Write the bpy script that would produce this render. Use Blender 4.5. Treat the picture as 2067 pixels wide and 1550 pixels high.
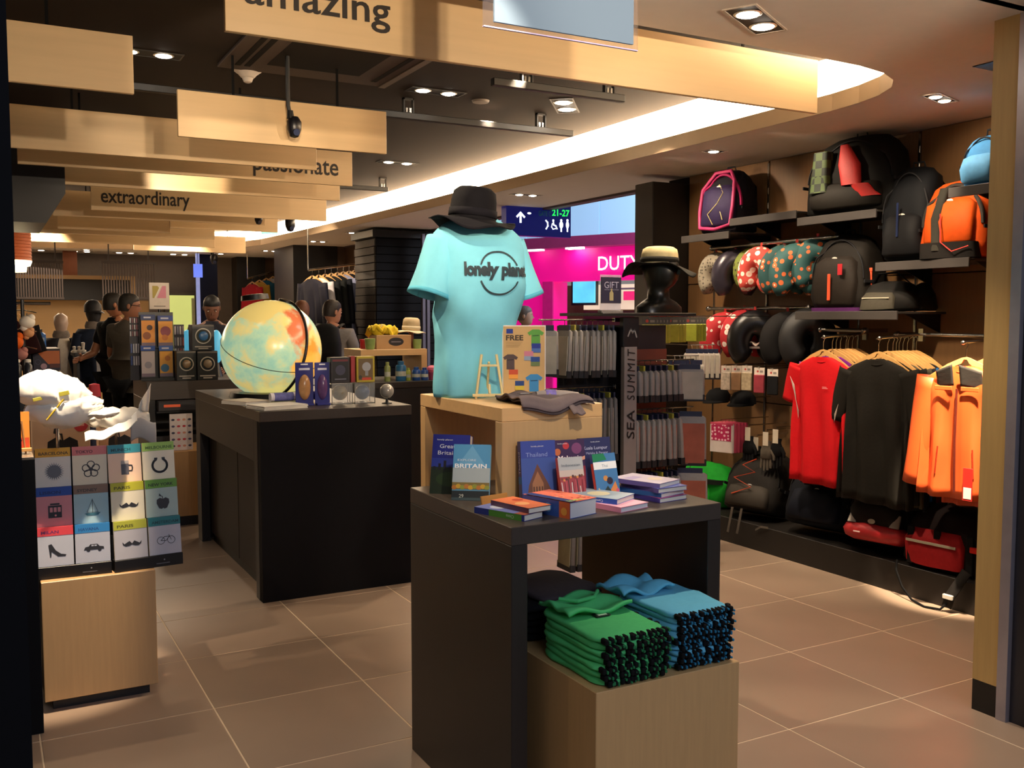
import bpy, bmesh, math, random
from mathutils import Vector, Matrix, Euler, noise as mnoise
random.seed(7)
R_ = math.radians
PI = math.pi
for o in list(bpy.data.objects):
    bpy.data.objects.remove(o, do_unlink=True)
SC = bpy.context.scene
COL = SC.collection

# ------------------------------------------------------------------ camera
FPX = 1943.0
PITCH = math.atan(135 / FPX)
YAW = math.atan(1068.5 * math.cos(PITCH) / FPX)
CAMP = Vector((0, 0, 1.5))
FW = Vector((math.sin(YAW) * math.cos(PITCH), math.cos(YAW) * math.cos(PITCH), -math.sin(PITCH)))
RT = Vector((math.cos(YAW), -math.sin(YAW), 0))
UP = RT.cross(FW)
cam_d = bpy.data.cameras.new('camera')
cam = bpy.data.objects.new('camera', cam_d)
COL.objects.link(cam)
cam.location = CAMP
cam.rotation_euler = Matrix((RT, UP, -FW)).transposed().to_euler()
cam_d.sensor_fit = 'HORIZONTAL'
cam_d.sensor_width = 36.0
cam_d.lens = 36.0 * FPX / 2067.0
cam_d.clip_start = 0.05
cam_d.clip_end = 200
SC.camera = cam

# ------------------------------------------------------------------ view, world
SC.view_settings.view_transform = 'Standard'
SC.view_settings.look = 'None'
SC.view_settings.gamma = 1.0
SC.view_settings.use_curve_mapping = False
SC.view_settings.exposure = 0.90
w = bpy.data.worlds.new('world'); SC.world = w; w.use_nodes = True
w.node_tree.nodes['Background'].inputs[0].default_value = (0.80, 0.74, 0.72, 1)
w.node_tree.nodes['Background'].inputs[1].default_value = 0.15

# ------------------------------------------------------------------ lamps of the shop
def lamp(kind, name, loc, energy, color=(1, .80, .58), target=None, size=.1, angle=80, blend=.6, size_y=None):
    d = bpy.data.lights.new(name, kind); d.energy = energy; d.color = color
    if kind == 'AREA':
        d.shape = 'RECTANGLE' if size_y else 'SQUARE'
        d.size = size
        if size_y: d.size_y = size_y
    else:
        d.shadow_soft_size = size
    if kind == 'SPOT':
        d.spot_size = R_(angle); d.spot_blend = blend
    o = bpy.data.objects.new(name, d); COL.objects.link(o); o.location = loc
    if target is not None:
        o.rotation_euler = (Vector(target) - Vector(loc)).to_track_quat('-Z', 'Y').to_euler()
    return o
WARM = (1, .79, .56)
def spot(loc, target, e, angle=60, blend=.5, color=WARM, size=.03):
    return lamp('SPOT', 'spot_lamp', loc, e, color, target, size, angle, blend)
# soft light of the concourse behind the camera and of the hall beyond
lamp('AREA', 'concourse_light', (1.5, -2.5, 3.6), 42, (.62, .74, 1.0), (1.6, 3.5, .8), 4.0, size_y=1.5)
lamp('AREA', 'concourse_light', (8.0, 8.0, 3.9), 150, (.85, .90, 1.0), (8.4, 12, 1.0), 2.5)
lamp('AREA', 'concourse_light', (1.2, 15.0, 2.50), 60, (1, .8, .6), (1.0, 14.5, 0), 2.5)  # unseen warm fill inside the back of the shop, not from the concourse
# downlights: (position, aim, watts, cone)
SPOTS = [
 # unseen lamps over the entrance, added to brighten the first boards
 ((.9, .3, 2.25), (1.2, 3.2, 2.72), 125, 54), ((2.2, .2, 2.25), (2.2, 3.2, 2.72), 125, 54), ((-.3, .5, 2.3), (.2, 4.3, 2.62), 110, 26),
 # spots without fixtures, aimed up at boards in the middle of the shop
 ((1.0, 3.3, 2.45), (1.3, 5.4, 2.58), 36, 42), ((1.2, 6.6, 2.45), (1.6, 9.0, 2.56), 22, 50),
 # walkway between table and bag wall
 ((3.05, 3.9, 2.80), (3.3, 3.6, 0), 75, 75), ((2.9, 5.6, 2.80), (3.0, 5.4, 0), 60, 75),
 ((3.2, 7.4, 2.80), (3.0, 7.2, 0), 60, 75), ((2.35, 2.45, 2.57), (2.75, 2.6, 0), 40, 80),
 # book table and mannequin
 ((1.35, 1.5, 2.57), (1.65, 2.72, 1.02), 46, 25), ((.75, 3.95, 2.80), (1.45, 2.9, 1.3), 90, 40),
 ((1.0, 1.9, 2.57), (1.55, 3.1, 1.60), 52, 26),
 # globe counter and left aisle
 ((2.6, 4.6, 2.80), (1.7, 5.3, 1.0), 30, 45), ((.55, 5.4, 2.80), (.75, 5.0, 0), 20, 70),
 ((.45, 2.75, 2.55), (.9, 2.9, 0), 6, 60), ((.3, 7.4, 2.8), (.6, 7.2, 0), 45, 80),
 # crumpled sheets on the left cabinet
 ((.30, 3.60, 2.80), (.22, 4.05, 1.1), 260, 22), ((-.75, 4.25, 2.80), (.75, 4.1, .2), 55, 52),
 # wall washers added over the bag wall to lift its dark veneer
 ((4.0, 5.3, 2.55), (4.8, 5.3, 1.9), 13, 95), ((4.0, 4.3, 2.55), (4.8, 4.3, 1.9), 12, 95), ((4.0, 3.2, 2.55), (4.8, 3.2, 1.9), 9, 95),
 # bag and clothes wall
 ((3.70, 2.60, 2.57), (4.25, 3.05, 1.02), 620, 21), ((3.7, 3.0, 2.57), (4.4, 3.9, .9), 60, 50), ((3.55, 3.3, 2.57), (4.6, 3.5, 1.75), 55, 50),
 ((3.5, 4.1, 2.80), (4.6, 4.1, 1.3), 75, 50), ((3.4, 5.2, 2.80), (4.6, 5.0, 1.5), 70, 55),
 # back of the shop
 ((2.6, 8.6, 2.80), (2.9, 7.3, 1), 45, 70), ((1.2, 9.6, 2.80), (1.3, 8.6, 1), 60, 80),
 ((2.9, 11.0, 2.80), (4.3, 12.6, 1.5), 80, 60), ((.6, 12.6, 2.80), (.6, 13.4, 1), 90, 85),
 ((3.5, 10.0, 2.55), (3.3, 9.6, 0), 50, 80), ((2.4, 13.5, 2.80), (2.4, 14.5, 1), 80, 85),
]
for l_, t_, e_, a_ in SPOTS:
    spot(l_, t_, e_, a_)

# ------------------------------------------------------------------ pixel ray (2067 x 1550 frame) onto a real plane
def P(px, py, X=None, Y=None, Z=None):
    d = FW + RT * ((px - 1033.5) / FPX) - UP * ((py - 775.0) / FPX)
    if X is not None: t = (X - CAMP.x) / d.x
    elif Y is not None: t = (Y - CAMP.y) / d.y
    else: t = (Z - CAMP.z) / d.z
    return CAMP + d * t

# ------------------------------------------------------------------ materials
def lin(h):
    h = h.lstrip('#')
    r = []
    for i in (0, 2, 4):
        c = int(h[i:i + 2], 16) / 255
        r.append(c / 12.92 if c <= .04045 else ((c + .055) / 1.055) ** 2.4)
    return (r[0], r[1], r[2], 1)
MC = {}
def mat(hexc, rough=.6, metal=0, var=.12, scale=18, bump=0, emit=0, stretch=None, alpha=1, trans=0, coat=0, objrand=0):
    key = (hexc, rough, metal, var, scale, bump, emit, stretch, alpha, trans, coat, objrand)
    if key in MC: return MC[key]
    m = bpy.data.materials.new('surface'); m.use_nodes = True
    nt = m.node_tree; b = nt.nodes['Principled BSDF']
    b.inputs['Roughness'].default_value = rough; b.inputs['Metallic'].default_value = metal
    b.inputs['Alpha'].default_value = alpha; b.inputs['Transmission Weight'].default_value = trans
    b.inputs['Coat Weight'].default_value = coat
    if rough >= .7: b.inputs['Specular IOR Level'].default_value = .18
    tc = nt.nodes.new('ShaderNodeTexCoord'); mp = nt.nodes.new('ShaderNodeMapping')
    n = nt.nodes.new('ShaderNodeTexNoise'); n.inputs['Scale'].default_value = scale; n.inputs['Detail'].default_value = 3
    nt.links.new(tc.outputs['Object'], mp.inputs[0]); nt.links.new(mp.outputs[0], n.inputs[0])
    if stretch: mp.inputs['Scale'].default_value = stretch
    cr = nt.nodes.new('ShaderNodeMixRGB')
    c = lin(hexc)
    cr.inputs[1].default_value = (c[0] * (1 - var), c[1] * (1 - var), c[2] * (1 - var), 1)
    cr.inputs[2].default_value = (min(1, c[0] * (1 + var)), min(1, c[1] * (1 + var)), min(1, c[2] * (1 + var)), 1)
    nt.links.new(n.outputs[0], cr.inputs[0])
    out = cr.outputs[0]
    if objrand:
        oi = nt.nodes.new('ShaderNodeObjectInfo'); hs = nt.nodes.new('ShaderNodeHueSaturation')
        mr = nt.nodes.new('ShaderNodeMapRange'); mr.inputs[3].default_value = 1 - objrand; mr.inputs[4].default_value = 1 + objrand
        nt.links.new(oi.outputs['Random'], mr.inputs[0]); nt.links.new(mr.outputs[0], hs.inputs['Value'])
        nt.links.new(out, hs.inputs['Color']); out = hs.outputs[0]
    nt.links.new(out, b.inputs['Base Color'])
    if emit:
        nt.links.new(out, b.inputs['Emission Color']); b.inputs['Emission Strength'].default_value = emit
    if bump:
        bp = nt.nodes.new('ShaderNodeBump'); bp.inputs['Strength'].default_value = bump; bp.inputs['Distance'].default_value = .004
        nt.links.new(n.outputs[0], bp.inputs['Height']); nt.links.new(bp.outputs[0], b.inputs['Normal'])
    MC[key] = m
    return m
def wood(hexc, rough=.45, axis='z', contrast=.16, scale=9):
    s = {'x': (.6, 9, 9), 'y': (9, .6, 9), 'z': (9, 9, .6)}[axis]
    return mat(hexc, rough=rough, var=contrast, scale=scale, stretch=s, bump=.02)
def cloth(hexc, rough=.85, var=.14, scale=60, bump=.25): return mat(hexc, rough=rough, var=var, scale=scale, bump=bump)
def dots(base, spot, ring=None, scale=22, thr=.30, rough=.75):
    key = ('dots', base, spot, ring, scale, thr)
    if key in MC: return MC[key]
    m = bpy.data.materials.new('patterned_cloth'); m.use_nodes = True
    nt = m.node_tree; b = nt.nodes['Principled BSDF']; b.inputs['Roughness'].default_value = rough
    tc = nt.nodes.new('ShaderNodeTexCoord'); v = nt.nodes.new('ShaderNodeTexVoronoi'); v.inputs['Scale'].default_value = scale
    v.inputs['Randomness'].default_value = .55
    nt.links.new(tc.outputs['Object'], v.inputs[0])
    r = nt.nodes.new('ShaderNodeValToRGB'); r.color_ramp.interpolation = 'CONSTANT'
    e = r.color_ramp.elements
    e[0].position = 0; e[0].color = lin(ring or spot)
    e[1].position = thr; e[1].color = lin(base)
    if ring:
        q = e.new(thr * .4); q.color = lin(spot)
    nt.links.new(v.outputs['Distance'], r.inputs[0]); nt.links.new(r.outputs[0], b.inputs['Base Color'])
    MC[key] = m
    return m
MAPLE = wood('#c7a06c', .42, 'z', .10); MAPLE_X = wood('#d0a873', .42, 'x', .12, 5)
DARK = wood('#2b2220', .42, 'z', .25); DARKTOP = wood('#4a3d34', .38, 'y', .2)
BLACKM = mat('#0d0d0f', .45); BLACKC = cloth('#101012'); CHROME = mat('#b9b6b0', .22, 1)
PAPER = mat('#e9e4da', .7, var=.04); GLASSY = mat('#dfe6ea', .05, trans=.9, alpha=.35)
HANGW = wood('#d8a766', .4, 'y', .12)

# ------------------------------------------------------------------ mesh builder
class MB:
    def __init__(s): s.v = []; s.f = []; s.m = []
    def add(s, vs, fs, m=0, M=None):
        o = len(s.v)
        s.v += [tuple(M @ Vector(v)) for v in vs] if M else [tuple(v) for v in vs]
        s.f += [tuple(i + o for i in f) for f in fs]; s.m += [m] * len(fs)
        return s
    def box(s, x0, x1, y0, y1, z0, z1, m=0, M=None):
        vs = [(x, y, z) for z in (z0, z1) for y in (y0, y1) for x in (x0, x1)]
        return s.add(vs, [(0, 2, 3, 1), (4, 5, 7, 6), (0, 1, 5, 4), (2, 6, 7, 3), (0, 4, 6, 2), (1, 3, 7, 5)], m, M)
    def bbox(s, x0, x1, y0, y1, z0, z1, b=.004, m=0, M=None):
        bm = bmesh.new(); bmesh.ops.create_cube(bm, size=1)
        for v in bm.verts: v.co = Vector((x0 + (v.co.x + .5) * (x1 - x0), y0 + (v.co.y + .5) * (y1 - y0), z0 + (v.co.z + .5) * (z1 - z0)))
        bmesh.ops.bevel(bm, geom=bm.edges[:] , offset=b, segments=1, affect='EDGES')
        bm.verts.index_update()
        s.add([v.co[:] for v in bm.verts], [tuple(v.index for v in f.verts) for f in bm.faces], m, M); bm.free(); return s
    def prism(s, poly, z0, z1, m=0, M=None):
        n = len(poly); a = sum(poly[i][0] * poly[(i + 1) % n][1] - poly[(i + 1) % n][0] * poly[i][1] for i in range(n))
        if a < 0: poly = poly[::-1]
        vs = [(p[0], p[1], z0) for p in poly] + [(p[0], p[1], z1) for p in poly]
        fs = [tuple(range(n))[::-1], tuple(range(n, 2 * n))] + [(i, (i + 1) % n, n + (i + 1) % n, n + i) for i in range(n)]
        return s.add(vs, fs, m, M)
    def tube(s, pts, r, n=8, m=0, M=None, flat=1.0, cap=True):
        pts = [Vector(p) for p in pts]; rs = r if isinstance(r, (list, tuple)) else [r] * len(pts)
        vs = []; fs = []; up = None
        for i, p in enumerate(pts):
            t = (pts[min(i + 1, len(pts) - 1)] - pts[max(i - 1, 0)]).normalized()
            if up is None: up = Vector((0, 0, 1)) if abs(t.z) < .9 else Vector((0, 1, 0))
            a = t.cross(up).normalized(); b = a.cross(t).normalized(); up = b
            for k in range(n):
                q = 2 * PI * k / n
                vs.append(p + a * (math.cos(q) * rs[i]) + b * (math.sin(q) * rs[i] * flat))
        for i in range(len(pts) - 1):
            for k in range(n):
                fs.append((i * n + k, i * n + (k + 1) % n, (i + 1) * n + (k + 1) % n, (i + 1) * n + k))
        if cap: fs += [tuple(range(n))[::-1], tuple(range((len(pts) - 1) * n, len(pts) * n))]
        return s.add(vs, fs, m, M)
    def cyl(s, p0, p1, r, n=16, m=0, M=None): return s.tube([p0, p1], r, n, m, M)
    def loft(s, secs, n=24, m=0, M=None, fn=None, capb=True, capt=True):
        """secs: (x, y, z, rx, ry[, exponent]) rings stacked in z"""
        vs = []; fs = []
        for j, q in enumerate(secs):
            x, y, z, rx, ry = q[:5]; e = q[5] if len(q) > 5 else 2
            for k in range(n):
                a = 2 * PI * k / n; c, d = math.cos(a), math.sin(a)
                px = abs(c) ** (2 / e) * (1 if c >= 0 else -1) * rx; py = abs(d) ** (2 / e) * (1 if d >= 0 else -1) * ry
                p = Vector((x + px, y + py, z))
                if fn: p = fn(p, a, j / (len(secs) - 1))
                vs.append(p)
        for i in range(len(secs) - 1):
            for k in range(n):
                fs.append((i * n + k, i * n + (k + 1) % n, (i + 1) * n + (k + 1) % n, (i + 1) * n + k))
        if capb: fs.append(tuple(range(n))[::-1])
        if capt: fs.append(tuple(range((len(secs) - 1) * n, len(secs) * n)))
        return s.add(vs, fs, m, M)
    def ball(s, c, rx, ry=None, rz=None, nu=20, nv=12, m=0, M=None):
        ry = ry or rx; rz = rz or rx
        return s.loft([(c[0], c[1], c[2] - rz * math.cos(PI * j / nv), max(1e-4, rx * math.sin(PI * j / nv)), max(1e-4, ry * math.sin(PI * j / nv))) for j in range(nv + 1)], nu, m, M)
    def grid(s, fn, nu, nv, m=0, M=None):
        vs = [fn(i / nu, j / nv) for j in range(nv + 1) for i in range(nu + 1)]
        fs = [(j * (nu + 1) + i, j * (nu + 1) + i + 1, (j + 1) * (nu + 1) + i + 1, (j + 1) * (nu + 1) + i) for j in range(nv) for i in range(nu)]
        return s.add(vs, fs, m, M)
    def build(s, name, mats, parent=None, loc=(0, 0, 0), rot=(0, 0, 0), smooth=False, solid=0, M=None, scale=None):
        me = bpy.data.meshes.new(name); me.from_pydata([tuple(v) for v in s.v], [], s.f); me.update()
        if not isinstance(mats, (list, tuple)): mats = [mats]
        for k in mats: me.materials.append(k)
        if len(mats) > 1: me.polygons.foreach_set('material_index', s.m)
        if smooth:
            me.polygons.foreach_set('use_smooth', [True] * len(me.polygons))
            try: me.set_sharp_from_angle(angle=R_(smooth if smooth > 1 else 40))
            except Exception: pass
        o = bpy.data.objects.new(name, me); COL.objects.link(o)
        if parent: o.parent = parent
        if M is not None: o.matrix_basis = M
        else: o.location = loc; o.rotation_euler = rot
        if scale: o.scale = scale
        if solid:
            md = o.modifiers.new('thickness', 'SOLIDIFY'); md.thickness = solid; md.offset = 0
        return o
def tag(o, label=None, cat=None, group=None, kind=None):
    if label: o['label'] = label
    if cat: o['category'] = cat
    if group: o['group'] = group
    if kind: o['kind'] = kind
    return o
def thing(name, label, cat, loc=(0, 0, 0), rz=0, group=None, M=None):
    o = bpy.data.objects.new(name, None); COL.objects.link(o); o.empty_display_size = .05
    if M is not None: o.matrix_world = M
    else: o.location = loc; o.rotation_euler = (0, 0, rz)
    return tag(o, label, cat, group)
def struct(o, kind='structure'): o['kind'] = kind; return o
def copy_tree(root, loc=None, rz=None, label=None, group=None, parent=None):
    c = root.copy(); COL.objects.link(c); c.parent = parent
    if loc is not None: c.location = loc
    if rz is not None: c.rotation_euler = (0, 0, rz)
    if label: c['label'] = label
    if group: c['group'] = group
    for ch in root.children:
        copy_tree(ch, parent=c)
    return c
def frame(o, right, up):
    r = Vector(right).normalized(); u = Vector(up).normalized(); n = r.cross(u)
    return Matrix(((r.x, u.x, n.x, o[0]), (r.y, u.y, n.y, o[1]), (r.z, u.z, n.z, o[2]), (0, 0, 0, 1)))
def FY(x, y, z): return frame((x, y, z), (1, 0, 0), (0, 0, 1))       # printed side looks to -Y
def FXm(x, y, z): return frame((x, y, z), (0, -1, 0), (0, 0, 1))     # printed side looks to -X
TC = {}
def text_geo(s, bold=0.0, ext=.0, space=1.0):
    k = (s, bold, space)
    if k in TC: return TC[k]
    c = bpy.data.curves.new('t', 'FONT'); c.body = s; c.size = 1; c.align_x = 'LEFT'; c.offset = bold; c.space_character = space
    c.resolution_u = 3
    o = bpy.data.objects.new('t', c); COL.objects.link(o)
    dg = bpy.context.evaluated_depsgraph_get(); me = o.evaluated_get(dg).to_mesh()
    vs = [v.co.copy() for v in me.vertices]; fs = [tuple(p.vertices) for p in me.polygons]
    o.evaluated_get(dg).to_mesh_clear(); bpy.data.objects.remove(o, do_unlink=True); bpy.data.curves.remove(c)
    TC[k] = (vs, fs); return TC[k]
def text_into(mb, s, x, y, h, w=None, m=0, bold=.0, z=0.0, M=None, shear=0, align='l', space=1.0, rot=0, th=0):
    """add lettering: cap height h, optional forced width w, baseline-left at x,y in the local XY plane"""
    vs, fs = text_geo(s, bold, space=space)
    if not vs: return 0
    x0 = min(v.x for v in vs); x1 = max(v.x for v in vs); ky = h / .70; kx = (w / (x1 - x0)) if w else ky
    W = (x1 - x0) * kx
    ox = {'l': 0, 'c': -W / 2, 'r': -W}[align]
    ca, sa = math.cos(rot), math.sin(rot); out = []
    for v in vs:
        a = (v.x - x0) * kx + ox + shear * v.y * ky; b = v.y * ky
        out.append((x + a * ca - b * sa, y + a * sa + b * ca, z))
    mb.add(out, fs, m, M); return W
# flat printed shapes in a local XY plane
def disc(cx, cy, r, n=24, ry=None): return [(cx + r * math.cos(2 * PI * k / n), cy + (ry or r) * math.sin(2 * PI * k / n)) for k in range(n)]
def rect(x0, x1, y0, y1): return [(x0, y0), (x1, y0), (x1, y1), (x0, y1)]
def stroke(mb, pts, wd, m=0, z=0, closed=False, M=None):
    n = len(pts)
    for i in range(n if closed else n - 1):
        a = Vector(pts[i]).to_2d(); b = Vector(pts[(i + 1) % n]).to_2d(); d = (b - a)
        if d.length < 1e-6: continue
        t = d.normalized() * wd * .35; q = Vector((-d.y, d.x)).normalized() * wd / 2
        mb.add([(*(a - t + q), z), (*(a - t - q), z), (*(b + t - q), z), (*(b + t + q), z)], [(0, 1, 2, 3)], m, M)
def flatp(mb, poly, m=0, z=0, M=None): mb.add([(p[0], p[1], z) for p in poly], [tuple(range(len(poly)))], m, M)

# ================================================================== STRUCTURE
SOF = 2.58      # soffit height
RAI = 2.85      # raised dark ceiling
# floor: grout bed + stone tiles
fl = struct(MB().box(-4, 12, -4, 24, -.06, -.0012).build('floor', mat('#dcc6a8', .8)))
tile_m = mat('#9d8774', .38, var=.09, scale=3.5, objrand=.05)
TS = .6; g = .0028
tb = MB().bbox(g, TS - g, g, TS - g, -.02, 0, .0012)
t0 = tb.build('tile', tile_m, fl, (0, 0, 0))
cnt = 0
for j in range(-1, 22):
    for i in range(-3, 9):
        X = .13 + TS * i; Y = 3.11 - 2.4 + TS * j
        if Y > 12.5 and X > 4: continue
        if X > 4.4 and not (5.6 < Y < 11.5): continue
        if X + .6 < -.2 - .35 * 0 and Y < 8: continue
        q = t0 if cnt == 0 else t0.copy()
        if cnt: COL.objects.link(q); q.parent = fl
        q.location = (X, Y, 0); cnt += 1
grey_m = mat('#8e8a84', .5, var=.08, scale=6)
struct(MB().box(-4, 12, -4, .70, -.05, -.001).build('trim_1', grey_m))

# soffit with the rounded opening
OUT = [(-3.5, 2.98), (3.09, 2.98), (3.35, 2.99), (3.54, 3.025), (3.68, 3.09), (3.79, 3.19), (3.87, 3.33), (3.92, 3.5), (3.945, 3.7),
       (3.95, 4.4), (3.95, 7.0), (3.93, 9.0), (3.88, 11.0), (3.80, 13.0), (3.70, 14.6), (3.45, 15.6), (2.95, 16.2), (2.2, 16.5), (1.2, 16.7), (-3.5, 16.7)]
def ring_between(z, A, B, up, mb):
    n = len(A)
    for i in range(n - 1):
        f = [(*A[i], z), (*A[i + 1], z), (*B[i + 1], z), (*B[i], z)]
        mb.add(f, [(0, 1, 2, 3)])
sb = MB()
EDGE = []
for i, (x, y) in enumerate(OUT):     # matching points on the outer rectangle
    if i == 0: EDGE.append((-3.5, 2.0))
    elif y < 3.0 and x < 3.4: EDGE.append((x, 2.0))
    elif i in (3,): EDGE.append((4.95, 2.0))
    elif i < 4: EDGE.append((x, 2.0))
    elif y < 15: EDGE.append((4.95, y))
    elif i == len(OUT) - 5: EDGE.append((4.95, 18.4))
    elif i == len(OUT) - 4: EDGE.append((2.95, 18.4))
    else: EDGE.append((x, 18.4))
soff_m = mat('#e4dbd0', .85, var=.04)
for z in (SOF, SOF + .02):
    ring_between(z, OUT, EDGE, 1, sb)
ceil = struct(sb.build('ceiling', soff_m))
# fascia around the opening
fb = MB()
for i in range(len(OUT) - 1):
    a, b = Vector(OUT[i]), Vector(OUT[i + 1]); d = (b - a).normalized(); nn = Vector((d.y, -d.x))
    a2, b2 = a + nn * .02, b + nn * .02
    vs = [(*a, SOF + .001), (*b, SOF + .001), (*b2, SOF + .001), (*a2, SOF + .001), (*a, SOF + .09), (*b, SOF + .09), (*b2, SOF + .09), (*a2, SOF + .09)]
    fb.add(vs, [(0, 1, 5, 4), (1, 2, 6, 5), (2, 3, 7, 6), (3, 0, 4, 7), (4, 5, 6, 7)])
struct(fb.build('trim_2', mat('#cdb290', .7, var=.04)))
# raised dark ceiling, its edge set back from the soffit so that the cove shows between
def off(pts, k):
    o = []
    for i, p in enumerate(pts):
        a = Vector(pts[max(i - 1, 0)]); b = Vector(pts[min(i + 1, len(pts) - 1)]); d = (b - a).normalized()
        o.append((p[0] + d.y * k, p[1] - d.x * k))
    return o
RC = off(OUT, -.02)
rb = MB(); rb.prism(RC, RAI, RAI + .03)
struct(rb.build('ceiling', mat('#332b26', .8, var=.06)))
struct(MB().box(-3.6, 5.1, 1.9, 18.6, 3.10, 3.14).build('ceiling', mat('#c9bfae', .8)))
# luminous cove: lit inner wall behind the fascia
CV = off(OUT, .20)
cb = MB()
for i in range(1, len(OUT) - 1):
    a, b = CV[i], CV[i + 1]
    cb.add([(*a, SOF + .03), (*b, SOF + .03), (*b, 3.05), (*a, 3.05)], [(0, 1, 2, 3)])
cove = cb.build('cove_light', mat('#ffe3bd', .6, var=.01, emit=13.0))
tag(cove, 'glowing white cove strip curving round the edge of the raised ceiling', 'light')
# outer side walls above the opening, front header, concourse lintel
struct(MB().box(-4, 6, 1.92, 2.0, SOF, 3.14).build('wall_front', mat('#6e655e', .7)))
struct(MB().box(4.9, 5.0, 5.9, 18.4, SOF - .02, 3.14).build('trim_3', mat('#4a3b3c', .6)))
struct(MB().box(-3.6, -3.5, 1.9, 18.5, 0, 3.14).build('wall_left', mat('#4a3a2c', .7)))

# wall behind the bags, veneer panels between slotted standards
wr = struct(MB().box(4.83, 4.95, 2.0, 6.2, 0, SOF).build('wall_right', mat('#1c1410', .8)))
veneer = wood('#7a5836', .5, 'z', .14, 6)
ys = [2.31, 2.60, 3.827, 5.053, 5.92]
for i in range(4):
    for z0, z1 in ((.0, .9), (.9, 1.75), (1.75, SOF)):
        MB().bbox(4.80, 4.83, ys[i] + .008, ys[i + 1] - .008, z0 + .003, z1 - .003, .002).build('panel', veneer, wr)
for y in (2.60, 3.827, 5.053, 5.60, 4.24):
    z1 = 2.56 if y in (3.827, 5.053) else 2.1
    b_ = MB().box(4.792, 4.802, y - .007, y + .007, .2, z1)
    for k in range(int((z1 - .25) / .1)): b_.box(4.789, 4.794, y - .003, y + .003, .25 + k * .1, .29 + k * .1, 0)
    b_.build('slotted_standard', CHROME, wr)
# front jamb on the right with the sliding door tracks, black base
jw = struct(MB().box(3.30, 4.95, 2.02, 2.30, 0, SOF).build('wall_front', wood('#a9874f', .5, 'z', .1)))
jm = wood('#b8985f', .5, 'z', .12)
ja = struct(MB().box(3.28, 3.302, 2.205, 2.31, .12, SOF + .02).build('door_1', jm))
MB().box(3.28, 3.302, 1.60, 2.03, .12, SOF + .3).build('jamb_panel', jm, ja)
MB().box(3.281, 3.302, 2.205, 2.31, 0, .12).build('base', BLACKM, ja)
MB().box(3.281, 3.302, 1.60, 2.03, 0, .12).build('base', BLACKM, ja)
alu = mat('#a8a4ad', .35, .6)
MB().box(3.272, 3.302, 2.165, 2.205, 0, SOF + .25).build('track', alu, ja)
MB().box(3.272, 3.302, 2.03, 2.075, 0, SOF + .25).build('track', alu, ja)
MB().box(3.295, 3.302, 2.075, 2.165, 0, SOF + .25).build('groove', mat('#22232b', .4), ja)
MB().box(2.0, 3.30, 2.155, 2.19, SOF + .0, SOF + .045).build('top_track', mat('#77706c', .35, .5), ja)
MB().box(2.0, 3.30, 2.07, 2.10, SOF + .0, SOF + .045).build('top_track', mat('#77706c', .35, .5), ja)
struct(MB().box(3.30, 4.5, 1.55, 2.02, 0, 3.1).build('wall_front', mat('#4c3526', .6)))
# dark jamb at the left edge
jl = struct(MB().box(-.9, .056, 2.02, 2.31, 0, 3.1).build('door_2', mat('#04050a', .8, var=.3)))
MB().box(-.9, -.02, 2.31, 2.36, 0, 3.1).build('track', BLACKM, jl)

# platform under the bags
pf = MB().bbox(4.32, 4.795, 2.31, 5.92, .0, .165, .003).build('display_platform', mat('#16120f', .5), None)
tag(pf, 'low black platform along the foot of the bag wall', 'platform')

# fin walls that divide the bays
def fin(x0, x1, y0, y1, z1, nm):
    f = MB().bbox(x0, x1, y0, y1, 0, z1, .004).build(nm, mat('#17130f', .5, var=.2))
    MB().box(x0 - .004, x0 - .0005, y0 + .004, y1, 0, z1 - .004).build('side_panel', mat('#3a332c', .45, .1), f)
    return struct(f)
fin(4.46, 4.95, 5.92, 6.14, 2.52, 'wall_bay')
Y2 = P(592, 494, Z=SOF).y; X2 = P(592, 494, Z=SOF).x
fin(X2, P(682, 600, Y=Y2).x, Y2, P(555, 600, X=X2).y, SOF, 'wall_bay')
q3 = P(478, 518, Z=SOF)
fin(q3.x, P(536, 600, Y=q3.y).x, q3.y, P(438, 600, X=q3.x).y, SOF, 'wall_bay')
# stone clad pier with proud black ledgestones
qs = P(758, 463, Z=2.55)
xs1 = P(905, 600, Y=qs.y).x
sp = struct(MB().box(qs.x + .03, xs1, qs.y + .03, qs.y + .75, 0, 2.55).build('wall_pier', mat('#0a0a0c', .7)))
stone_m = mat('#0d0d10', .75, var=.3, scale=30, bump=.4)
random.seed(4)
sh = 2.55 / 26
for r in range(26):
    d = random.uniform(0, .010)
    MB().bbox(qs.x + .0 + d, xs1 + .01, qs.y + .0 + d, qs.y + .035, r * sh + .003, (r + 1) * sh - .003, .004).build('stone', stone_m, sp)
    d = random.uniform(0, .02)
    MB().bbox(qs.x + d - .01, qs.x + .035, qs.y + .04, qs.y + .74, r * sh + .003, (r + 1) * sh - .003, .004).build('stone', mat('#3a342f', .65, var=.35, scale=30, bump=.5), sp)
MB().bbox(qs.x - .05, xs1, qs.y - .04, qs.y + .75, 2.46, 2.55, .005).build('cap', BLACKM, sp)
# wood bay walls between the fins
for (pa, pb, yy) in ((676, 760, Y2 + .02), (530, 560, q3.y + .1)):
    a = P(pa, 600, Y=yy).x; b = P(pb + 30, 600, Y=yy).x
    struct(MB().box(a, b, yy, yy + .06, 0, SOF).build('wall_bay', wood('#5a4432', .5, 'z')))
struct(MB().box(4.93, 5.0, qs.y + .7, 24, 0, SOF).build('wall_right', wood('#4f3a2a', .5, 'z')))
# door tracks at the side opening
for px in (854, 863):
    a = P(px, 700, Y=qs.y - .25)
    struct(MB().box(a.x, a.x + .035, qs.y - .25, qs.y - .2, 0, 2.5).build('trim_4', mat('#8f8998', .35, .6)))

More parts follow.
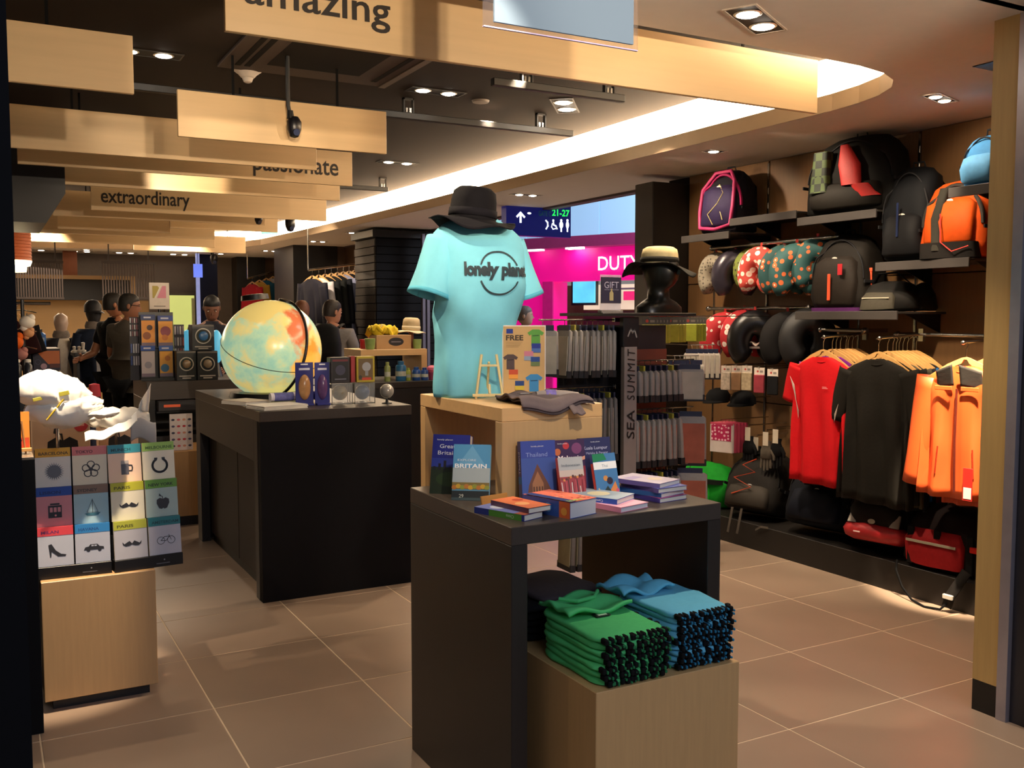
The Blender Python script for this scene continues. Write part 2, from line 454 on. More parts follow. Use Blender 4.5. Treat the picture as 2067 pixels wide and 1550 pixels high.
# back wall group
YB = 18.0
bw = struct(MB().box(-3.5, 8, YB, YB + .1, 0, 3.2).build('wall_back', mat('#6d6258', .8)))
a = P(20, 605, Y=17.2); b = P(300, 605, Y=17.2)
kw = struct(MB().box(a.x - .3, b.x, 17.2, 17.3, 0, a.z).build('wall_back', wood('#93754a', .6, 'x', .06)))
# portal: timber frame round a black recess
pt = MB()
a = P(20, 553, Y=16.9); b = P(275, 564, Y=16.9); zt = a.z; zb = P(200, 564, Y=16.9).z
pt.box(a.x - .3, b.x, 16.88, 17.0, zb, zt); pt.box(P(263, 600, Y=16.9).x, b.x, 16.88, 17.0, P(263, 604, Y=16.9).z, zb)
struct(pt.build('trim_5', wood('#a98c66', .6, 'x', .06)))
struct(MB().box(a.x - .3, P(263, 580, Y=16.9).x, 16.95, 17.1, P(200, 606, Y=16.95).z, zb).build('wall_back', mat('#0c0c10', .6)))
# orange post and grey ramp behind the portal
a = P(127, 520, Y=17.4); b = P(156, 553, Y=17.4)
struct(MB().box(a.x, b.x, 17.35, 17.5, 1.9, a.z + .2).build('trim_6', wood('#8a4d2b', .6, 'z')))
# hanging slatted screens
def screen(x0, x1, y0, y1, lab):
    A = P(x0, y0, Y=16.4); B = P(x1, y1, Y=16.4); n = 20
    t = thing('slatted_screen', lab, 'screen', (A.x, 16.4, B.z), group='hanging slatted screens')
    W = B.x - A.x; H = A.z - B.z
    MB().box(0, W, -.02, .02, H - .04, H).build('head_rail', mat('#2c221e', .6), t)
    MB().box(0, W, -.02, .02, 0, .03).build('foot_rail', mat('#2c221e', .6), t)
    s = MB()
    for k in range(n):
        x = W * (k + .2) / n; s.box(x, x + W * .45 / n, -.01, .01, .03, H - .04)
    MB().box(.1, .12, -.005, .005, H, 2.845 - B.z).box(W - .12, W - .1, -.005, .005, H, 2.845 - B.z).build('suspension_rod', mat('#2c221e', .6), t)
    struct(s.build('slat', mat('#3d302b', .6), t), 'stuff')
screen(22, 130, 524, 604, 'dark slatted screen hanging above the khaki wall, at the far left')
screen(204, 316, 526, 604, 'dark slatted screen hanging left of the poster with the pink triangle')
# lit doorway
a = P(341, 596, Y=17.9); b = P(392, 650, Y=17.9)
dw = struct(MB().box(a.x - .08, b.x + .08, 17.86, 17.96, 0, a.z + .08).build('door_3', mat('#4a4038', .6)))
MB().box(a.x, b.x, 17.84, 17.86, .02, a.z).build('lit_room', mat('#c9d27a', .7, var=.1, scale=1.5, emit=.40), dw)
MB().box(P(386, 650, Y=17.9).x, b.x, 17.80, 17.84, .02, a.z - .05).build('door_leaf', mat('#b9b98c', .6), dw)
# pale lit column and the dark blue bay right of it
a = P(396, 540, Y=17.0); b = P(403, 540, Y=17.0)
struct(MB().box(a.x, b.x, 17.0, 17.06, 0, SOF).build('trim_7', mat('#8f9ad0', .5, emit=.35)))
struct(MB().box(b.x, P(445, 600, Y=17.0).x, 17.2, 17.3, 0, SOF).build('wall_bay', mat('#151a2c', .7)))

# ================================================================== CEILING OBJECTS
board_m = wood('#d9b98a', .45, 'x', .09, 4)
BT = .023
def board(x0, x1, y, lab, text=None, tp=None):
    t = thing('hanging_board', lab, 'board', (x0, y, 2.40), group='maple boards hung in rows under the dark ceiling')
    W = x1 - x0
    MB().bbox(0, W, 0, BT, 0, .23, .0015).build('panel', board_m, t)
    n = 2 if W < 1.2 else 3
    for k in range(n):
        x = W * (k + .5) / n
        MB().box(x - .006, x + .006, .008, .015, .225, 2.85 - 2.40 - .002).build('bracket', mat('#060505', .8), t)
    if text:
        m = MB(); a, b, base, h = tp
        text_into(m, text, a - x0, base - 2.40, h, b - a, bold=.012, M=frame((0, -.0015, 0), (1, 0, 0), (0, 0, 1)))
        m.build('lettering', mat('#231a15', .6), t)
    return t
board(.70, 3.27, 3.15, 'large nearest maple board lettered amazing, cut by the top of the photo', 'amazing', (.76, 1.254, 2.495, .093))
board(-1.3, .567, 4.21, 'blank maple board at the top left, ending beside a pair of downlights')
board(.885, 1.99, 5.07, 'short blank maple board behind the round white smoke detector')
board(-.9, 1.83, 5.83, 'long blank maple board just under the short one, hiding part of the lettering passionate')
board(.21, 2.266, 6.42, 'maple board lettered passionate, partly covered by the board before it', 'passionate', (1.587, 2.167, 2.465, .118))
board(.39, 2.46, 7.26, 'blank maple board between the passionate and the extraordinary boards')
board(.83, 2.87, 8.86, 'maple board lettered extraordinary with a bright right end', 'extraordinary', (.908, 1.629, 2.468, .118))
board(.58, 2.46, 9.52, 'dark looking maple board directly behind the extraordinary board')
board(1.69, 2.79, 10.27, 'maple board whose right end stops left of a black ceiling camera')
board(.70, 1.80, 10.90, 'short maple board low behind the left part of the extraordinary board')
board(.0, 2.39, 11.52, 'long maple board in the far rows, ending at the bright cove opening')
board(.3, 2.67, 12.87, 'far maple board with a glowing right end below the bright cove')
board(1.81, 3.3, 13.86, 'farthest maple board, thin strip above the row of tiny ceiling lights')
# black rails between boards
rail_m = mat('#161312', .5)
def rail(x0, x1, y, z, lab, ticks):
    t = thing('ceiling_track', lab, 'track', (x0, y, z), group='black ceiling tracks')
    MB().bbox(0, x1 - x0, -.02, .02, -.04, .0, .003).build('rail', rail_m, t)
    for k in ticks:
        c = MB(); x = k - x0
        c.box(x - .035, x - .027, -.015, .015, 0, RAI - z - .001); c.box(x + .027, x + .035, -.015, .015, 0, RAI - z - .001); c.box(x - .035, x + .035, -.015, .015, RAI - z - .012, RAI - z - .001)
        c.build('bracket', rail_m, t)
        MB().box(x - .018, x - .006, -.01, .01, 0.0, .03).box(x + .006, x + .018, -.01, .01, 0, .03).build('clamp', CHROME, t)
rail(2.42, 3.27, 4.63, 2.77, 'short black ceiling track close under the amazing board', (2.63, 3.17))
rail(-.3, 3.55, 5.62, 2.76, 'long black ceiling track ending left of the bright cove', (2.35, 3.3))
rail(1.3, 3.5, 8.9, 2.76, 'black ceiling track ending at the cove above the man with the backpack', (3.45,))
rail(-.2, 2.2, 7.08, 2.72, 'black ceiling track visible between the passionate board and the one above it', (1.0, 2.1))

# downlights: twin lamps in a recessed rectangular box
def downlight(x, y, z, lab, n=2, rz=0, s=1.0, em=22, dark=False):
    t = thing('downlight', lab, 'light', (x, y, z), rz, group='recessed ceiling downlights')
    L = .085 * n * s
    f = MB(); W = .055 * s
    fm = mat('#2b2725', .5) if dark else mat('#c3b4a3', .5)
    f.box(-L - .008, L + .008, -W - .008, -W, -.004, .03).box(-L - .008, L + .008, W, W + .008, -.004, .03).box(-L - .008, -L, -W, W, -.004, .03).box(L, L + .008, -W, W, -.004, .03)
    f.build('frame', fm, t)
    MB().box(-L, L, -W, W, -.002, -.001).build('recess', mat('#15120f', .6), t)
    for k in range(n):
        cx = (k - (n - 1) / 2) * .17 * s
        MB().loft([(cx, 0, -.0055, .046 * s, .046 * s), (cx, 0, -.0025, .052 * s, .052 * s)], 16).build('reflector', mat('#e8e0d0', .3, .6), t)
        MB().loft([(cx, 0, -.010, .030 * s, .030 * s), (cx, 0, -.006, .041 * s, .041 * s)], 14).build('bulb', mat('#fff0dc', .4, var=.01, emit=em), t)
    return t
downlight(2.504, 2.72, SOF, 'twin downlight in the beige soffit near the top right, nearest to the doorway', rz=.5)
downlight(3.31, 5.33, RAI, 'dazzling twin downlight below the short black ceiling track', rz=.9, s=1.2, em=60, dark=True)
downlight(2.43, 5.38, RAI, 'double lamp in the dark ceiling left of the small grey disc', rz=.0, dark=True)
downlight(3.23, 7.97, RAI, 'double lamp in the dark ceiling above the hat of the blue shirted mannequin', dark=True)
downlight(.78, 5.32, RAI, 'double lamp beside the right end of the top left board', dark=True)
downlight(4.185, 3.23, SOF, 'small twin downlight above the blue and orange bags at the far right', rz=.3, s=.7)
downlight(4.215, 4.95, SOF, 'single round downlight above the black and pink backpack', n=1, s=.8)
downlight(4.25, 7.49, SOF, 'twin downlight right of the black sun hat', s=.8)
downlight(4.25, 11.9, SOF, 'twin downlight in the soffit before the black stone pier', s=.8)
downlight(4.24, 13.5, SOF, 'twin downlight above the dark coats', s=.8)
downlight(4.14, 15.76, SOF, 'twin downlight beside the second dark fin wall', s=.8)
for x, lab in ((.77, 'leftmost twin lamp of the far row above the slatted screens'), (1.45, 'second twin lamp from the left in the far row'), (2.13, 'third twin lamp from the left in the far row'), (3.0, 'twin lamp at the right end of the far row')):
    downlight(x, 17.4, SOF, lab, s=1.1)
for x, y, lab in ((2.4, 16.95, 'single far lamp above the second twin lamp'), (3.6, 16.9, 'single far lamp just left of the dark blue bay')):
    downlight(x - .9 if x < 3 else x, y, SOF, lab, n=1)
# black recessed emergency light at the right
t = thing('emergency_light', 'dark triangular looking recessed lamp beside the right jamb', 'light', (3.86, 2.70, SOF))
MB().box(-.08, .08, -.06, .06, -.004, -.0005).build('frame', mat('#0d0f1e', .2), t)
MB().loft([(.02, 0, -.012, .02, .02), (.02, 0, -.0045, .025, .025)], 14).build('bulb', mat('#cfd8ff', .3, emit=6), t)
# smoke detector
q = P(500, 158, Z=2.80)
t = thing('smoke_detector', 'round white smoke detector on the dark ceiling beside a maple board', 'detector', (q.x, q.y, RAI))
MB().loft([(0, 0, -.075, .012, .012), (0, 0, -.07, .022, .022), (0, 0, -.05, .03, .03), (0, 0, -.045, .037, .037)], 24).build('sensor', mat('#cfc3b6', .6), t, smooth=30)
MB().loft([(0, 0, -.045, .037, .037), (0, 0, -.03, .05, .05), (0, 0, -.012, .075, .075), (0, 0, 0, .078, .078)], 28).build('base', mat('#d2c6b9', .6), t, smooth=30)
t = thing('ceiling_disc', 'small flat grey disc on the dark ceiling right of a double lamp', 'speaker', (2.774, 5.465, RAI))
MB().loft([(0, 0, -.012, .05, .05), (0, 0, 0, .056, .056)], 24).build('cover', mat('#8f857b', .6), t, smooth=30)
# air conditioning cassette
t = thing('air_vent', 'dark air conditioning cassette in the ceiling under the amazing board', 'vent', (1.14, 4.45, RAI))
a_ = mat('#463832', .6)
MB().bbox(0, .95, 0, .90, -.02, 0, .004).build('panel', a_, t)
MB().box(.22, .73, .18, .72, -.0215, -.0201).build('grille', mat('#120e0d', .7), t)
for k, x in enumerate((.07, .12, .83)): MB().box(x, x + .03, .10, .80, -.0225, -.0201).build('slot', mat('#070606', .7), t)
MB().box(.91, .95, 0, .90, -.026, -.0203).build('rim', mat('#6a5b50', .5), t)
# black pendulum spotlight and cameras
q = P(592, 285, Y=5.0)
def cam_head(name, lab, px, py, Y, ln, s=1.0, zt=RAI):
    q = P(px, py, Y=Y)
    t = thing(name, lab, 'camera', (q.x, q.y, q.z))
    MB().tube([(-.018 * s, 0, .085 * s), (-.03 * s, 0, .14 * s), (-.03 * s, 0, zt - q.z)], .011 * s, 8).build('stem', BLACKM, t, smooth=True)
    MB().loft([(0, 0, -.02 * s, .006 * s, .006 * s), (0, 0, -.015 * s, .022 * s, .02 * s), (0, 0, .02 * s, .036 * s, .034 * s), (0, 0, .06 * s, .038 * s, .036 * s), (0, 0, .085 * s, .022 * s, .022 * s)], 20).build('housing', mat('#15141a', .35), t, smooth=True)
    MB().tube([(0, -.03 * s, .005 * s), (0, -.046 * s, 0)], .017 * s, 14).build('lens', mat('#39405c', .15), t)
    MB().loft([(-.018 * s, 0, .075 * s, .02 * s, .02 * s), (-.02 * s, 0, .115 * s, .016 * s, .016 * s)], 10).build('joint', BLACKM, t, smooth=True)
cam_head('ceiling_camera', 'black dome camera on a stem hanging before the short blank board', 594, 270, 4.95, 1)
cam_head('ceiling_camera', 'black camera hanging against the white cove, right of the maple boards', 586, 462, 10.5, 1, 1.5)
cam_head('ceiling_camera', 'small black camera under the extraordinary board near its right end', 522, 449, 9.3, 1, 1.0)
cam_head('ceiling_camera', 'tiny black camera on the far ceiling beside the lit exit sign', 432, 530, 15.9, 1, 1.6, SOF)
# black bulkhead and pendant at the left edge
q = P(112, 400, Y=8.0)
t = thing('ceiling_unit', 'large black ceiling box at the left edge above the orange pendant lamp', 'unit', (-.8, 8.0, 2.12))
MB().prism([(0, 0), (1.19, 0), (1.31, .2), (1.31, .72), (0, .72)], 0, .9, M=frame((0, 0, 0), (1, 0, 0), (0, 0, 1))).build('housing', mat('#101018', .5), t)
MB().box(.85, 1.19, -.003, .0, .02, .05).box(.0, 1.1, -.003, .0, .10, .13).build('edge_strip', mat('#4a3a2c', .5), t)
MB().ball((1.215, -.02, .33), .022).build('indicator_lamp', mat('#cfd0e0', .3, emit=1.5), t, smooth=True)
q = P(24, 540, Y=8.6)
t = thing('pendant_lamp', 'orange ribbed cylindrical pendant lamp glowing at its bottom, far left', 'lamp', (q.x, 8.95, q.z))
s_ = MB()
for k in range(9): s_.loft([(0, 0, .075 + k * .026, .16, .16), (0, 0, .098 + k * .026, .155, .155)], 28)
s_.build('shade', mat('#b4572a', .5, emit=.12), t, smooth=30)
MB().loft([(0, 0, .03, .145, .145), (0, 0, .07, .16, .16)], 28).build('diffuser', mat('#fff2d0', .5, emit=5), t, smooth=30)
MB().loft([(0, 0, -.02, .115, .115), (0, 0, .02, .12, .12)], 28).build('lower_diffuser', mat('#ffe6b0', .5, emit=3.5), t, smooth=30)
MB().cyl((0, 0, .3), (0, 0, RAI - q.z), .008, 8).build('cord', BLACKM, t)
# teal strip lamp by the cove and blue exit sign
a = P(546, 470, Y=13.2)
t = tag(MB().box(a.x - .12, a.x + .1, 13.2, 13.24, a.z - .02, a.z + .03).build('exit_sign', mat('#6fb5ae', .4, emit=.6)), 'small teal sign hanging in front of the far cove', 'sign', )
MB().cyl((a.x, 13.22, a.z + .03), (a.x, 13.22, RAI), .004, 6).build('rod', BLACKM, t)
a = P(400, 545, Y=16.6)
t = tag(MB().box(a.x - .07, a.x + .07, 16.6, 16.64, a.z - .12, a.z + .1).build('exit_sign', mat('#5b72d8', .4, emit=.7)), 'small blue lit sign at the top of the pale column', 'sign')
MB().cyl((a.x, 16.62, a.z + .1), (a.x, 16.62, SOF), .004, 6).build('rod', BLACKM, t)
# blue hanging sign on clear acrylic at the top of the picture
A = P(997, 44, Y=2.3); B = P(1277, 90, Y=2.3)
t = thing('hanging_sign', 'plain slate blue sign in a clear acrylic sheet hanging in front of the maple board', 'sign', (A.x, 2.3, A.z))
W = B.x - A.x
MB().box(0, W, -.004, .004, 0, .36).build('panel', mat('#5f7184', .8, var=.05, scale=2, emit=.12), t)
MB().box(-.028, W + .022, .005, .011, -.012, .37).build('acrylic_sheet', mat('#cfd4ee', .03, trans=.95, alpha=.25), t)
MB().box(-.028, W + .022, .004, .012, -.014, -.011).build('acrylic_edge', mat('#a9a0c8', .2), t)
MB().cyl((.04, .008, .37), (.04, .008, SOF + .5 - A.z), .002, 6).cyl((W - .04, .008, .37), (W - .04, .008, SOF + .5 - A.z), .002, 6).build('wire', CHROME, t)

# ================================================================== CONCOURSE BEYOND THE SIDE OPENING
bear = R_(-24.8)
UF = -Vector((math.sin(bear), math.cos(bear), 0))      # along the facade, towards the camera
p0 = FW + RT * ((1200 - 1033.5) / FPX) - UP * ((640 - 775) / FPX); p0.z = 0
P0 = Vector((0, 0, 0)) + p0.normalized() * 13.0
NF = Vector((UF.y, -UF.x, 0))                          # towards the shop
def PF(px, py, dd=0.0):
    d = FW + RT * ((px - 1033.5) / FPX) - UP * ((py - 775) / FPX)
    o = P0 + NF * dd
    t = ((o - Vector((CAMP.x, CAMP.y, 0))).dot(NF)) / Vector((d.x, d.y, 0)).dot(NF)
    return CAMP + d * t
def fl_s(p): return (Vector((p.x, p.y, 0)) - P0).dot(UF)
MF = Matrix(((UF.x, -NF.x, 0, P0.x), (UF.y, -NF.y, 0, P0.y), (0, 0, 1, 0), (0, 0, 0, 1)))  # local x along, y away from the shop, z up
def fbox(name, px0, px1, z0, z1, m, parent=None, d0=0., d1=.2, zz=False):
    s0 = fl_s(PF(px0, 640, -d0)); s1 = fl_s(PF(px1, 640, -d0))
    return MB().box(min(s0, s1), max(s0, s1), d0, d1, z0, z1).build(name, m, parent, M=MF if parent is None else None)
def zf(px, py, d=0.): return PF(px, py, -d).z
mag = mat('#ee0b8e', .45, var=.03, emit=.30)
zb1 = zf(1293, 472); zb0 = zf(1293, 495); zbot = zf(1200, 566)
shop = thing('shop_front', 'bright magenta shop front across the concourse lettered DUTY', 'shop', M=MF)
def sbox(name, px0, px1, z0, z1, m, d0=0., d1=.2):
    s0 = fl_s(PF(px0, 640, -d0)); s1 = fl_s(PF(px1, 640, -d0))
    return MB().box(min(s0, s1), max(s0, s1), d0, d1, z0, z1).build(name, m, shop)
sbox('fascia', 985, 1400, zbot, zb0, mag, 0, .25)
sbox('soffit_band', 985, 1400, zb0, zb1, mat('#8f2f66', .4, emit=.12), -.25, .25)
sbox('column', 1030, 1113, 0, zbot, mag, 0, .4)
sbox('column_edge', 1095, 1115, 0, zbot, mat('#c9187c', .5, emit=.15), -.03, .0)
sbox('back_wall', 1080, 1420, 0, zbot, wood('#6d4a35', .6, 'x'), 1.6, 1.7)
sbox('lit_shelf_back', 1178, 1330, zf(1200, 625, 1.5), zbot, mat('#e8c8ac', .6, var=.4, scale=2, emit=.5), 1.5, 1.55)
sbox('screen_frame', 1153, 1202, zf(1178, 616, 1.2), zf(1178, 563, 1.2), mat('#0b1014', .4), 1.2, 1.28)
sbox('screen', 1156, 1199, zf(1178, 611, 1.15), zf(1178, 566, 1.15), mat('#4aa9c8', .3, var=.45, scale=3, emit=.9), 1.15, 1.19)
sbox('counter', 1178, 1330, 0, zf(1200, 628, 1.0), mat('#3a2a26', .5), .8, 1.4)
sbox('price_panel', 1258, 1285, zf(1270, 606, .9), zf(1270, 588, .9), mat('#d42a6a', .5, emit=.5), .85, .9)
sbox('shelf', 1235, 1330, zf(1270, 584, 1.3), zf(1270, 581, 1.3), mat('#8a8890', .4), 1.2, 1.45)
m_ = MB(); s_ = fl_s(PF(1212, 545)); s2 = fl_s(PF(1303, 545)); zt = zf(1235, 517); zb = zf(1235, 545)
text_into(m_, 'DUTY', 0, 0, zt - zb, abs(s2 - s_) * .92, bold=.004, M=frame((s_, -.06, zb), (1, 0, 0), (0, 0, 1)))
m_.build('lettering', mat('#fff6fa', .5, emit=1.2), shop)
for px, py in ((1163, 491), (1083, 502)):
    s0 = fl_s(PF(px, py, .12))
    MB().box(s0 - .12, s0 + .12, -.2, -.1, zb0 - .02, zb0 - .001).build('lamp', mat('#ffffff', .4, emit=9 if px > 1100 else 2), shop)
# pale blue glass bulkhead above
gz0 = zf(1200, 484); gl = thing('glass_bulkhead', 'row of pale blue glass panels above the magenta shop front', 'panel', M=MF)
pb = mat('#8fb6d8', .3, var=.05, scale=1, emit=.42)  # glow in the material stands in for light behind the glass
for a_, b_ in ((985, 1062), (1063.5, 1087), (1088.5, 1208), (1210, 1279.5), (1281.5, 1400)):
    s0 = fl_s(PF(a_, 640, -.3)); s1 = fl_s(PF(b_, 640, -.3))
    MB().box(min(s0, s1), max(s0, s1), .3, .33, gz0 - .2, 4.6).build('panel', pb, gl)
# navy wayfinding sign
YS = 8.3
A = P(1031, 470, Y=YS); B = P(1152, 480, Y=YS)
W = B.x - A.x
ang = math.atan2(0, 1)
t = thing('wayfinding_sign', 'navy hanging airport sign with white arrow, toilet symbols and green numbers 21-27', 'sign', (A.x, YS, B.z))
H_ = P(1092, 400, Y=YS).z - B.z
MB().box(-.05, W, 0, .10, 0, H_).build('panel', mat('#0e1560', .35, emit=.25), t)
gm = MB(); k = W / 121.0
def S(px, py):
    q = P(px, py, Y=YS); return (q.x - A.x, q.z - B.z)
ax, az = S(1050, 447)
FR_ = frame((0, -.004, 0), (1, 0, 0), (0, 0, 1))
SY = mat('#eaf2ff', .5, emit=1.2)
wm = MB(); stroke(wm, [S(1050.5, 448), S(1050.5, 432)], .022, M=FR_); stroke(wm, [S(1043.5, 437), S(1050.5, 429.5), S(1058, 438)], .02, M=FR_); wm.build('arrow', SY, t)
wm = MB(); flatp(wm, disc(*S(1068, 430.5), .022, 14, .010), M=FR_); wm.build('plane_symbol', SY, t)
wm = MB(); stroke(wm, [S(1101.5, 445), S(1105, 449), S(1105.5, 456), S(1102, 462)], .014, M=FR_); wm.build('telephone_symbol', SY, t)
wm = MB(); flatp(wm, disc(*S(1116.5, 445), .011, 12), M=FR_); stroke(wm, [S(1116.5, 447), S(1117.5, 454), S(1121.5, 456), S(1124, 462)], .013, M=FR_)
stroke(wm, [S(1114.5, 451), S(1113, 458), S(1116, 462.5), S(1121, 461.5)], .009, M=FR_); wm.build('wheelchair_symbol', SY, t)
for cx, nm in ((1132.5, 'woman_symbol'), (1145, 'man_symbol')):
    wm = MB(); flatp(wm, disc(*S(cx, 445), .013, 12), M=FR_); flatp(wm, disc(*S(cx, 454), .022 if cx < 1140 else .018, 14, .036), M=FR_); stroke(wm, [S(cx, 458), S(cx, 467)], .016, M=FR_); wm.build(nm, SY, t)
x_, z_ = S(1114, 436); x2, z2 = S(1149, 437)
text_into(gm, '21-27', x_, z2, .062, x2 - x_, bold=.02, M=FR_)
gm.build('numbers', mat('#19d84a', .5, emit=1.0), t)
g2 = MB(); x_, z_ = S(1087, 436); x2, z2 = S(1112, 437)
text_into(g2, 'GATE C', x_, z2, .05, x2 - x_, bold=.0, M=FR_); g2.build('dim_lettering', mat('#0e4f3c', .5, emit=.2), t)
MB().cyl((.1, .05, H_), (.1, .05, 3.6 - B.z), .01, 6).cyl((W - .1, .05, H_), (W - .1, .05, 3.6 - B.z), .01, 6).build('rod', CHROME, t)
struct(MB().box(4.6, 16, 5.5, 24, 4.6, 4.7).build('ceiling', mat('#9a9aa0', .8)))
struct(MB().box(5.0, 16, 4.6, 5.5, 0, 4.7).build('wall_right', mat('#6a6460', .8)))

# ================================================================== DARK AND MAPLE FURNITURE
def U_table(name, lab, cat, x0, x1, y0, y1, z0, z1, tk, m, mtop, open_axis='y', group=None):
    """inverted U: top slab and two full panels; open_axis is the axis along which you can look through"""
    t = thing(name, lab, cat, (x0, y0, z0)); W, D, H = x1 - x0, y1 - y0, z1 - z0
    MB().bbox(0, W, 0, D, H - tk, H, .002).build('top', mtop, t)
    if open_axis == 'y':
        for a in (0, W - tk): MB().bbox(a, a + tk, 0, D, 0, H - tk, .002).build('side_panel', m, t)
    else:
        for a in (0, D - tk): MB().bbox(0, W, a, a + tk, 0, H - tk, .002).build('side_panel', m, t)
    return t
dk = wood('#241f1c', .42, 'z', .22); dkt = wood('#3f3630', .34, 'y', .18)
U_table('display_table', 'dark wood inverted U table holding the travel guides in the centre foreground', 'table', 1.26, 2.01, 2.30, 3.02, 0, .92, .052, dk, dkt)
BX0, BX1, BY0, BY1, BZ = 1.42, 1.80, 2.655, 3.30, 1.215
t = thing('riser', 'maple riser bridging from the dark table to the floor behind, carrying the blue shirted mannequin', 'riser', (BX0, BY0, 0))
rw, rd = BX1 - BX0, BY1 - BY0
MB().bbox(0, rw, 0, rd, BZ - .045, BZ, .002).build('top', MAPLE_X, t)
MB().bbox(0, rw, 0, .045, .9205, BZ - .045, .002).build('front_panel', wood('#bc9a6c', .42, 'z', .10), t)
MB().bbox(0, rw, rd - .045, rd, 0, BZ - .045, .002).build('rear_panel', MAPLE, t)
# shirt plinth nested under the table
t = thing('plinth', 'low maple plinth with the green and blue shirts, pulled out of the dark table', 'plinth', (1.40, 2.085, 0))
MB().bbox(0, .50, 0, .82, .02, .50, .002).build('body', MAPLE, t)
MB().box(.03, .47, .03, .79, 0, .02).build('foot', BLACKM, t)
# globe counter
t = thing('counter', 'large black counter carrying the glowing globe', 'counter', (1.24, 4.98, 0))
cw, cd = .85, 1.72
MB().bbox(0, cw, 0, cd, .955, 1.01, .002).build('top', wood('#3a322d', .36, 'y', .2), t)
MB().bbox(.002, cw - .002, .002, .055, 0, .955, .001).build('front_panel', mat('#121114', .7, var=.15), t)
MB().bbox(.0, .055, .056, .13, 0, .955, .001).build('leg', dk, t)
MB().bbox(0, .055, cd - .13, cd, 0, .955, .001).build('leg', dk, t)
MB().bbox(0, .03, .13, cd - .13, .735, .955, .001).build('apron', dk, t)
MB().bbox(.06, .09, .13, cd - .13, .06, .735, .001).build('door', wood('#2d2420', .5, 'z', .2), t)
MB().box(.058, .060, .78, .785, .06, .735).build('door_gap', BLACKM, t)
MB().box(.075, .10, .13, cd - .13, 0, .06).build('kickboard', BLACKM, t)
MB().bbox(cw - .04, cw, .056, cd, 0, .955, .001).build('side_panel', dk, t)
MB().bbox(.06, cw - .041, cd - .04, cd - .002, 0, .955, .001).build('rear_panel', dk, t)
# left foreground: black cabinet, maple plinth
t = thing('counter', 'black cabinet at the left edge with the crumpled white sheets and apple box', 'counter', (-.62, 3.78, 0))
MB().bbox(0, .765, 0, .055, 0, .999, .002).build('front_panel', mat('#0c0d11', .75), t)
MB().bbox(0, .765, .056, .42, 0, .945, .002).build('body', mat('#0c0d11', .75), t)
MB().bbox(0, .765, 0.056, .42, .946, .999, .002).build('top', wood('#6b5844', .42, 'y', .15), t)
t = thing('plinth', 'low maple plinth under the two city notebook racks', 'plinth', (.158, 3.96, 0))
MB().bbox(0, .407, 0, .50, .045, .505, .002).build('body', wood('#c0996a', .42, 'z', .10), t)
MB().box(.03, .38, .04, .46, 0, .045).build('foot', BLACKM, t)
# tall dark stand behind the racks (apple boxes stand on it)
t = thing('riser', 'closed maple riser hidden behind the notebook racks, under the apple boxes', 'riser', (.16, 4.48, 0))
MB().bbox(0, .44, 0, .30, 0, .90, .002).build('body', wood('#b08a5c', .5, 'z'), t)
# second counter, back left, with map racks
t = thing('counter', 'dark counter in the back with the map packs and boxed globes', 'counter', (1.07, 7.70, 0))
MB().bbox(0, 1.15, 0, .75, .87, 1.01, .002).build('top', wood('#433a36', .4, 'x', .15), t)
for x in (0, 1.09): MB().bbox(x, x + .06, 0, .75, 0, .87, .002).build('side_panel', dk, t)
MB().bbox(.06, 1.09, .5, .53, 0, .87, .002).build('rear_panel', mat('#141216', .5), t)
MB().bbox(.06, 1.09, .05, .5, .62, .64, .002).build('shelf', dk, t)
# small maple box under it with the sticker sheet
t = thing('plinth', 'small maple plinth holding the sheet of coloured dots', 'plinth', (1.16, 7.14, 0))
MB().bbox(0, .30, 0, .5, .07, .54, .002).build('body', wood('#b98c58', .45, 'z'), t)
MB().box(.0, .28, .02, .48, 0, .07).build('foot', BLACKM, t)
# counter 3 with maple riser
t = thing('counter', 'black counter behind the globe counter, carrying blue tins and the maple riser', 'counter', (2.10, 6.95, 0))
MB().bbox(0, 1.02, 0, .7, .95, 1.0, .002).build('top', dk, t)
MB().bbox(.01, 1.01, .01, .69, 0, .95, .002).build('body', mat('#0f0f12', .45), t)
a = P(728, 703, Y=7.15); b = P(862, 703, Y=7.15)
RX0, RX1, RZ = a.x, b.x, P(790, 705, Y=7.15).z
t = thing('riser', 'maple riser on the rear counter under the yellow shirts and tan hat', 'riser', (RX0, 7.15, 1.0))
MB().bbox(0, RX1 - RX0, 0, .4, RZ - 1.05, RZ - 1.0, .002).build('top', MAPLE_X, t)
MB().bbox(0, .10, 0, .4, 0, RZ - 1.05, .002).build('side_panel', MAPLE, t)
MB().bbox(RX1 - RX0 - .05, RX1 - RX0, 0, .4, 0, RZ - 1.05, .002).build('side_panel', MAPLE, t)

# ================================================================== SHELVES AND RAILS OF THE BAG WALL
shelf_m = mat('#2b2724', .45, var=.15)
def shelf(y0, y1, z, lab, x0=4.40):
    t = thing('wall_shelf', lab, 'shelf', (x0, y0, z)); W = y1 - y0
    MB().bbox(0, 4.80 - x0, 0, W, -.012, .0, .002).build('plank', shelf_m, t)
    MB().bbox(-.012, 0, 0, W, -.045, .004, .002).build('front_lip', mat('#3b3735', .4), t)
    for y in (.04, W - .05):
        MB().prism([(4.80 - x0, -.013), (4.80 - x0, -.12), (.1, -.013)], -.004, .004, M=frame((0, y, 0), (1, 0, 0), (0, 0, 1))).build('bracket', BLACKM, t)
shelf(4.99, 5.49, 2.070, 'black wall shelf under the black and pink backpack')
shelf(4.385, 4.985, 2.150, 'black wall shelf right of the black and pink backpack, slightly higher')
shelf(3.78, 4.375, 2.100, 'black wall shelf under the plaid and red backpack')
shelf(3.19, 3.775, 1.800, 'black wall shelf under the navy and orange backpacks')
shelf(3.62, 4.375, 1.530, 'black wall shelf under the grey backpack and the satchel')
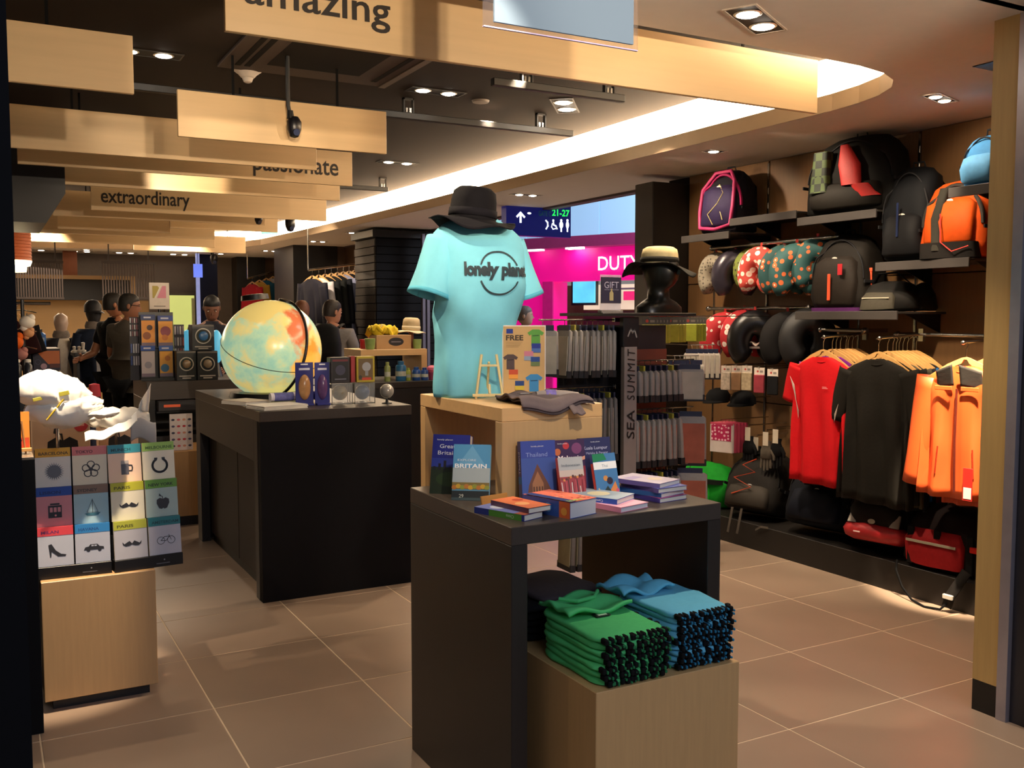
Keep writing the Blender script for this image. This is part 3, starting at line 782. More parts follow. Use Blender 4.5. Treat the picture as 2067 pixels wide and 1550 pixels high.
shelf(2.75, 3.17, 2.130, 'black wall shelf under the light blue bag', 4.20)
def rod(y0, y1, x, z, lab):
    t = thing('hanging_rod', lab, 'rod', (x, y0, z))
    MB().cyl((0, 0, 0), (0, y1 - y0, 0), .012, 12).build('bar', CHROME, t, smooth=True)
    for y in (0.02, y1 - y0 - .02):
        MB().box(0, 4.79 - x, y - .008, y + .008, -.012, .012).build('arm', CHROME, t)
        MB().ball((0, y, 0), .02).build('socket', CHROME, t, smooth=True)
rod(4.18, 5.36, 4.55, 1.985, 'upper chrome rod with the patterned neck pillows')
rod(4.45, 5.45, 4.60, 1.560, 'lower chrome rod with the red floral and black neck pillows')
rod(4.0, 4.385, 4.60, 1.42, 'chrome rod behind the red shirt hangers')
rod(3.05, 3.82, 4.62, 1.40, 'chrome rod over the black shirts and orange jacket')

# ================================================================== SPINNER RACK WITH GREY POUCHES
RYc = 3.74; RXc = P(1273, 775, Y=RYc).x
t = thing('spinner_rack', 'tall grey rack lettered SEA SUMMIT up its flat post, hung with pouches', 'rack', (RXc, RYc, 0))
MB().bbox(-.037, .037, 0, .03, .12, 1.36, .002).build('post', mat('#8a807a', .5), t)
MB().bbox(-.045, .045, -.002, .032, 1.36, 1.50, .002).build('header', mat('#17171c', .4), t)
mm = MB(); FRr = frame((0, -.0035, 0), (0, 0, 1), (-1, 0, 0))
a = P(1273, 886, Y=RYc).z; b = P(1273, 830, Y=RYc).z
text_into(mm, 'SEA', a, -.022, .044, b - a + .005, bold=.006, M=FRr, shear=.12)
a = P(1273, 808, Y=RYc).z; b = P(1273, 708, Y=RYc).z
mm.build('lettering', mat('#141214', .5), t); mm = MB()
text_into(mm, 'SUMMIT', a, -.022, .044, b - a + .004, bold=.0, M=FRr, shear=.12, space=1.25)
mm.build('lettering', mat('#141214', .5), t)
mm = MB(); stroke(mm, [(-.02, 1.41), (-.003, 1.445), (.006, 1.425), (.018, 1.44), (.03, 1.405)], .007, M=frame((0, -.0035, 0), (1, 0, 0), (0, 0, 1)))
mm.build('emblem', mat('#8d8a86', .5), t)
MB().bbox(-.30, .34, .17, .185, .62, 1.46, .002).build('back_panel', mat('#221c1e', .6), t)
MB().bbox(-.01, .01, .03, .17, .60, 1.46, .001).build('web', mat('#221c1e', .6), t)
MB().box(.05, .34, .164, .1695, .64, 1.34).build('colour_panel', mat('#7a3a26', .6, var=.3, scale=4), t)
MB().cyl((0, .18, .02), (0, .18, .64), .02, 14).build('stem', BLACKM, t)
MB().loft([(.03, .2, 0, .26, .22), (.03, .2, .02, .25, .21), (.03, .2, .03, .05, .05)], 28).build('foot', BLACKM, t)
# shelf top carrying head and sign
MB().bbox(-.19, .36, -.04, .34, 1.505, 1.52, .002).build('top_plate', mat('#1c1a1a', .4), t)

def pouch(name, lab, group, W, H, D, front, edge, top, rz=0, loc=(0, 0, 0)):
    """flat hanging pack: local x is its thickness, y its width, z up; hook at the origin, front looks to -x"""
    t = thing(name, lab, 'pouch', loc, rz, group)
    MB().loft([(0, 0, -H, D * .30, W * .46, 5), (0, 0, -H + .01, D * .5, W * .5, 5), (0, 0, -H * .5, D * .5, W * .5, 5), (0, 0, -.045, D * .42, W * .48, 5), (0, 0, -.035, D * .12, W * .40, 4)], 16).build('pack', edge, t, smooth=50)
    MB().bbox(-D * .52 - .002, -D * .5 + .001, -W * .44, W * .44, -H * .95, -H * .25, .0008).build('label', front, t)
    MB().bbox(-D * .2, D * .2, -W * .35, W * .35, -.055, -.012, .001).build('header_card', top, t)
    MB().bbox(-D * .56, D * .52, -W * .505, W * .505, -H, -H + .035, .002).build('base_band', mat('#17171a', .6), t)
    MB().tube([(0, 0, -.012), (0, 0, .004), (0, .004, .008)], .0018, 6).build('hook', CHROME, t)
    return t
edge_g = cloth('#8d8780', .6); edge_d = cloth('#6e6964', .6); frt = mat('#8c8468', .6, var=.35, scale=14)
frt2 = mat('#b0a795', .6, var=.3, scale=12); frt3 = mat('#a3563c', .6, var=.4, scale=10); navyc = mat('#232840', .5); yel = mat('#a9a13a', .6)
# (side, y, z, height, depth range, count, label)
random.seed(2)
rows = [
 (-1, 3.83, 1.475, .26, .05, .33, 9, 'grey pouch on the upper left peg of the pouch rack', frt2, edge_g),
 (-1, 3.82, 1.155, .34, .05, .35, 10, 'grey pouch on the middle left peg of the pouch rack', frt2, edge_d),
 (-1, 3.83, .80, .50, .05, .30, 7, 'grey pouch on the lowest left peg of the pouch rack', frt, edge_d),
 (1, 3.83, 1.275, .19, .06, .34, 8, 'grey pouch on the upper right peg of the pouch rack', frt2, edge_g),
 (1, 3.83, 1.035, .27, .055, .34, 9, 'grey pouch on the middle right peg, beside the word SEA', frt3, edge_g),
 (1, 3.83, .745, .30, .055, .34, 9, 'grey pouch on the lowest right peg of the pouch rack', frt3, edge_g),
]
for sd, y, z, H, a, b, n, lab, fm, em in rows:
    x0 = RXc + sd * .036; x1 = RXc + sd * .455
    pt_ = thing('peg', lab.replace('grey pouch on the', 'chrome peg,').replace(' of the pouch rack', ' side of the pouch rack'), 'peg', (min(x0, x1), y, z + .012), group='chrome pegs of the pouch rack')
    MB().cyl((0, 0, 0), (abs(x1 - x0), 0, 0), .0035, 8).build('bar', CHROME, pt_)
    MB().bbox((-.004 if sd > 0 else abs(x1 - x0) - .008), (.008 if sd > 0 else abs(x1 - x0) + .004), -.012, RYc - y + .0, -.01, .01, .001).build('arm', CHROME, pt_) if False else MB().bbox((-.03 if sd > 0 else abs(x1 - x0) - .004), (.004 if sd > 0 else abs(x1 - x0) + .03), -.012, .012, -.01, .01, .001).build('arm', CHROME, pt_)
    proto = None
    st = (b - a) / n
    ORD = ['first', 'second', 'third', 'fourth', 'fifth', 'sixth', 'seventh', 'eighth', 'ninth', 'tenth']
    for k in range(n):
        x = RXc + sd * (a + st * (k + .5))
        if proto is None: proto = {}
        kk = 1 if (k + len(lab)) % 5 == 2 else 0
        if kk not in proto:
            proto[kk] = o = pouch('pouch', lab, lab.replace('grey pouch', 'grey pouches'), .13, H, st * .78, fm, em, yel if kk else navyc, 0 if sd < 0 else PI, (x, y, z))
        else:
            o = copy_tree(proto[kk], (x, y, z))
        o['label'] = lab.replace('grey pouch on the', 'grey pouch, %s from the post on the' % ORD[k])[:110]
        o.rotation_euler = (random.uniform(-.02, .02), random.uniform(-.02, .02) + (-.05 * k / n if sd > 0 else .05 * k / n) * sd * -1, (0 if sd < 0 else PI) + random.uniform(-.08, .08))
# larger fronts seen on the outer ends
for (x, y, z, W, H, fm, lab, rz) in (
  (RXc - .435, 3.83, 1.475, .15, .25, frt2, 'olive and grey printed pouch at the left end of the upper peg', .95),
  (RXc - .445, 3.82, 1.155, .15, .32, frt, 'olive pouch hanging at the left end of the middle peg', .9),
  (RXc + .43, 3.83, 1.275, .15, .20, frt2, 'beige fronted pouch at the right end of the upper right peg', PI - 2.2),
  (RXc + .44, 3.83, 1.035, .16, .29, frt3, 'rust brown pouch at the right end of the middle right peg', PI - 2.2),
  (RXc + .44, 3.83, .745, .18, .30, frt3, 'rust brown pouch at the right end of the lowest peg', PI - 2.2)):
    pouch('pouch', lab, None, W, H, .02, fm, edge_g, navyc, rz, (x, y, z))
# further pegs on the wall side of the rack: bright grey packs in two steps (behind, closer to the wall)
for i, (px, py, ln, lab) in enumerate(((1405, 722, 5, 'silver grey pack on the peg right of the pouch rack, nearer one'), (1438, 700, 5, 'silver grey pack on the highest peg right of the pouch rack'))):
    q = P(px, py, Y=4.25 + i * .12); proto = None
    for k in range(ln):
        loc = (q.x - .028 * k, q.y + .012 * k, q.z)
        if proto is None: proto = o = pouch('pouch', lab, lab.replace('pack', 'packs', 1), .10, .19, .02, frt2, cloth('#b5ada1', .5), navyc, PI - 2.5, loc)
        else: o = copy_tree(proto, loc)
        o.rotation_euler = (0, 0, PI - 2.5 + random.uniform(-.05, .05))
    w_ = thing('peg', 'short chrome peg carrying the %s silver grey packs' % ('nearer' if i == 0 else 'higher'), 'peg', (q.x - .13, q.y + .02, q.z + .012))
    MB().cyl((0, 0.02, 0), (.15, -.02, 0), .003, 8).cyl((0, .02, 0), (0, .3, 0), .003, 8).build('bar', CHROME, w_)

# gift sign on the rack
q = P(1234, 625, Y=RYc + .02); q.z = 1.52
s0 = P(1214, 600, Y=RYc + .02).x; s1 = P(1254, 600, Y=RYc + .02).x; zt = P(1234, 559, Y=RYc + .02).z; zb_ = P(1234, 612, Y=RYc + .02).z
t = thing('gift_sign', 'small navy sign lettered GIFT with a pale bottle, on top of the pouch rack', 'sign', (s0, RYc + .02, 1.52))
W = s1 - s0
MB().bbox(0, W, 0, .006, zb_ - 1.52, zt - 1.52, .001).build('panel', mat('#2a2740', .5), t)
MB().bbox(-.005, W + .005, -.01, .025, 0, .012, .002).build('base', mat('#8f857e', .3), t)
MB().bbox(-.003, W + .003, .0065, .009, .012, zt - 1.51, .001).build('acrylic_back', mat('#cfcfd8', .1, alpha=.4), t)
mm = MB(); F_ = frame((0, -.001, 0), (1, 0, 0), (0, 0, 1)); H = zt - 1.52
text_into(mm, 'GIFT', W * .14, H - .052, .030, W * .72, bold=.0, M=F_)
text_into(mm, 'WITH PURCHASE', W * .14, H - .062, .005, W * .72, M=F_)
mm.build('lettering', mat('#b6b2c6', .5), t)
mm = MB(); bx, bz = W * .5, zb_ - 1.52 + .012
flatp(mm, [(bx - .011, bz), (bx + .011, bz), (bx + .011, bz + .036), (bx + .004, bz + .046), (bx + .004, bz + .056), (bx - .004, bz + .056), (bx - .004, bz + .046), (bx - .011, bz + .036)], M=F_)
mm.build('bottle_print', mat('#b3a878', .5), t)

# mannequin head with bush hat on the rack
q = P(1330, 630, Y=3.90)
t = thing('display_bust', 'black head form in a camouflage sun hat on top of the pouch rack', 'mannequin', (q.x, 3.90, 1.52), rz=.3)
def headform(n=24):
    m = MB()
    def fn(p, a, u):
        c, s = math.cos(a), math.sin(a)
        if s < -.3 and .55 < u < .95: p = p + Vector((0, -.008 * (1 - abs(c)) * math.sin((u - .55) / .4 * PI * 2 + .4), 0))
        return p
    m.loft([(0, 0, 0, .145, .075, 3), (0, 0, .03, .15, .075, 2.6), (0, .0, .055, .11, .065, 2.4), (0, .005, .075, .06, .055), (0, .005, .12, .052, .055), (0, -.005, .14, .06, .075), (0, -.012, .17, .070, .092), (0, -.008, .215, .080, .100), (0, 0, .26, .078, .098), (0, .005, .30, .06, .078), (0, .005, .325, .03, .04), (0, .005, .332, .004, .004)], n, fn=fn)
    m.prism([(-.012, -.095), (.012, -.095), (0, -.125)], .19, .215)
    return m
headform().build('head', mat('#14130f', .35), t, smooth=60)
def sun_hat(parent, cx, cz, r, brim, crown, m_c, m_b, tilt=.0, wav=.25, cy=0):
    M_ = Matrix.Translation((cx, cy, cz)) @ Matrix.Rotation(tilt, 4, 'Y')
    m = MB()
    def fn(p, a, u): return p + Vector((0, 0, .0))
    m.loft([(0, 0, -.01, r * 1.02, r * 1.12), (0, 0, .01, r, r * 1.1), (0, 0, crown * .55, r * .97, r * 1.07), (0, 0, crown * .85, r * .9, r), (0, 0, crown * .98, r * .7, r * .8), (0, 0, crown, r * .3, r * .35), (0, 0, crown * .99, .005, .005)], 32, M=M_, capb=False)
    m.build('crown', m_c, parent, smooth=60)
    m = MB()
    def br(i, j):
        a = 2 * PI * i; rr = r * 1.02 + brim * j
        z = -brim * .28 * j + wav * brim * j * math.sin(a * 2 + 1.0) * .8 + .12 * brim * j * math.sin(a * 5)
        return M_ @ Vector((rr * math.cos(a), rr * 1.08 * math.sin(a), z - .008))
    m.grid(br, 48, 6); m.build('brim', m_b, parent, smooth=60, solid=.004)
    m = MB()
    m.loft([(0, 0, .004, r * 1.03, r * 1.13), (0, 0, .03, r * 1.015, r * 1.115)], 32, M=M_, capb=False, capt=False).build('band', m_b, parent, smooth=60, solid=.003)
camo = mat('#a39a6a', .8, var=.6, scale=16)
sun_hat(t, 0, .245, .088, .085, .085, mat('#c9b98a', .8, var=.55, scale=18), mat('#1c1a14', .8), tilt=.05, wav=.45)

# ================================================================== PRINT HELPER
class Pr:
    """flat print on a local XY plane; every shape has its own ink"""
    def __init__(s, emit=0): s.mb = MB(); s.c = []; s.z = .0004; s.e = emit
    def idx(s, c):
        if c not in s.c: s.c.append(c)
        return s.c.index(c)
    def poly(s, pts, c): flatp(s.mb, pts, s.idx(c), s.z); s.z += .00008; return s
    def rect(s, x0, x1, y0, y1, c): return s.poly(rect(x0, x1, y0, y1), c)
    def disc(s, x, y, r, c, ry=None): return s.poly(disc(x, y, r, 20, ry), c)
    def line(s, pts, w, c, closed=False): stroke(s.mb, pts, w, s.idx(c), s.z, closed); s.z += .00008; return s
    def text(s, t, x, y, h, c, w=None, bold=.0, align='l', rot=0): text_into(s.mb, t, x, y, h, w, s.idx(c), bold, s.z, align=align, rot=rot); s.z += .00008; return s
    def build(s, parent, M, name='print'):
        return s.mb.build(name, [mat(c, .5, var=.05, emit=s.e) for c in s.c] or PAPER, parent, M=M)

def book(lab, M, w, h, th, cover, draw=None, spine=None, group=None, name='book', spine_draw=None, pages='#e6e0d2'):
    """x width, z height, y thickness away from the reader; printed front looks to -y; spine at x=0"""
    t = thing(name, lab, 'book', M=M, group=group); c = .0012
    MB().box(0, w, 0, c, 0, h).box(0, w, th - c, th, 0, h).box(0, c, c, th - c, 0, h).build('cover', mat(cover, .35, var=.06), t)
    MB().box(c, w - .002, c, th - c, .002, h - .002).build('page_block', mat(pages, .8, var=.06, scale=90, stretch=(1, 40, 1)), t)
    if draw:
        p = Pr(); draw(p, w, h); p.build(t, frame((0, -.0002, 0), (1, 0, 0), (0, 0, 1)), 'cover_print')
    if spine_draw:
        p = Pr(); spine_draw(p, th, h); p.build(t, frame((-.0002, 0, 0), (0, -1, 0), (0, 0, 1)) @ Matrix.Translation((-th, 0, 0)), 'spine_print')
    return t
def stand(x, y, z, rz, lean): return Matrix.Translation((x, y, z)) @ Matrix.Rotation(R_(rz), 4, 'Z') @ Matrix.Rotation(-R_(lean), 4, 'X')
def lie(x, y, z, rz):  # printed cover up: x width, z height -> away from viewer
    return Matrix.Translation((x, y, z)) @ Matrix.Rotation(R_(rz), 4, 'Z') @ Matrix.Rotation(-PI / 2, 4, 'X')
TT = .92
WHT = '#e9ebf0'; NV = '#1d2470'
def d_gb(p, w, h):
    p.rect(0, w, h * .60, h, '#232a86').rect(0, w, h * .45, h * .60, '#2f3f9c').rect(0, w, 0, h * .45, '#22301f')
    for k in range(7): p.rect(w * (.05 + k * .14), w * (.12 + k * .14), h * .40, h * (.46 + .05 * (k % 3)), '#20202c')
    p.disc(w * .5, h * .25, w * .35, '#2b4022', h * .12)
    p.text('lonely planet', w * .12, h * .90, h * .025, WHT, w * .42).text('Great', w * .2, h * .77, h * .065, WHT, w * .42).text('Britain', w * .16, h * .66, h * .065, WHT, w * .5)
book('thick navy Great Britain guidebook leaning in the open side of the maple riser', stand(1.272, 2.885, TT, -42, 14), .128, .197, .035, NV, d_gb, NV)
def d_br(p, w, h):
    p.rect(0, w, h * .55, h, '#4f93bd').poly([(w * .1, h * .6), (w * .5, h * .98), (w * .9, h * .6)], '#6aa6c9').rect(0, w, h * .30, h * .58, '#a6b0b0')
    p.rect(0, w, h * .20, h * .32, '#7d6a34')
    for k in range(9): p.disc(w * (.06 + k * .11), h * (.23 + .02 * (k % 2)), w * .07, ['#b4702c', '#c79b2b', '#8c9136'][k % 3], h * .04)
    p.rect(0, w, 0, h * .17, '#1c2222').rect(0, w, .0, h * .05, '#3a4a4a')
    p.text('EXPLORE', w * .12, h * .70, h * .035, '#dfe8ea', w * .5).text('BRITAIN', w * .05, h * .575, h * .075, '#f2f4f2', w * .86, bold=.02).text('29', w * .2, h * .05, h * .06, '#c9c9b8')
book('blue skied Britain guidebook leaning in front of the navy Great Britain book', stand(1.286, 2.745, TT, -36, 17), .120, .180, .018, '#5b8ea6', d_br)
def d_th(p, w, h):
    p.rect(0, w, 0, h, '#3e58a2').rect(0, w, h * .72, h, '#34479a')
    p.poly([(w * .12, 0), (w * .2, h * .28), (w * .46, h * .62), (w * .75, h * .30), (w * .95, 0)], '#6e4634').poly([(w * .3, 0), (w * .3, h * .3), (w * .46, h * .5), (w * .62, h * .3), (w * .62, 0)], '#a5714c')
    for k in range(4): p.rect(w * (.32 + k * .08), w * (.36 + k * .08), 0, h * .25, '#5b3a2c')
    p.text('lonely planet', w * .3, h * .90, h * .022, WHT, w * .36).text('Thailand', w * .14, h * .74, h * .07, '#8fa2d6', w * .62)
def s_th(p, w, h):
    p.rect(0, w, h * .30, h * .42, '#1f7bc4').rect(0, w, 0, h * .30, '#5b5f9a').text('Thailand', w * .72, h * .46, w * .5, WHT, h * .36, rot=PI / 2)
yb = 2.60
book('blue Thailand guidebook with a temple on its cover, leaning on the maple riser front', stand(1.462, yb - .005, TT, -8, 7), .118, .192, .026, '#2c3c96', d_th, spine_draw=s_th)
def d_my(p, w, h):
    p.rect(0, w, 0, h, '#3a1f4a').disc(w * .42, h * .90, w * .10, '#c23338').disc(w * .15, h * .80, w * .10, '#c76a3a').disc(w * .75, h * .85, w * .16, '#7a3f6c').rect(0, w, 0, h * .55, '#8c2a3c').poly([(0, h * .5), (w, h * .66), (w, h * .72), (w * .4, h * .6)], '#e4a489')
    p.text('Malaysia', w * .16, h * .66, h * .075, '#f0e4e4', w * .74, bold=.015).text('lonely planet', w * .16, h * .93, h * .02, WHT, w * .3)
def s_my(p, w, h): p.rect(0, w, 0, h, '#20246e').text('Malaysia', w * .7, h * .3, w * .4, WHT, h * .5, rot=PI / 2)
book('dark purple Malaysia guidebook between the Thailand and the Kuala Lumpur books', stand(1.572, yb - .018, TT, -8, 8), .112, .190, .026, '#20246e', d_my, spine_draw=s_my)
def d_kl(p, w, h):
    p.rect(0, w, 0, h, '#272a58').rect(0, w, 0, h * .5, '#3a3f72').text('Kuala Lumpur', w * .1, h * .80, h * .055, '#c9cce6', w * .8).text('Melaka & Penang', w * .18, h * .72, h * .04, '#b3b6d6', w * .72).text('lonely planet', w * .35, h * .92, h * .02, WHT, w * .3)
book('navy Kuala Lumpur guidebook, rightmost of the back row on the dark table', stand(1.680, yb - .016, TT, -4, 8), .112, .190, .022, '#272a58', d_kl)
def d_in(p, w, h):
    p.rect(0, w, 0, h, '#c9b8ae').rect(0, w, h * .72, h, '#aeb2b4').rect(0, w, 0, h * .58, '#a14048')
    random.seed(3)
    for k in range(10):
        x = w * (.08 + .09 * k); p.line([(x, 0), (x + w * random.uniform(-.04, .04), h * random.uniform(.35, .55))], w * .035, ['#d8cfc9', '#7d2532', '#c25560', '#4a3038'][k % 4]); p.disc(x, h * random.uniform(.5, .6), w * .045, ['#7a4a38', '#d98a4a', '#5a3430'][k % 3])
    p.text('Indonesian', w * .12, h * .80, h * .055, '#5d6a78', w * .75)
def s_in(p, w, h): p.rect(0, w, 0, h, '#f0705c')
book('small phrasebook with a red spine showing a crowd of people, before the Malaysia book', stand(1.560, yb - .085, TT, -3, 15), .088, .145, .014, '#e0665a', d_in, spine_draw=s_in)
def d_tp(p, w, h):
    p.rect(0, w, 0, h, '#4379ac').poly([(0, h * .82), (w * .6, h * .86), (w * .5, h), (0, h)], '#1f7d54').rect(0, w, h * .66, h * .82, '#eceff0').text('Thai', w * .36, h * .70, h * .065, '#7d95a8')
    p.poly([(w * .1, h * .05), (w * .5, h * .3), (w * .7, h * .1), (w * .4, 0)], '#2b3c3e').disc(w * .45, h * .46, w * .1, '#c98a4a').disc(w * .62, h * .40, w * .13, '#2e2638').poly([(w * .6, h * .2), (w * .85, h * .38), (w * .95, h * .15), (w * .8, h * .05)], '#dd8a4e').disc(w * .9, h * .18, w * .07, '#d45c7c').line([(w * .1, h * .25), (w * .2, h * .1)], w * .05, '#c9b28a').disc(w * .92, h * .05, w * .08, '#6cc0b4')
def s_tp(p, w, h): p.rect(0, w, 0, h * .8, '#dd5448')
book('small blue Thai phrasebook with a green corner, before the Kuala Lumpur book', stand(1.690, yb - .088, TT, 2, 15), .090, .148, .013, '#31509a', d_tp, spine_draw=s_tp)
# flat books
def d_ind(p, w, h):
    p.rect(0, w, 0, h, '#e2765c')
    random.seed(9)
    for k in range(26): p.disc(random.uniform(.08, .92) * w, random.uniform(.1, .9) * h, w * random.uniform(.02, .07), random.choice(['#f09a78', '#c9503f', '#f3b590', '#b8474b']), h * .02)
    p.rect(0, w * .25, 0, h * .95, '#243a78').text('India', w * .05, h * .03, h * .09, '#b8e45c', w * .5, bold=.02)
def s_ind(p, w, h): p.rect(0, w, 0, h, '#2a4d9c').rect(0, w, 0, h * .22, '#d8632f').disc(w * .5, h * .45, w * .28, '#5aa0d8').disc(w * .4, h * .12, w * .25, '#e89a3c')
book('very thick orange India guidebook lying flat at the front edge of the dark table', lie(1.462, 2.318, TT + .047, 16), .118, .192, .047, '#2c4a94', d_ind, spine_draw=s_ind, pages='#cfd0d6')
def d_ch(p, w, h): p.rect(0, w, 0, h, '#6e78b8').disc(w * .5, h * .7, w * .3, '#c9cfe0').rect(0, w, 0, h * .2, '#a8553f')
def s_ch(p, w, h): p.rect(0, w, 0, h, '#33408a').rect(0, w, h * .05, h * .7, '#5c9a3a').text('China', w * .7, h * .2, w * .5, '#dff0c8', rot=PI / 2)
book('flat guidebook with a green spine at the left front of the dark table', lie(1.330, 2.352, TT + .018, 21), .086, .192, .018, '#33408a', d_ch, spine_draw=s_ch)
def d_ch2(p, w, h): p.rect(0, w, 0, h, '#e27a4c').disc(w * .4, h * .4, w * .25, '#f2b070').disc(w * .7, h * .7, w * .2, '#b8472f')
book('orange covered guidebook lying on the one with the green spine', lie(1.350, 2.362, TT + .034, 12), .088, .17, .0155, '#5a3a4a', d_ch2)
def d_lp(p, w, h): p.rect(0, w, 0, h, '#8fa2b4').disc(w * .5, h * .5, w * .3, '#d0c9a8').text('South', w * .1, h * .8, h * .06, WHT)
def s_lp(p, w, h): p.rect(0, w, 0, h, '#2d55b0').text('Cambodia', w * .7, h * .25, w * .5, WHT, rot=PI / 2)
book('flat grey blue guidebook with a cobalt spine right of the India book', lie(1.655, 2.36, TT + .032, 28), .12, .19, .016, '#2d55b0', d_lp, spine_draw=s_lp)
book('guidebook with white page edges lying under the cobalt spined one', lie(1.640, 2.318, TT + .016, 14), .128, .192, .0155, '#d88aa8', lambda p, w, h: p.rect(0, w, 0, h, '#d9a3bd'), pages='#d4d6de')
for i, (lab, c, sc, a) in enumerate((('lowest book of the pile at the right end of the dark table', '#4b3f96', '#c04a7c', 8), ('second lowest book of the pile at the right end of the dark table', '#2f62a8', '#7a6cc0', 15), ('second highest book of the pile at the right end of the dark table', '#594a8c', '#5868b0', 4), ('topmost book of the right hand pile, with a pale printed cover', '#6a5ca0', '#b9b2c8', 20))):
    book(lab, lie(1.835 + .008 * (i % 2), 2.385 + .004 * i, TT + .0145 * (i + 1), a), .122, .185, .0142, c, (lambda cc: lambda p, w, h: p.rect(0, w, 0, h, cc).rect(w * .1, w * .6, h * .6, h * .8, '#9a8fc0').disc(w * .6, h * .35, w * .2, '#c9bfae'))(sc))
# little wooden stand (tipped over easel) at the left front
t = thing('book_stand', 'small wooden folding book stand lying between the Britain book and the flat guidebooks', 'stand', (1.318, 2.590, TT), R_(12))
MB().bbox(0, .105, -.002, .004, 0.004, .034, .001, M=Matrix.Rotation(-.25, 4, 'X')).build('back_slat', wood('#b9813e', .5, 'x'), t)
MB().bbox(0, .12, -.045, -.038, 0, .008, .001).bbox(0, .007, -.045, .01, 0, .007, .001).bbox(.098, .105, -.045, .01, 0, .007, .001).build('frame', wood('#c08a48', .5, 'x'), t)
for k in (.02, .06, .09): MB().cyl((k, -.042, .008), (k, -.042, .016), .004, 8).build('peg', wood('#8a5a2e', .5, 'z'), t)

# ================================================================== ON THE RISER
# mannequin bust in the blue shirt
MX, MY = 1.575, 3.14
t = thing('mannequin', 'bust mannequin in a light blue T-shirt lettered lonely planet, on the maple riser', 'mannequin', (MX, MY, BZ), R_(6))
skin_k = mat('#0b0b0d', .35)
MB().loft([(0, 0, 0, .055, .04), (0, 0, .006, .055, .04), (0, 0, .008, .03, .025), (0, 0, .06, .028, .024)], 20).build('glass_base', mat('#9aa6a4', .1, alpha=.6), t, smooth=30)
MB().loft([(0, 0, .03, .12, .075), (0, 0, .12, .14, .088), (0, 0, .30, .135, .09), (0, -.01, .45, .165, .10), (0, 0, .56, .15, .08), (0, 0, .60, .07, .055), (0, 0, .66, .05, .05), (0, -.005, .70, .055, .06)], 24).build('body', skin_k, t, smooth=60)
tee_c = cloth('#7fcfe0', .85, .05, 40, .12)
SEC = [(0, 0, .000, .158, .106), (0, 0, .02, .160, .110), (0, 0, .10, .160, .114), (0, 0, .20, .155, .112), (0, -.004, .30, .162, .116), (0, -.010, .40, .178, .124), (0, -.010, .47, .190, .122), (0, -.004, .53, .193, .108), (0, 0, .575, .180, .090), (0, 0, .605, .145, .074), (0, 0, .628, .098, .064), (0, 0, .640, .072, .058)]
def sec_at(z):
    for a, b in zip(SEC, SEC[1:]):
        if a[2] <= z <= b[2]:
            u = (z - a[2]) / (b[2] - a[2]); return [a[i] + (b[i] - a[i]) * u for i in range(5)]
    return SEC[-1]
ff = []
for k in range(46):
    z = .64 * k / 45; s = sec_at(max(z, 0.0001)); ff.append((s[0], s[1], z, s[3], s[4], 2.25))
def folds(p, a, u):
    z = p.z; r = Vector((p.x, p.y, 0)); L = r.length or 1
    # diagonal drag folds from the armpit down to the waist, vertical folds at the hem
    w1 = math.exp(-((z - .36) / .16) ** 2); w2 = math.exp(-(z / .2) ** 2)
    s = math.sin(a * 3 + z * 26) * .010 * w1 * (1 if p.y < .05 else .4) + math.sin(a * 9 + z * 6) * .006 * w2 + math.sin(a * 5 - z * 40) * .006 * w1 * max(0, -math.cos(a)) 
    s += mnoise.noise(Vector((p.x * 9, p.y * 9, z * 9))) * .007
    return p + r / L * s
m = MB().loft(ff, 72, fn=folds, capb=False, capt=False)
m.build('shirt_body', tee_c, t, smooth=80, solid=.003)
MB().tube([(.074 * math.cos(q), .060 * math.sin(q) - .002 + 0, .640 - .014 * (math.sin(q) < 0) * abs(math.sin(q))) for q in [2 * PI * i / 28 for i in range(29)]], .0055, 8).build('collar', cloth('#57aec4'), t, smooth=True)
for sx in (-1, 1):
    def slf(i, j, sx=sx):
        a = 2 * PI * i; L = j
        c = Vector((sx * (.145 + .062 * L), -.006 * L, .560 - .20 * L)); ax = Vector((sx * .30, 0, -.95)).normalized()
        u = Vector((0, 1, 0)); v = ax.cross(u).normalized(); r = .062 + .018 * L + .004 * math.sin(a * 4 + L * 5) * L
        return c + u * math.cos(a) * r * 1.0 + v * math.sin(a) * r * .82
    MB().grid(slf, 30, 12).build('sleeve', tee_c, t, smooth=80, solid=.003)
    def hem(i, j, sx=sx):
        p = slf(i, .93 + .07 * j, sx); c = Vector((sx * (.145 + .062), -.006, .36)); d = (p - c); d.normalize()
        return p + d * .0022
    MB().grid(hem, 30, 1).build('sleeve_hem', cloth('#57aec4'), t, smooth=80, solid=.002)
# chest print wrapped onto the shirt
def wrap(sx, z):
    s = sec_at(z); rx, ry = s[3] + .0065, s[4] + .0065
    a = -PI / 2; n = 60; acc = 0; st = sx / n
    for _ in range(n):
        d = math.hypot(rx * math.sin(a), ry * math.cos(a)) or 1e-3; a += st / d
    c, d = math.cos(a), math.sin(a); e = 2.25
    p = Vector((s[0] + abs(c) ** (2 / e) * (1 if c >= 0 else -1) * rx, s[1] + abs(d) ** (2 / e) * (1 if d >= 0 else -1) * ry, z))
    return folds(p, a, 0)
pm = MB()
vs_, fs_ = text_geo('lonely planet', .05, space=.95)
bm = bmesh.new()
x0 = min(v.x for v in vs_); x1 = max(v.x for v in vs_); kx = .262 / (x1 - x0)
bv = [bm.verts.new((v.x, v.y, 0)) for v in vs_]
for f in fs_:
    try: bm.faces.new([bv[i] for i in f])
    except Exception: pass
bmesh.ops.triangulate(bm, faces=bm.faces[:])
bmesh.ops.subdivide_edges(bm, edges=[e for e in bm.edges if e.calc_length() > .25], cuts=2)
bmesh.ops.triangulate(bm, faces=bm.faces[:])
bm.verts.index_update()
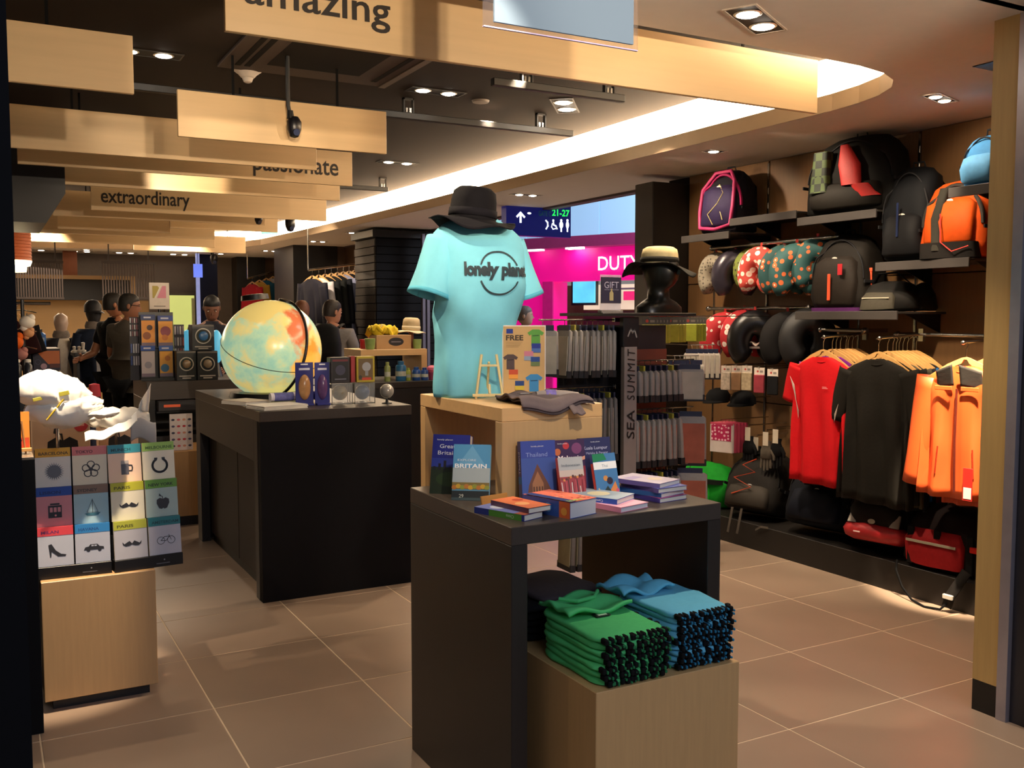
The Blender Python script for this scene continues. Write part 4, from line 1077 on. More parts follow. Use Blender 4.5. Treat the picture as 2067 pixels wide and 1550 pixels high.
pv = [wrap((v.co.x - x0) * kx - .122, .432 + v.co.y * kx * 1.15) for v in bm.verts]
pm.add(pv, [tuple(v.index for v in f.verts) for f in bm.faces]); bm.free()
for a0, a1 in ((22, 158), (202, 338)):
    n = 26; R1, R2 = .078, .072; vs = []; 
    for k in range(n + 1):
        q = R_(a0 + (a1 - a0) * k / n)
        for rr in (R1, R2): vs.append(wrap(.012 + rr * math.cos(q), .440 + rr * math.sin(q)))
    pm.add(vs, [(2 * k, 2 * k + 2, 2 * k + 3, 2 * k + 1) for k in range(n)])
pm.build('chest_print', mat('#28383f', .6), t)
hat = thing('sun_hat', 'black wide brimmed sun hat on the neck of the blue shirted mannequin', 'hat', (MX - .030, MY - .03, BZ + .615), R_(-30))
sun_hat(hat, 0, .022, .084, .070, .108, cloth('#0e0c0f', .9, .1), cloth('#121015', .9, .1), tilt=.10, wav=.32)

# toy easel
q = P(977, 790, Z=BZ)
ez = wood('#e2cf94', .5, 'z', .08)
t = thing('easel', 'small pale wooden easel standing before the blue shirt', 'easel', (1.545, 2.98, BZ), R_(-20))
MB().bbox(-.060, .060, -.012, -.002, .008, .018, .001).build('ledge', ez, t)
for sx in (-1, 1): MB().tube([(sx * .048, -.002, 0), (sx * .026, .012, .155)], .005, 6).build('leg', ez, t)
MB().tube([(0, .075, 0), (0, .014, .128)], .0045, 6).build('leg', ez, t)
MB().bbox(-.034, .034, .004, .010, .112, .120, .001).build('crossbar', ez, t)
MB().tube([(.0, -.008, .018), (.0, .006, .05)], .005, 6).build('stop', ez, t)
# FREE sign
t = thing('promo_sign', 'kraft coloured FREE sign showing shirts and guidebooks, on the maple riser', 'sign', (1.622, 3.02, BZ), R_(-24))
W, H = .148, .252
MB().bbox(0, W, 0, .004, 0.004, H, .0008).build('card', mat('#c9a36a', .6, var=.08), t)
MB().bbox(-.004, W + .004, .0045, .006, 0.002, H + .004, .0005).build('white_border', mat('#ded6cc', .5), t)
MB().bbox(.02, W - .02, -.01, .03, 0, .004, .001).build('foot', mat('#b9b0a4', .3), t)
p = Pr()
p.rect(W * .07, W * .23, H * .90, H * .965, '#22388a').text('FREE', W * .06, H * .805, H * .072, '#3b2e20', W * .42, bold=.03)
for k in range(4): p.rect(W * .06, W * (.46 - .03 * k), H * (.775 - .022 * k), H * (.779 - .022 * k), '#8c6f48')
def teep(p, cx, cy, s, c, ink):
    p.poly([(cx - .5 * s, cy + .30 * s), (cx - .2 * s, cy + .5 * s), (cx + .2 * s, cy + .5 * s), (cx + .5 * s, cy + .30 * s), (cx + .38 * s, cy + .12 * s), (cx + .27 * s, cy + .2 * s), (cx + .27 * s, cy - .5 * s), (cx - .27 * s, cy - .5 * s), (cx - .27 * s, cy + .2 * s), (cx - .38 * s, cy + .12 * s)], c)
    p.line([(cx - .18 * s, cy + .12 * s), (cx + .18 * s, cy + .14 * s)], s * .05, ink)
teep(p, W * .78, H * .84, W * .40, '#5a9a3c', '#2c4a20'); teep(p, W * .17, H * .50, W * .36, '#54433f', '#2b2220'); teep(p, W * .74, H * .20, W * .42, '#3a86bc', '#1c3f5c')
for x, y, c1, c2 in ((.68, .63, '#25358a', '#4a6aa8'), (.50, .52, '#c97a8c', '#8fa0b4'), (.66, .44, '#2b4a8a', '#6a7a4a'), (.13, .26, '#c9502c', '#e89a3c'), (.28, .10, '#25407a', '#c9b23c')):
    p.rect(W * x, W * (x + .22), H * y, H * (y + .13), c1).rect(W * x, W * (x + .22), H * y, H * (y + .06), c2)
p.build(t, frame((0, -.0003, 0), (1, 0, 0), (0, 0, 1)))
# grey folded shirt draped over the front edge of the riser
t = thing('folded_shirt', 'grey folded T-shirt with a black printed label drooping over the front edge of the riser', 'shirt', (1.47, 2.66, BZ))
gc = cloth('#6b5f60', .9, .1, 50, .3)
def drape(u, v):
    x = .02 + .26 * u + .05 * v * (1 - u); y = -.012 - .018 * u + .28 * v - .008 * math.sin(u * 6)
    z = .018 + .008 * math.sin(u * 9 + v * 4) + .006 * math.sin(v * 13)
    if y < .008: z -= (.008 - y) * 1.0 * (.7 + .4 * math.sin(u * 4 + .5)) 
    if u > .85: z += .0
    return Vector((x - .0, y, max(z, .003 if y > .01 else -.06)))
MB().grid(drape, 40, 30).build('shirt_top', gc, t, smooth=60, solid=.006)
MB().grid(lambda u, v: drape(u, v) + Vector((.004, .0, -.009)), 20, 16).build('under_layer', cloth('#4c4345'), t, smooth=60, solid=.004)
MB().bbox(0, .045, 0, .026, 0, .0015, .0003, M=Matrix.Translation((.065, .09, .0325)) @ Matrix.Rotation(-.3, 4, 'Z')).build('label', mat('#151515', .5), t)
MB().bbox(.008, .037, .008, .018, .0016, .0022, .0002, M=Matrix.Translation((.065, .09, .0325)) @ Matrix.Rotation(-.3, 4, 'Z')).build('label_print', mat('#e8e8ea', .5), t)
def slv(u, v): return Vector((.19 + .045 * v + .05 * u * 0, .005 - .055 * u, .012 - .040 * u + .004 * math.sin(v * 7)))
MB().grid(slv, 10, 8).build('sleeve', gc, t, smooth=60, solid=.005)
# rolled printed shirt beside it
t = thing('rolled_shirt', 'rolled pale grey cloth with a violet and blue print on the riser top', 'shirt', (1.63, 2.80, BZ), R_(-20))
MB().tube([(0, 0, .022), (.04, 0, .024), (.10, .002, .022), (.145, .004, .019)], [.016, .021, .019, .014], 16, flat=.8).build('roll', cloth('#9d928c', .8), t, smooth=60)
MB().tube([(.03, 0, .024), (.065, .001, .0235)], [.0213, .0208], 16, flat=.82).build('print_band', mat('#7a6ab8', .6, var=.7, scale=40), t, smooth=60)

# ================================================================== FOLDED SHIRTS ON THE PLINTH
def folded_tee(lab, group, x, y, z, w, d, h, c, seed, rz=0, edge='#0e0e10', dotc=None, top_label=False, round_=.45):
    t = thing('folded_shirt', lab, 'shirt', (x, y, z), rz, group)
    def fn(p, a, u):
        n_ = mnoise.noise(Vector((p.x * 14 + seed * 3.1, p.y * 14, u * 2 + seed)))
        return p + Vector((n_ * .010, n_ * .006, n_ * .006 * (1 if u > .3 else 0)))
    rx, ry = w / 2, d / 2
    MB().loft([(0, 0, .0005, rx * .94, ry * .94, 6), (0, 0, h * .15, rx * .99, ry * .99, 6), (0, 0, h * .5, rx, ry, 6), (0, 0, h * .85, rx * .98, ry * .98, 6), (0, 0, h, rx * .93, ry * .93, 6), (0, 0, h * 1.03, rx * .5, ry * .5, 5), (0, 0, h * 1.03, .003, .003)], 44, fn=fn).build('cloth', c, t, smooth=70)
    # wavy cut hems along the front: black print with coloured tufts between
    if dotc:
        e = MB(); q = MB(); n = 13
        for k in range(n):
            xx = -rx * .90 + 2 * rx * .90 * (k + .5) / n + random.uniform(-.008, .008); o = random.uniform(0, .006)
            e.bbox(xx - w / n * .34, xx + w / n * .34, -ry - .007 - o, -ry + .014, h * .06, h * .96, .003)
            hh = random.uniform(.2, .75) * h
            q.bbox(xx + w / n * .30, xx + w / n * .62, -ry - .0105 - o, -ry + .008, max(.001, hh - h * .22), min(h * .95, hh + h * random.uniform(.1, .4)), .002)
        struct(e.build('printed_hem', mat(edge, .8), t), 'stuff'); struct(q.build('hem_tufts', dotc, t), 'stuff')
        e2 = MB()
        for k in range(5):
            yy = -ry * .9 + d * .10 * k
            if random.random() < .5: e2.bbox(rx - .008, rx + .006, yy, yy + .014, h * .1, h * .9, .002)
        if e2.f: struct(e2.build('side_hem', mat(edge, .8), t), 'stuff')
    if top_label:
        MB().bbox(-.024, .024, -.016, .016, h * 1.03 + .004, h * 1.03 + .0065, .0005).build('label', mat('#16181a', .5), t)
        MB().bbox(-.015, .015, -.010, .010, h * 1.03 + .0066, h * 1.03 + .0073, .0002).build('label_print', mat('#b9d8b8', .5), t)
    return t
random.seed(11)
ORD = ['lowest', 'second', 'third', 'fourth', 'fifth', 'sixth', 'seventh', 'eighth', 'ninth']
grn = cloth('#55c476', .85, .08); cya = cloth('#66b8d8', .85, .08)
gtuft = cloth('#2c7a4c'); ctuft = cloth('#2f7fa8')
z = .502
for k in range(7):
    h = .0185; last = k == 6
    folded_tee('green folded T-shirt, %s from the bottom of the left pile on the plinth' % ORD[k] if not last else 'topmost green folded T-shirt with a small black label', None if last else 'green folded shirts', 1.540, 2.265 + random.uniform(-.006, .006), z, .235, .33, h, grn, k, random.uniform(-.03, .03), dotc=gtuft, top_label=last)
    z += h * 1.04
# ruffled upper layer with collar on the green pile
t = thing('folded_shirt', 'crumpled green T-shirt lying loosely on the left back of the green pile', 'shirt', (1.53, 2.36, z + .004))
def ruf(u, v):
    x = -.10 + .22 * u; y = -.09 + .17 * v
    return Vector((x, y, .010 + .010 * math.sin(u * 8 + v * 3) + .006 * math.sin(v * 12 + u * 2)))
MB().grid(ruf, 30, 24).build('cloth', grn, t, smooth=70, solid=.010)
MB().tube([(-.06, .03, .026), (-.02, -.01, .024), (.04, -.005, .026), (.08, .035, .03)], .006, 8).build('collar', grn, t, smooth=True)
z = .502
for k in range(9):
    h = .0175; last = k == 8
    folded_tee('light blue folded T-shirt, %s from the bottom of the right pile on the plinth' % ORD[k] if not last else 'topmost light blue folded T-shirt, smooth and unprinted on top', None if last else 'blue folded shirts', 1.785, 2.255 + random.uniform(-.006, .006), z, .215, .30, h, cya, k + 20, random.uniform(-.03, .03), dotc=ctuft)
    z += h * 1.03
t = thing('folded_shirt', 'crumpled light blue T-shirt lying loosely at the back of the blue pile', 'shirt', (1.74, 2.37, z - .004))
MB().grid(lambda u, v: Vector((-.10 + .19 * u, -.07 + .15 * v, .014 + .012 * math.sin(u * 9 + v * 4) + .008 * math.sin(v * 9))), 30, 24).build('cloth', cya, t, smooth=70, solid=.010)
z = .502
blk = cloth('#101012'); gry = cloth('#4a4042')
for k in range(6):
    h = .021; last = k == 5
    folded_tee(('black folded T-shirt, %s from the bottom of the rear pile on the plinth' % ORD[k] if not last else 'topmost grey folded T-shirt in the rear pile'), None if last else 'black folded shirts', 1.575 + (.03 if last else 0), 2.66, z, .31 if not last else .24, .30, h, gry if last else blk, k + 40, random.uniform(-.04, .04))
    z += h * 1.04

# ================================================================== NOTEBOOK RACKS
def icon(p, kind, cx, cy, s, ink='#26262b', bg='#efe6d6'):
    if kind == 'sun':
        for k in range(24):
            a = 2 * PI * k / 24; p.poly([(cx + s * .62 * math.cos(a - .10), cy + s * .62 * math.sin(a - .10)), (cx + s * .98 * math.cos(a), cy + s * .98 * math.sin(a)), (cx + s * .62 * math.cos(a + .10), cy + s * .62 * math.sin(a + .10))], '#6a6a70')
        p.disc(cx, cy, s * .66, '#6a6a70')
    elif kind == 'flower':
        for k in range(5):
            a = PI / 2 + 2 * PI * k / 5; x, y = cx + s * .52 * math.cos(a), cy + s * .52 * math.sin(a)
            p.line([(x + s * .36 * math.cos(q), y + s * .36 * math.sin(q)) for q in [2 * PI * i / 14 for i in range(14)]], s * .09, '#3a3436', True)
        p.disc(cx, cy, s * .13, '#3a3436')
    elif kind == 'mug':
        p.rect(cx - s * .5, cx + s * .3, cy - s * .8, cy + s * .35, '#55535c').rect(cx - s * .5, cx + s * .3, cy + s * .38, cy + s * .72, '#a59c98')
        p.line([(cx + s * .3, cy + s * .2), (cx + s * .62, cy + s * .15), (cx + s * .68, cy - s * .15), (cx + s * .6, cy - s * .42), (cx + s * .3, cy - s * .42)], s * .12, ink)
    elif kind == 'horseshoe':
        p.line([(cx + s * .78 * math.sin(a) * (1 if abs(a) > .9 else 1), cy - s * .1 - s * .75 * math.cos(a)) for a in [R_(-150 + 300 * i / 22) for i in range(23)]], s * .24, ink)
        for sx in (-1, 1): p.rect(cx + sx * s * .4 - s * .17, cx + sx * s * .4 + s * .17, cy + s * .58, cy + s * .78, ink)
    elif kind == 'tram':
        p.rect(cx - s * .7, cx + s * .6, cy - s * .75, cy + s * .55, ink).rect(cx - s * .5, cx + s * .4, cy + s * .6, cy + s * .78, ink)
        for k in range(3): p.rect(cx - s * (.55 - .38 * k), cx - s * (.27 - .38 * k), cy - s * .15, cy + s * .35, bg)
        p.disc(cx, cy - s * .5, s * .1, bg)
    elif kind == 'boat':
        p.line([(cx, cy + s * .95), (cx, cy - s * .5)], s * .05, ink).line([(cx, cy + s * .9), (cx - s * .55, cy - s * .45), (cx + s * .55, cy - s * .45), (cx, cy + s * .9)], s * .035, ink)
        p.poly([(cx - s * .75, cy - s * .55), (cx + s * .8, cy - s * .5), (cx + s * .55, cy - s * .8), (cx - s * .55, cy - s * .8)], '#3d6f80')
    elif kind == 'moustache':
        for sx in (-1, 1):
            p.poly([(cx, cy + s * .0), (cx + sx * s * .25, cy + s * .28), (cx + sx * s * .55, cy + s * .12), (cx + sx * s * .78, cy - s * .02), (cx + sx * s * 1.0, cy + s * .22), (cx + sx * s * .93, cy - s * .1), (cx + sx * s * .65, cy - s * .28), (cx + sx * s * .28, cy - s * .24), (cx, cy - s * .12)], ink)
    elif kind == 'apple':
        p.poly([(cx, cy + s * .28), (cx + s * .3, cy + s * .45), (cx + s * .65, cy + s * .25), (cx + s * .68, cy - s * .15), (cx + s * .42, cy - s * .72), (cx + s * .15, cy - s * .8), (cx, cy - s * .7), (cx - s * .15, cy - s * .8), (cx - s * .42, cy - s * .72), (cx - s * .68, cy - s * .15), (cx - s * .65, cy + s * .25), (cx - s * .3, cy + s * .45)], ink)
        p.line([(cx, cy + s * .25), (cx - s * .05, cy + s * .6)], s * .08, ink).poly([(cx - s * .05, cy + s * .55), (cx - s * .35, cy + s * .95), (cx - s * .40, cy + s * .65)], ink)
    elif kind == 'heel':
        p.poly([(cx - s * .8, cy + s * .6), (cx - s * .5, cy + s * .7), (cx - s * .1, cy + s * .0), (cx + s * .4, cy - s * .4), (cx + s * .9, cy - s * .5), (cx + s * .8, cy - s * .68), (cx + s * .1, cy - s * .65), (cx - s * .5, cy - s * .1), (cx - s * .55, cy - s * .7), (cx - s * .66, cy - s * .7)], ink)
    elif kind == 'car':
        p.poly([(cx - s, cy - s * .3), (cx - s * .85, cy + s * .02), (cx - s * .5, cy + s * .08), (cx - s * .35, cy + s * .3), (cx + s * .35, cy + s * .3), (cx + s * .55, cy + s * .05), (cx + s * .95, cy - s * .02), (cx + s, cy - s * .28)], ink).disc(cx - s * .55, cy - s * .3, s * .18, ink).disc(cx + s * .55, cy - s * .3, s * .18, ink)
        p.rect(cx - s * .25, cx - s * .02, cy + s * .08, cy + s * .22, bg).rect(cx + s * .05, cx + s * .28, cy + s * .08, cy + s * .22, bg)
    elif kind == 'bike':
        for sx in (-.55, .55): p.line([(cx + sx * s + s * .4 * math.cos(q), cy - s * .1 + s * .4 * math.sin(q)) for q in [2 * PI * i / 16 for i in range(16)]], s * .05, ink, True)
        p.line([(cx - s * .55, cy - s * .1), (cx - s * .15, cy + s * .3), (cx + s * .35, cy + s * .3), (cx - s * .0, cy - s * .15), (cx - s * .55, cy - s * .1)], s * .06, ink).line([(cx + s * .3, cy + s * .5), (cx + s * .55, cy - s * .1)], s * .05, ink)
def notebook(lab, M, w, h, head, title, ic, body='#ecdfcc', ink='#2a2622', stack=3):
    for k in range(stack - 1):
        pass
    t = thing('notebook', lab, 'notebook', M=M, group=None)
    MB().bbox(0, w, 0, .012, 0, h, .001).build('page_block', mat('#d8cdbd', .7), t)
    MB().box(0, w, -.0015, 0, 0, h).build('cover', mat(body, .5, var=.05), t)
    p = Pr(); p.rect(0, w, h * .78, h * 1.0, head).text(title, w * .10, h * .835, h * .075, ink, w * min(.84, .095 * len(title) + .02), bold=.03)
    icon(p, ic, w * .53, h * .40, h * .245, bg=body); p.build(t, frame((0, -.0018, 0), (1, 0, 0), (0, 0, 1)), 'cover_print')
    MB().box(0, w, -.0012, .012, h, h + .0015).build('header_edge', mat(head, .5), t)
    return t
def nb_rack(lab, x, y, z, rz, cells, w=.124, h=.148):
    t = thing('notebook_rack', lab, 'rack', (x, y, z), R_(rz))
    W = 2 * w + .012; m = MB(); rm = mat('#101013', .4)
    H = 3 * (h + .004) + .045
    lean = .11
    prof = [(0, 0), (0, .045), (.035, .045)]
    # stepped body seen from the side, extruded across
    side = [(.0, 0), (.0, .040), (.004, .040)]
    y0 = .02
    pts = [(-.004, 0), (-.004, .052), (.016, .052)]
    for r in range(3):
        zb = .040 + r * (h + .004); yb = .018 + r * .030
        pts += [(yb, zb), (yb + .012, zb + h * .8)]
    pts += [(.018 + 2 * .03 + .035, H - .01), (.018 + 2 * .03 + .035, 0)]
    pts = [(-.004, 0), (-.004, .046), (.034, .046), (.036, .046 + h * .62), (.070, .046 + h * .62), (.072, .046 + 2 * h * .80), (.106, .046 + 2 * h * .80), (.112, H - .04), (.13, H - .04), (.14, 0)]
    for xx in (0, W / 2 - .002, W - .005):
        m.prism(pts, xx, xx + .005, M=frame((0, 0, 0), (0, 1, 0), (0, 0, 1)))
    m.box(0, W, .115, .12, 0, H - .02)
    m.build('tray', rm, t)
    MB().bbox(0, W, -.008, -.003, 0, .046, .001).build('front_band', rm, t)
    p = Pr(); p.rect(W * .60, W * .80, .012, .016, '#5a5a60').disc(W * .72, .028, .003, '#8a8a90'); p.build(t, frame((0, -.0085, 0), (1, 0, 0), (0, 0, 1)), 'band_print')
    for r in range(3):
        for c in range(2):
            lab2, head, title, ic, body, ink = cells[r * 2 + c]
            zb = .046 + (2 - r) * (h * .99); yb = .0 + (2 - r) * .036
            M_ = t.matrix_basis @ Matrix.Translation((.003 + c * (w + .006), yb, zb + .001)) @ Matrix.Rotation(-lean, 4, 'X')
            M_ = Matrix.Translation((x, y, z)) @ Matrix.Rotation(R_(rz), 4, 'Z') @ Matrix.Translation((.003 + c * (w + .006), yb, zb + .001)) @ Matrix.Rotation(-lean, 4, 'X')
            notebook(lab2, M_, w, h, head, title, ic, body, ink)
    return t
zr = .506
CELL1 = [('notebook titled BARCELONA with a yellow band and a grey sun', '#e3a526', 'BARCELONA', 'sun', '#e6ddd0', '#5a4312'),
 ('notebook titled TOKYO with a salmon band and a flower outline', '#dd7c78', 'TOKYO', 'flower', '#f0e0c2', '#6a3036'),
 ('notebook with a royal blue band and a black tram on pink', '#1f4aa0', 'LISBON', 'tram', '#d98c92', '#152a66'),
 ('notebook titled SYDNEY with a brown band and a sailing boat', '#8a6c58', 'SYDNEY', 'boat', '#a8c6cc', '#4a4038'),
 ('notebook with a red band and a high heeled shoe, bottom left', '#d8434c', 'MILAN', 'heel', '#b9bcc8', '#6a2a5c'),
 ('notebook with a bright blue band and a black car', '#2f7fbe', 'HAVANA', 'car', '#b4b7c4', '#1f4f8a')]
CELL2 = [('notebook titled MUNICH with a teal band and a beer mug', '#2f8796', 'MUNICH', 'mug', '#ecc9b0', '#17444c'),
 ('notebook titled MELBOURNE with a light green band and a horseshoe', '#9cc25c', 'MELBOURNE', 'horseshoe', '#eae0c8', '#4c6a2a'),
 ('upper of the two notebooks titled PARIS, with a lime band and a moustache', '#b9b62c', 'PARIS', 'moustache', '#e4dcc4', '#55561c'),
 ('notebook titled NEW YORK with a green band and a black apple', '#5c8f30', 'NEW YORK', 'apple', '#a3b6b2', '#1f3014'),
 ('lower of the two notebooks titled PARIS, with a lime band and a moustache', '#aeb13a', 'PARIS', 'moustache', '#b7b5bc', '#55561c'),
 ('notebook with a dark teal band and a bicycle, bottom right', '#1f7078', 'AMSTERDAM', 'bike', '#b2b2be', '#12444c')]
nb_rack('left black rack of city notebooks, partly hidden by the black cabinet', .150, 4.01, zr, -3, CELL1)
nb_rack('right black rack of city notebooks, overhanging the plinth corner', .418, 3.985, zr, 5, CELL2)

# crumpled white sheets on the cabinet, under the strongest lamp
tyv = mat('#f4efe4', .7, var=.04, scale=8, bump=.4)
t = thing('crumpled_sheet', 'big crumpled white printed sheet glowing under a lamp, notched on its left', 'sheet', (.235, 4.02, 1.045))
def clam(u, v):
    # two bulging flaps opening to the left, u along, v across flap
    a = PI * (.08 + .84 * v); L = .17
    x = -.16 + .32 * u; r = .055 * (math.sin(PI * min(1, .10 + .9 * u)) ** .5)
    n = mnoise.noise(Vector((x * 18, v * 6, 1.5))) * .010
    return Vector((x + n, .05 * math.cos(a) * 1.0, .135 + (r + n) * math.sin(a) + .012 * u))
m = MB()
m.loft([(-.155 + .31 * k / 18, 0, 0, 0, 0) for k in range(2)], 4) if False else None
def shell(cz, sgn, x0, x1, top, tilt):
    def f(u, v):
        th = 2 * PI * v
        x = x0 + (x1 - x0) * u
        prof = math.sin(PI * min(.98, max(.04, u))) ** .55
        ry = .085 * prof; rz = top * prof
        n = mnoise.noise(Vector((x * 22, math.cos(th) * 2, math.sin(th) * 2 + cz))) * .010 + abs(mnoise.noise(Vector((x * 50, math.cos(th) * 5, math.sin(th) * 5)))) * .010
        zz = math.sin(th) * (rz if math.sin(th) * sgn > 0 else rz * .55)
        return Vector((x + n, math.cos(th) * (ry + n), cz + zz + n + tilt * (x1 - x)))
    return f
MB().grid(shell(.135, 1, -.155, .120, .095, .16), 36, 30).build('upper_flap', tyv, t, smooth=80)
MB().grid(shell(.120, -1, -.110, .160, .085, -.05), 36, 30).build('lower_flap', tyv, t, smooth=80)
MB().grid(shell(.085, -1, .08, .22, .022, .0), 20, 16).build('tail', tyv, t, smooth=80)
MB().tube([(.02, -.082, .150), (-.04, -.086, .075)], .0035, 6).build('yellow_line', mat('#b59a1e', .6), t)
MB().bbox(-.075, -.02, -.002, .0, -.006, .006, .001, M=Matrix.Translation((-.01, -.078, .165)) @ Matrix.Rotation(-.2, 4, 'Y')).bbox(.015, .05, -.002, 0, -.008, .008, .001, M=Matrix.Translation((-.01, -.079, .165)) @ Matrix.Rotation(-.2, 4, 'Y')).build('yellow_print', mat('#b9ae3a', .6, var=.4), t)
MB().cyl((0, .02, -.044), (0, .02, .10), .006, 8).build('support', CHROME, t)
t = thing('crumpled_sheet', 'smaller crumpled white sheet with an upright tail, right of the big one', 'sheet', (.49, 4.26, 0.955))
def fish(u, v):
    th = 2 * PI * v; x = -.16 + .27 * u; pr = math.sin(PI * min(.97, max(.05, u))) ** .6
    n = mnoise.noise(Vector((x * 25 + 4, math.cos(th) * 2.5, math.sin(th) * 2.5))) * .016
    return Vector((x, math.cos(th) * .05 * pr + n, .125 + math.sin(th) * .045 * pr + n - .10 * (x + .03)* (1 if u < .3 else -.2)))
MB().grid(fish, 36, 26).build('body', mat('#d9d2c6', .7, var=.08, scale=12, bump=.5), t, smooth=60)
MB().grid(lambda u, v: Vector((.06 + .045 * u + .012 * v, -.01 + .01 * math.sin(u * 6), .15 + (.085 * u + .03) * v + .006 * math.sin(v * 9))), 12, 12).build('tail_fin', mat('#cfc6bb', .7, bump=.5), t, smooth=60, solid=.002)
MB().grid(lambda u, v: Vector((-.145 + .20 * u, -.062 + .02 * v + .01 * math.sin(u * 7), .045 + .07 * u * u + .035 * v + .006 * math.sin(u * 14))), 24, 8).build('lit_tone_fold', tyv, t, smooth=60, solid=.003)  # whiter than the body: lamplight put into the fold's colour
MB().grid(lambda u, v: Vector((.03 + .10 * u, -.03 - .01 * math.sin(v * 3), .03 + .09 * v + .015 * math.sin(u * 5))), 14, 12).build('right_flap', mat('#b9b3ae', .7, bump=.5), t, smooth=60, solid=.003)  # greyer than the body: shade put into the flap's colour
MB().cyl((-.02, .02, -.4495), (-.02, .02, .09), .005, 8).build('support', CHROME, t)

# apple boxes
def carton(lab, x, y, z, w, d, h, sticker, rz):
    t = thing('paper_box', lab, 'box', (x, y, z), R_(rz))
    MB().bbox(0, w, 0, d, 0, h, .002).build('body', mat('#c9a88c', .6, var=.06), t)
    p = Pr(); icon(p, 'apple', w * .52, h * .28, h * .52, ink='#17171a')
    if sticker: p.disc(w * .84, h * .80, h * .17, '#b53238').rect(w * .78, w * .90, h * .77, h * .83, '#d88a80')
    p.build(t, frame((0, -.0003, 0), (1, 0, 0), (0, 0, 1)), 'front_print')
    return t
q = P(72, 890, Y=4.52)
carton('kraft box with a black apple and a round red sticker, under the glowing sheet', .165, 4.50, .901, .225, .12, .172, True, 0)
carton('kraft box with a black apple print, hidden below the smaller crumpled sheet', .438, 4.64, .901, .165, .12, .135, False, 0)
# orange card on a little easel at the left edge
t = thing('card_stand', 'orange card with a figure 3 on a small wooden easel, left edge', 'card', (.062, 3.93, 1.0), R_(-4))
MB().bbox(0, .075, 0, .004, .022, .155, .0008, M=Matrix.Rotation(-.12, 4, 'X')).build('card', mat('#e08a2c', .6, var=.25, scale=10), t)
MB().bbox(-.005, .08, -.012, .006, .010, .022, .001).build('ledge', wood('#d9a25c', .5, 'x'), t)
MB().tube([(.02, 0, 0), (.03, .01, .12)], .003, 6).tube([(.06, 0, 0), (.05, .01, .12)], .003, 6).tube([(.04, .07, 0), (.04, .02, .11)], .003, 6).build('legs', wood('#a87a48', .5), t)
p = Pr(); p.text('3', .026, .085, .034, '#b4501c', bold=.0).rect(0.002, .073, .024, .06, '#c9481f').disc(.03, .05, .02, '#5a2414', .008); p.build(t, Matrix.Rotation(-.12, 4, 'X') @ frame((0, -.0005, 0), (1, 0, 0), (0, 0, 1)))

# ================================================================== GLOBE COUNTER
CT = 1.01
def globe_mat():
    m = bpy.data.materials.new('lit_globe_print'); m.use_nodes = True; nt = m.node_tree; b = nt.nodes['Principled BSDF']
    tc = nt.nodes.new('ShaderNodeTexCoord'); n = nt.nodes.new('ShaderNodeTexNoise'); n.inputs['Scale'].default_value = 5.5; n.inputs['Detail'].default_value = 9; n.inputs['Roughness'].default_value = .62
    n2 = nt.nodes.new('ShaderNodeTexNoise'); n2.inputs['Scale'].default_value = 5; n2.inputs['Detail'].default_value = 8
    nt.links.new(tc.outputs['Object'], n.inputs[0]); nt.links.new(tc.outputs['Object'], n2.inputs[0])
    r = nt.nodes.new('ShaderNodeValToRGB'); e = r.color_ramp.elements
    e[0].position = .36; e[0].color = lin('#8cb59c'); e[1].position = .80; e[1].color = lin('#d98a44')
    for p_, c_ in ((.47, '#a6bf98'), (.55, '#c8bc7c'), (.66, '#d6bf70')):
        q = e.new(p_); q.color = lin(c_)
    nt.links.new(n.outputs[0], r.inputs[0])
    # printed continents: warm masses placed on the sphere (top cap, right side, low left)
    out = r.outputs[0]
    def blob(cx, cy, cz, rad, c, soft=.18, amp=1.0):
        nonlocal out
        v = nt.nodes.new('ShaderNodeVectorMath'); v.operation = 'DISTANCE'; v.inputs[1].default_value = (cx, cy, cz); nt.links.new(tc.outputs['Object'], v.inputs[0])
        a = nt.nodes.new('ShaderNodeMath'); a.operation = 'MULTIPLY_ADD'; a.inputs[1].default_value = amp * .42; nt.links.new(n2.outputs[0], a.inputs[0]); nt.links.new(v.outputs['Value'], a.inputs[2])
        mr = nt.nodes.new('ShaderNodeMapRange'); mr.inputs[1].default_value = rad + .19; mr.inputs[2].default_value = rad + .19 + soft * .2; mr.inputs[3].default_value = 1; mr.inputs[4].default_value = 0
        nt.links.new(a.outputs[0], mr.inputs[0])
        mx = nt.nodes.new('ShaderNodeMixRGB'); mx.inputs[2].default_value = lin(c); nt.links.new(mr.outputs[0], mx.inputs[0]); nt.links.new(out, mx.inputs[1]); out = mx.outputs[0]
    blob(-.05, -.12, .27, .16, '#cfb569'); blob(.17, -.22, .14, .13, '#c4683f'); blob(.24, -.16, .03, .11, '#dc8a33'); blob(.25, -.12, -.1, .13, '#e0a544'); blob(.02, -.16, -.29, .10, '#dccf7c', .4)
    nt.links.new(out, b.inputs['Base Color']); nt.links.new(out, b.inputs['Emission Color']); b.inputs['Emission Strength'].default_value = .42
    b.inputs['Roughness'].default_value = .22
    return m
c = P(548, 706, Y=5.95); rg = .306
t = thing('globe', 'huge lit globe with yellow land and green seas on the black counter', 'globe', (c.x, 5.95, CT), R_(-15))
cz = c.z - CT
MB().ball((0, 0, 0), rg, nu=56, nv=36).build('sphere', globe_mat(), t, loc=(0, 0, cz), rot=(0, 0, 0), smooth=80)
bk = mat('#0c0c0e', .35)
MB().loft([(0, 0, .0, .26, .26), (0, 0, .03, .25, .25), (0, 0, .035, .16, .16)], 40).build('base_ring', bk, t, smooth=30)
TL = Matrix.Translation((0, 0, cz)) @ Matrix.Rotation(R_(-6), 4, 'Z') @ Matrix.Rotation(R_(18), 4, 'Y')
arc = [((rg + .012) * math.sin(R_(a)), 0, (rg + .012) * math.cos(R_(a))) for a in range(0, 166, 5)]
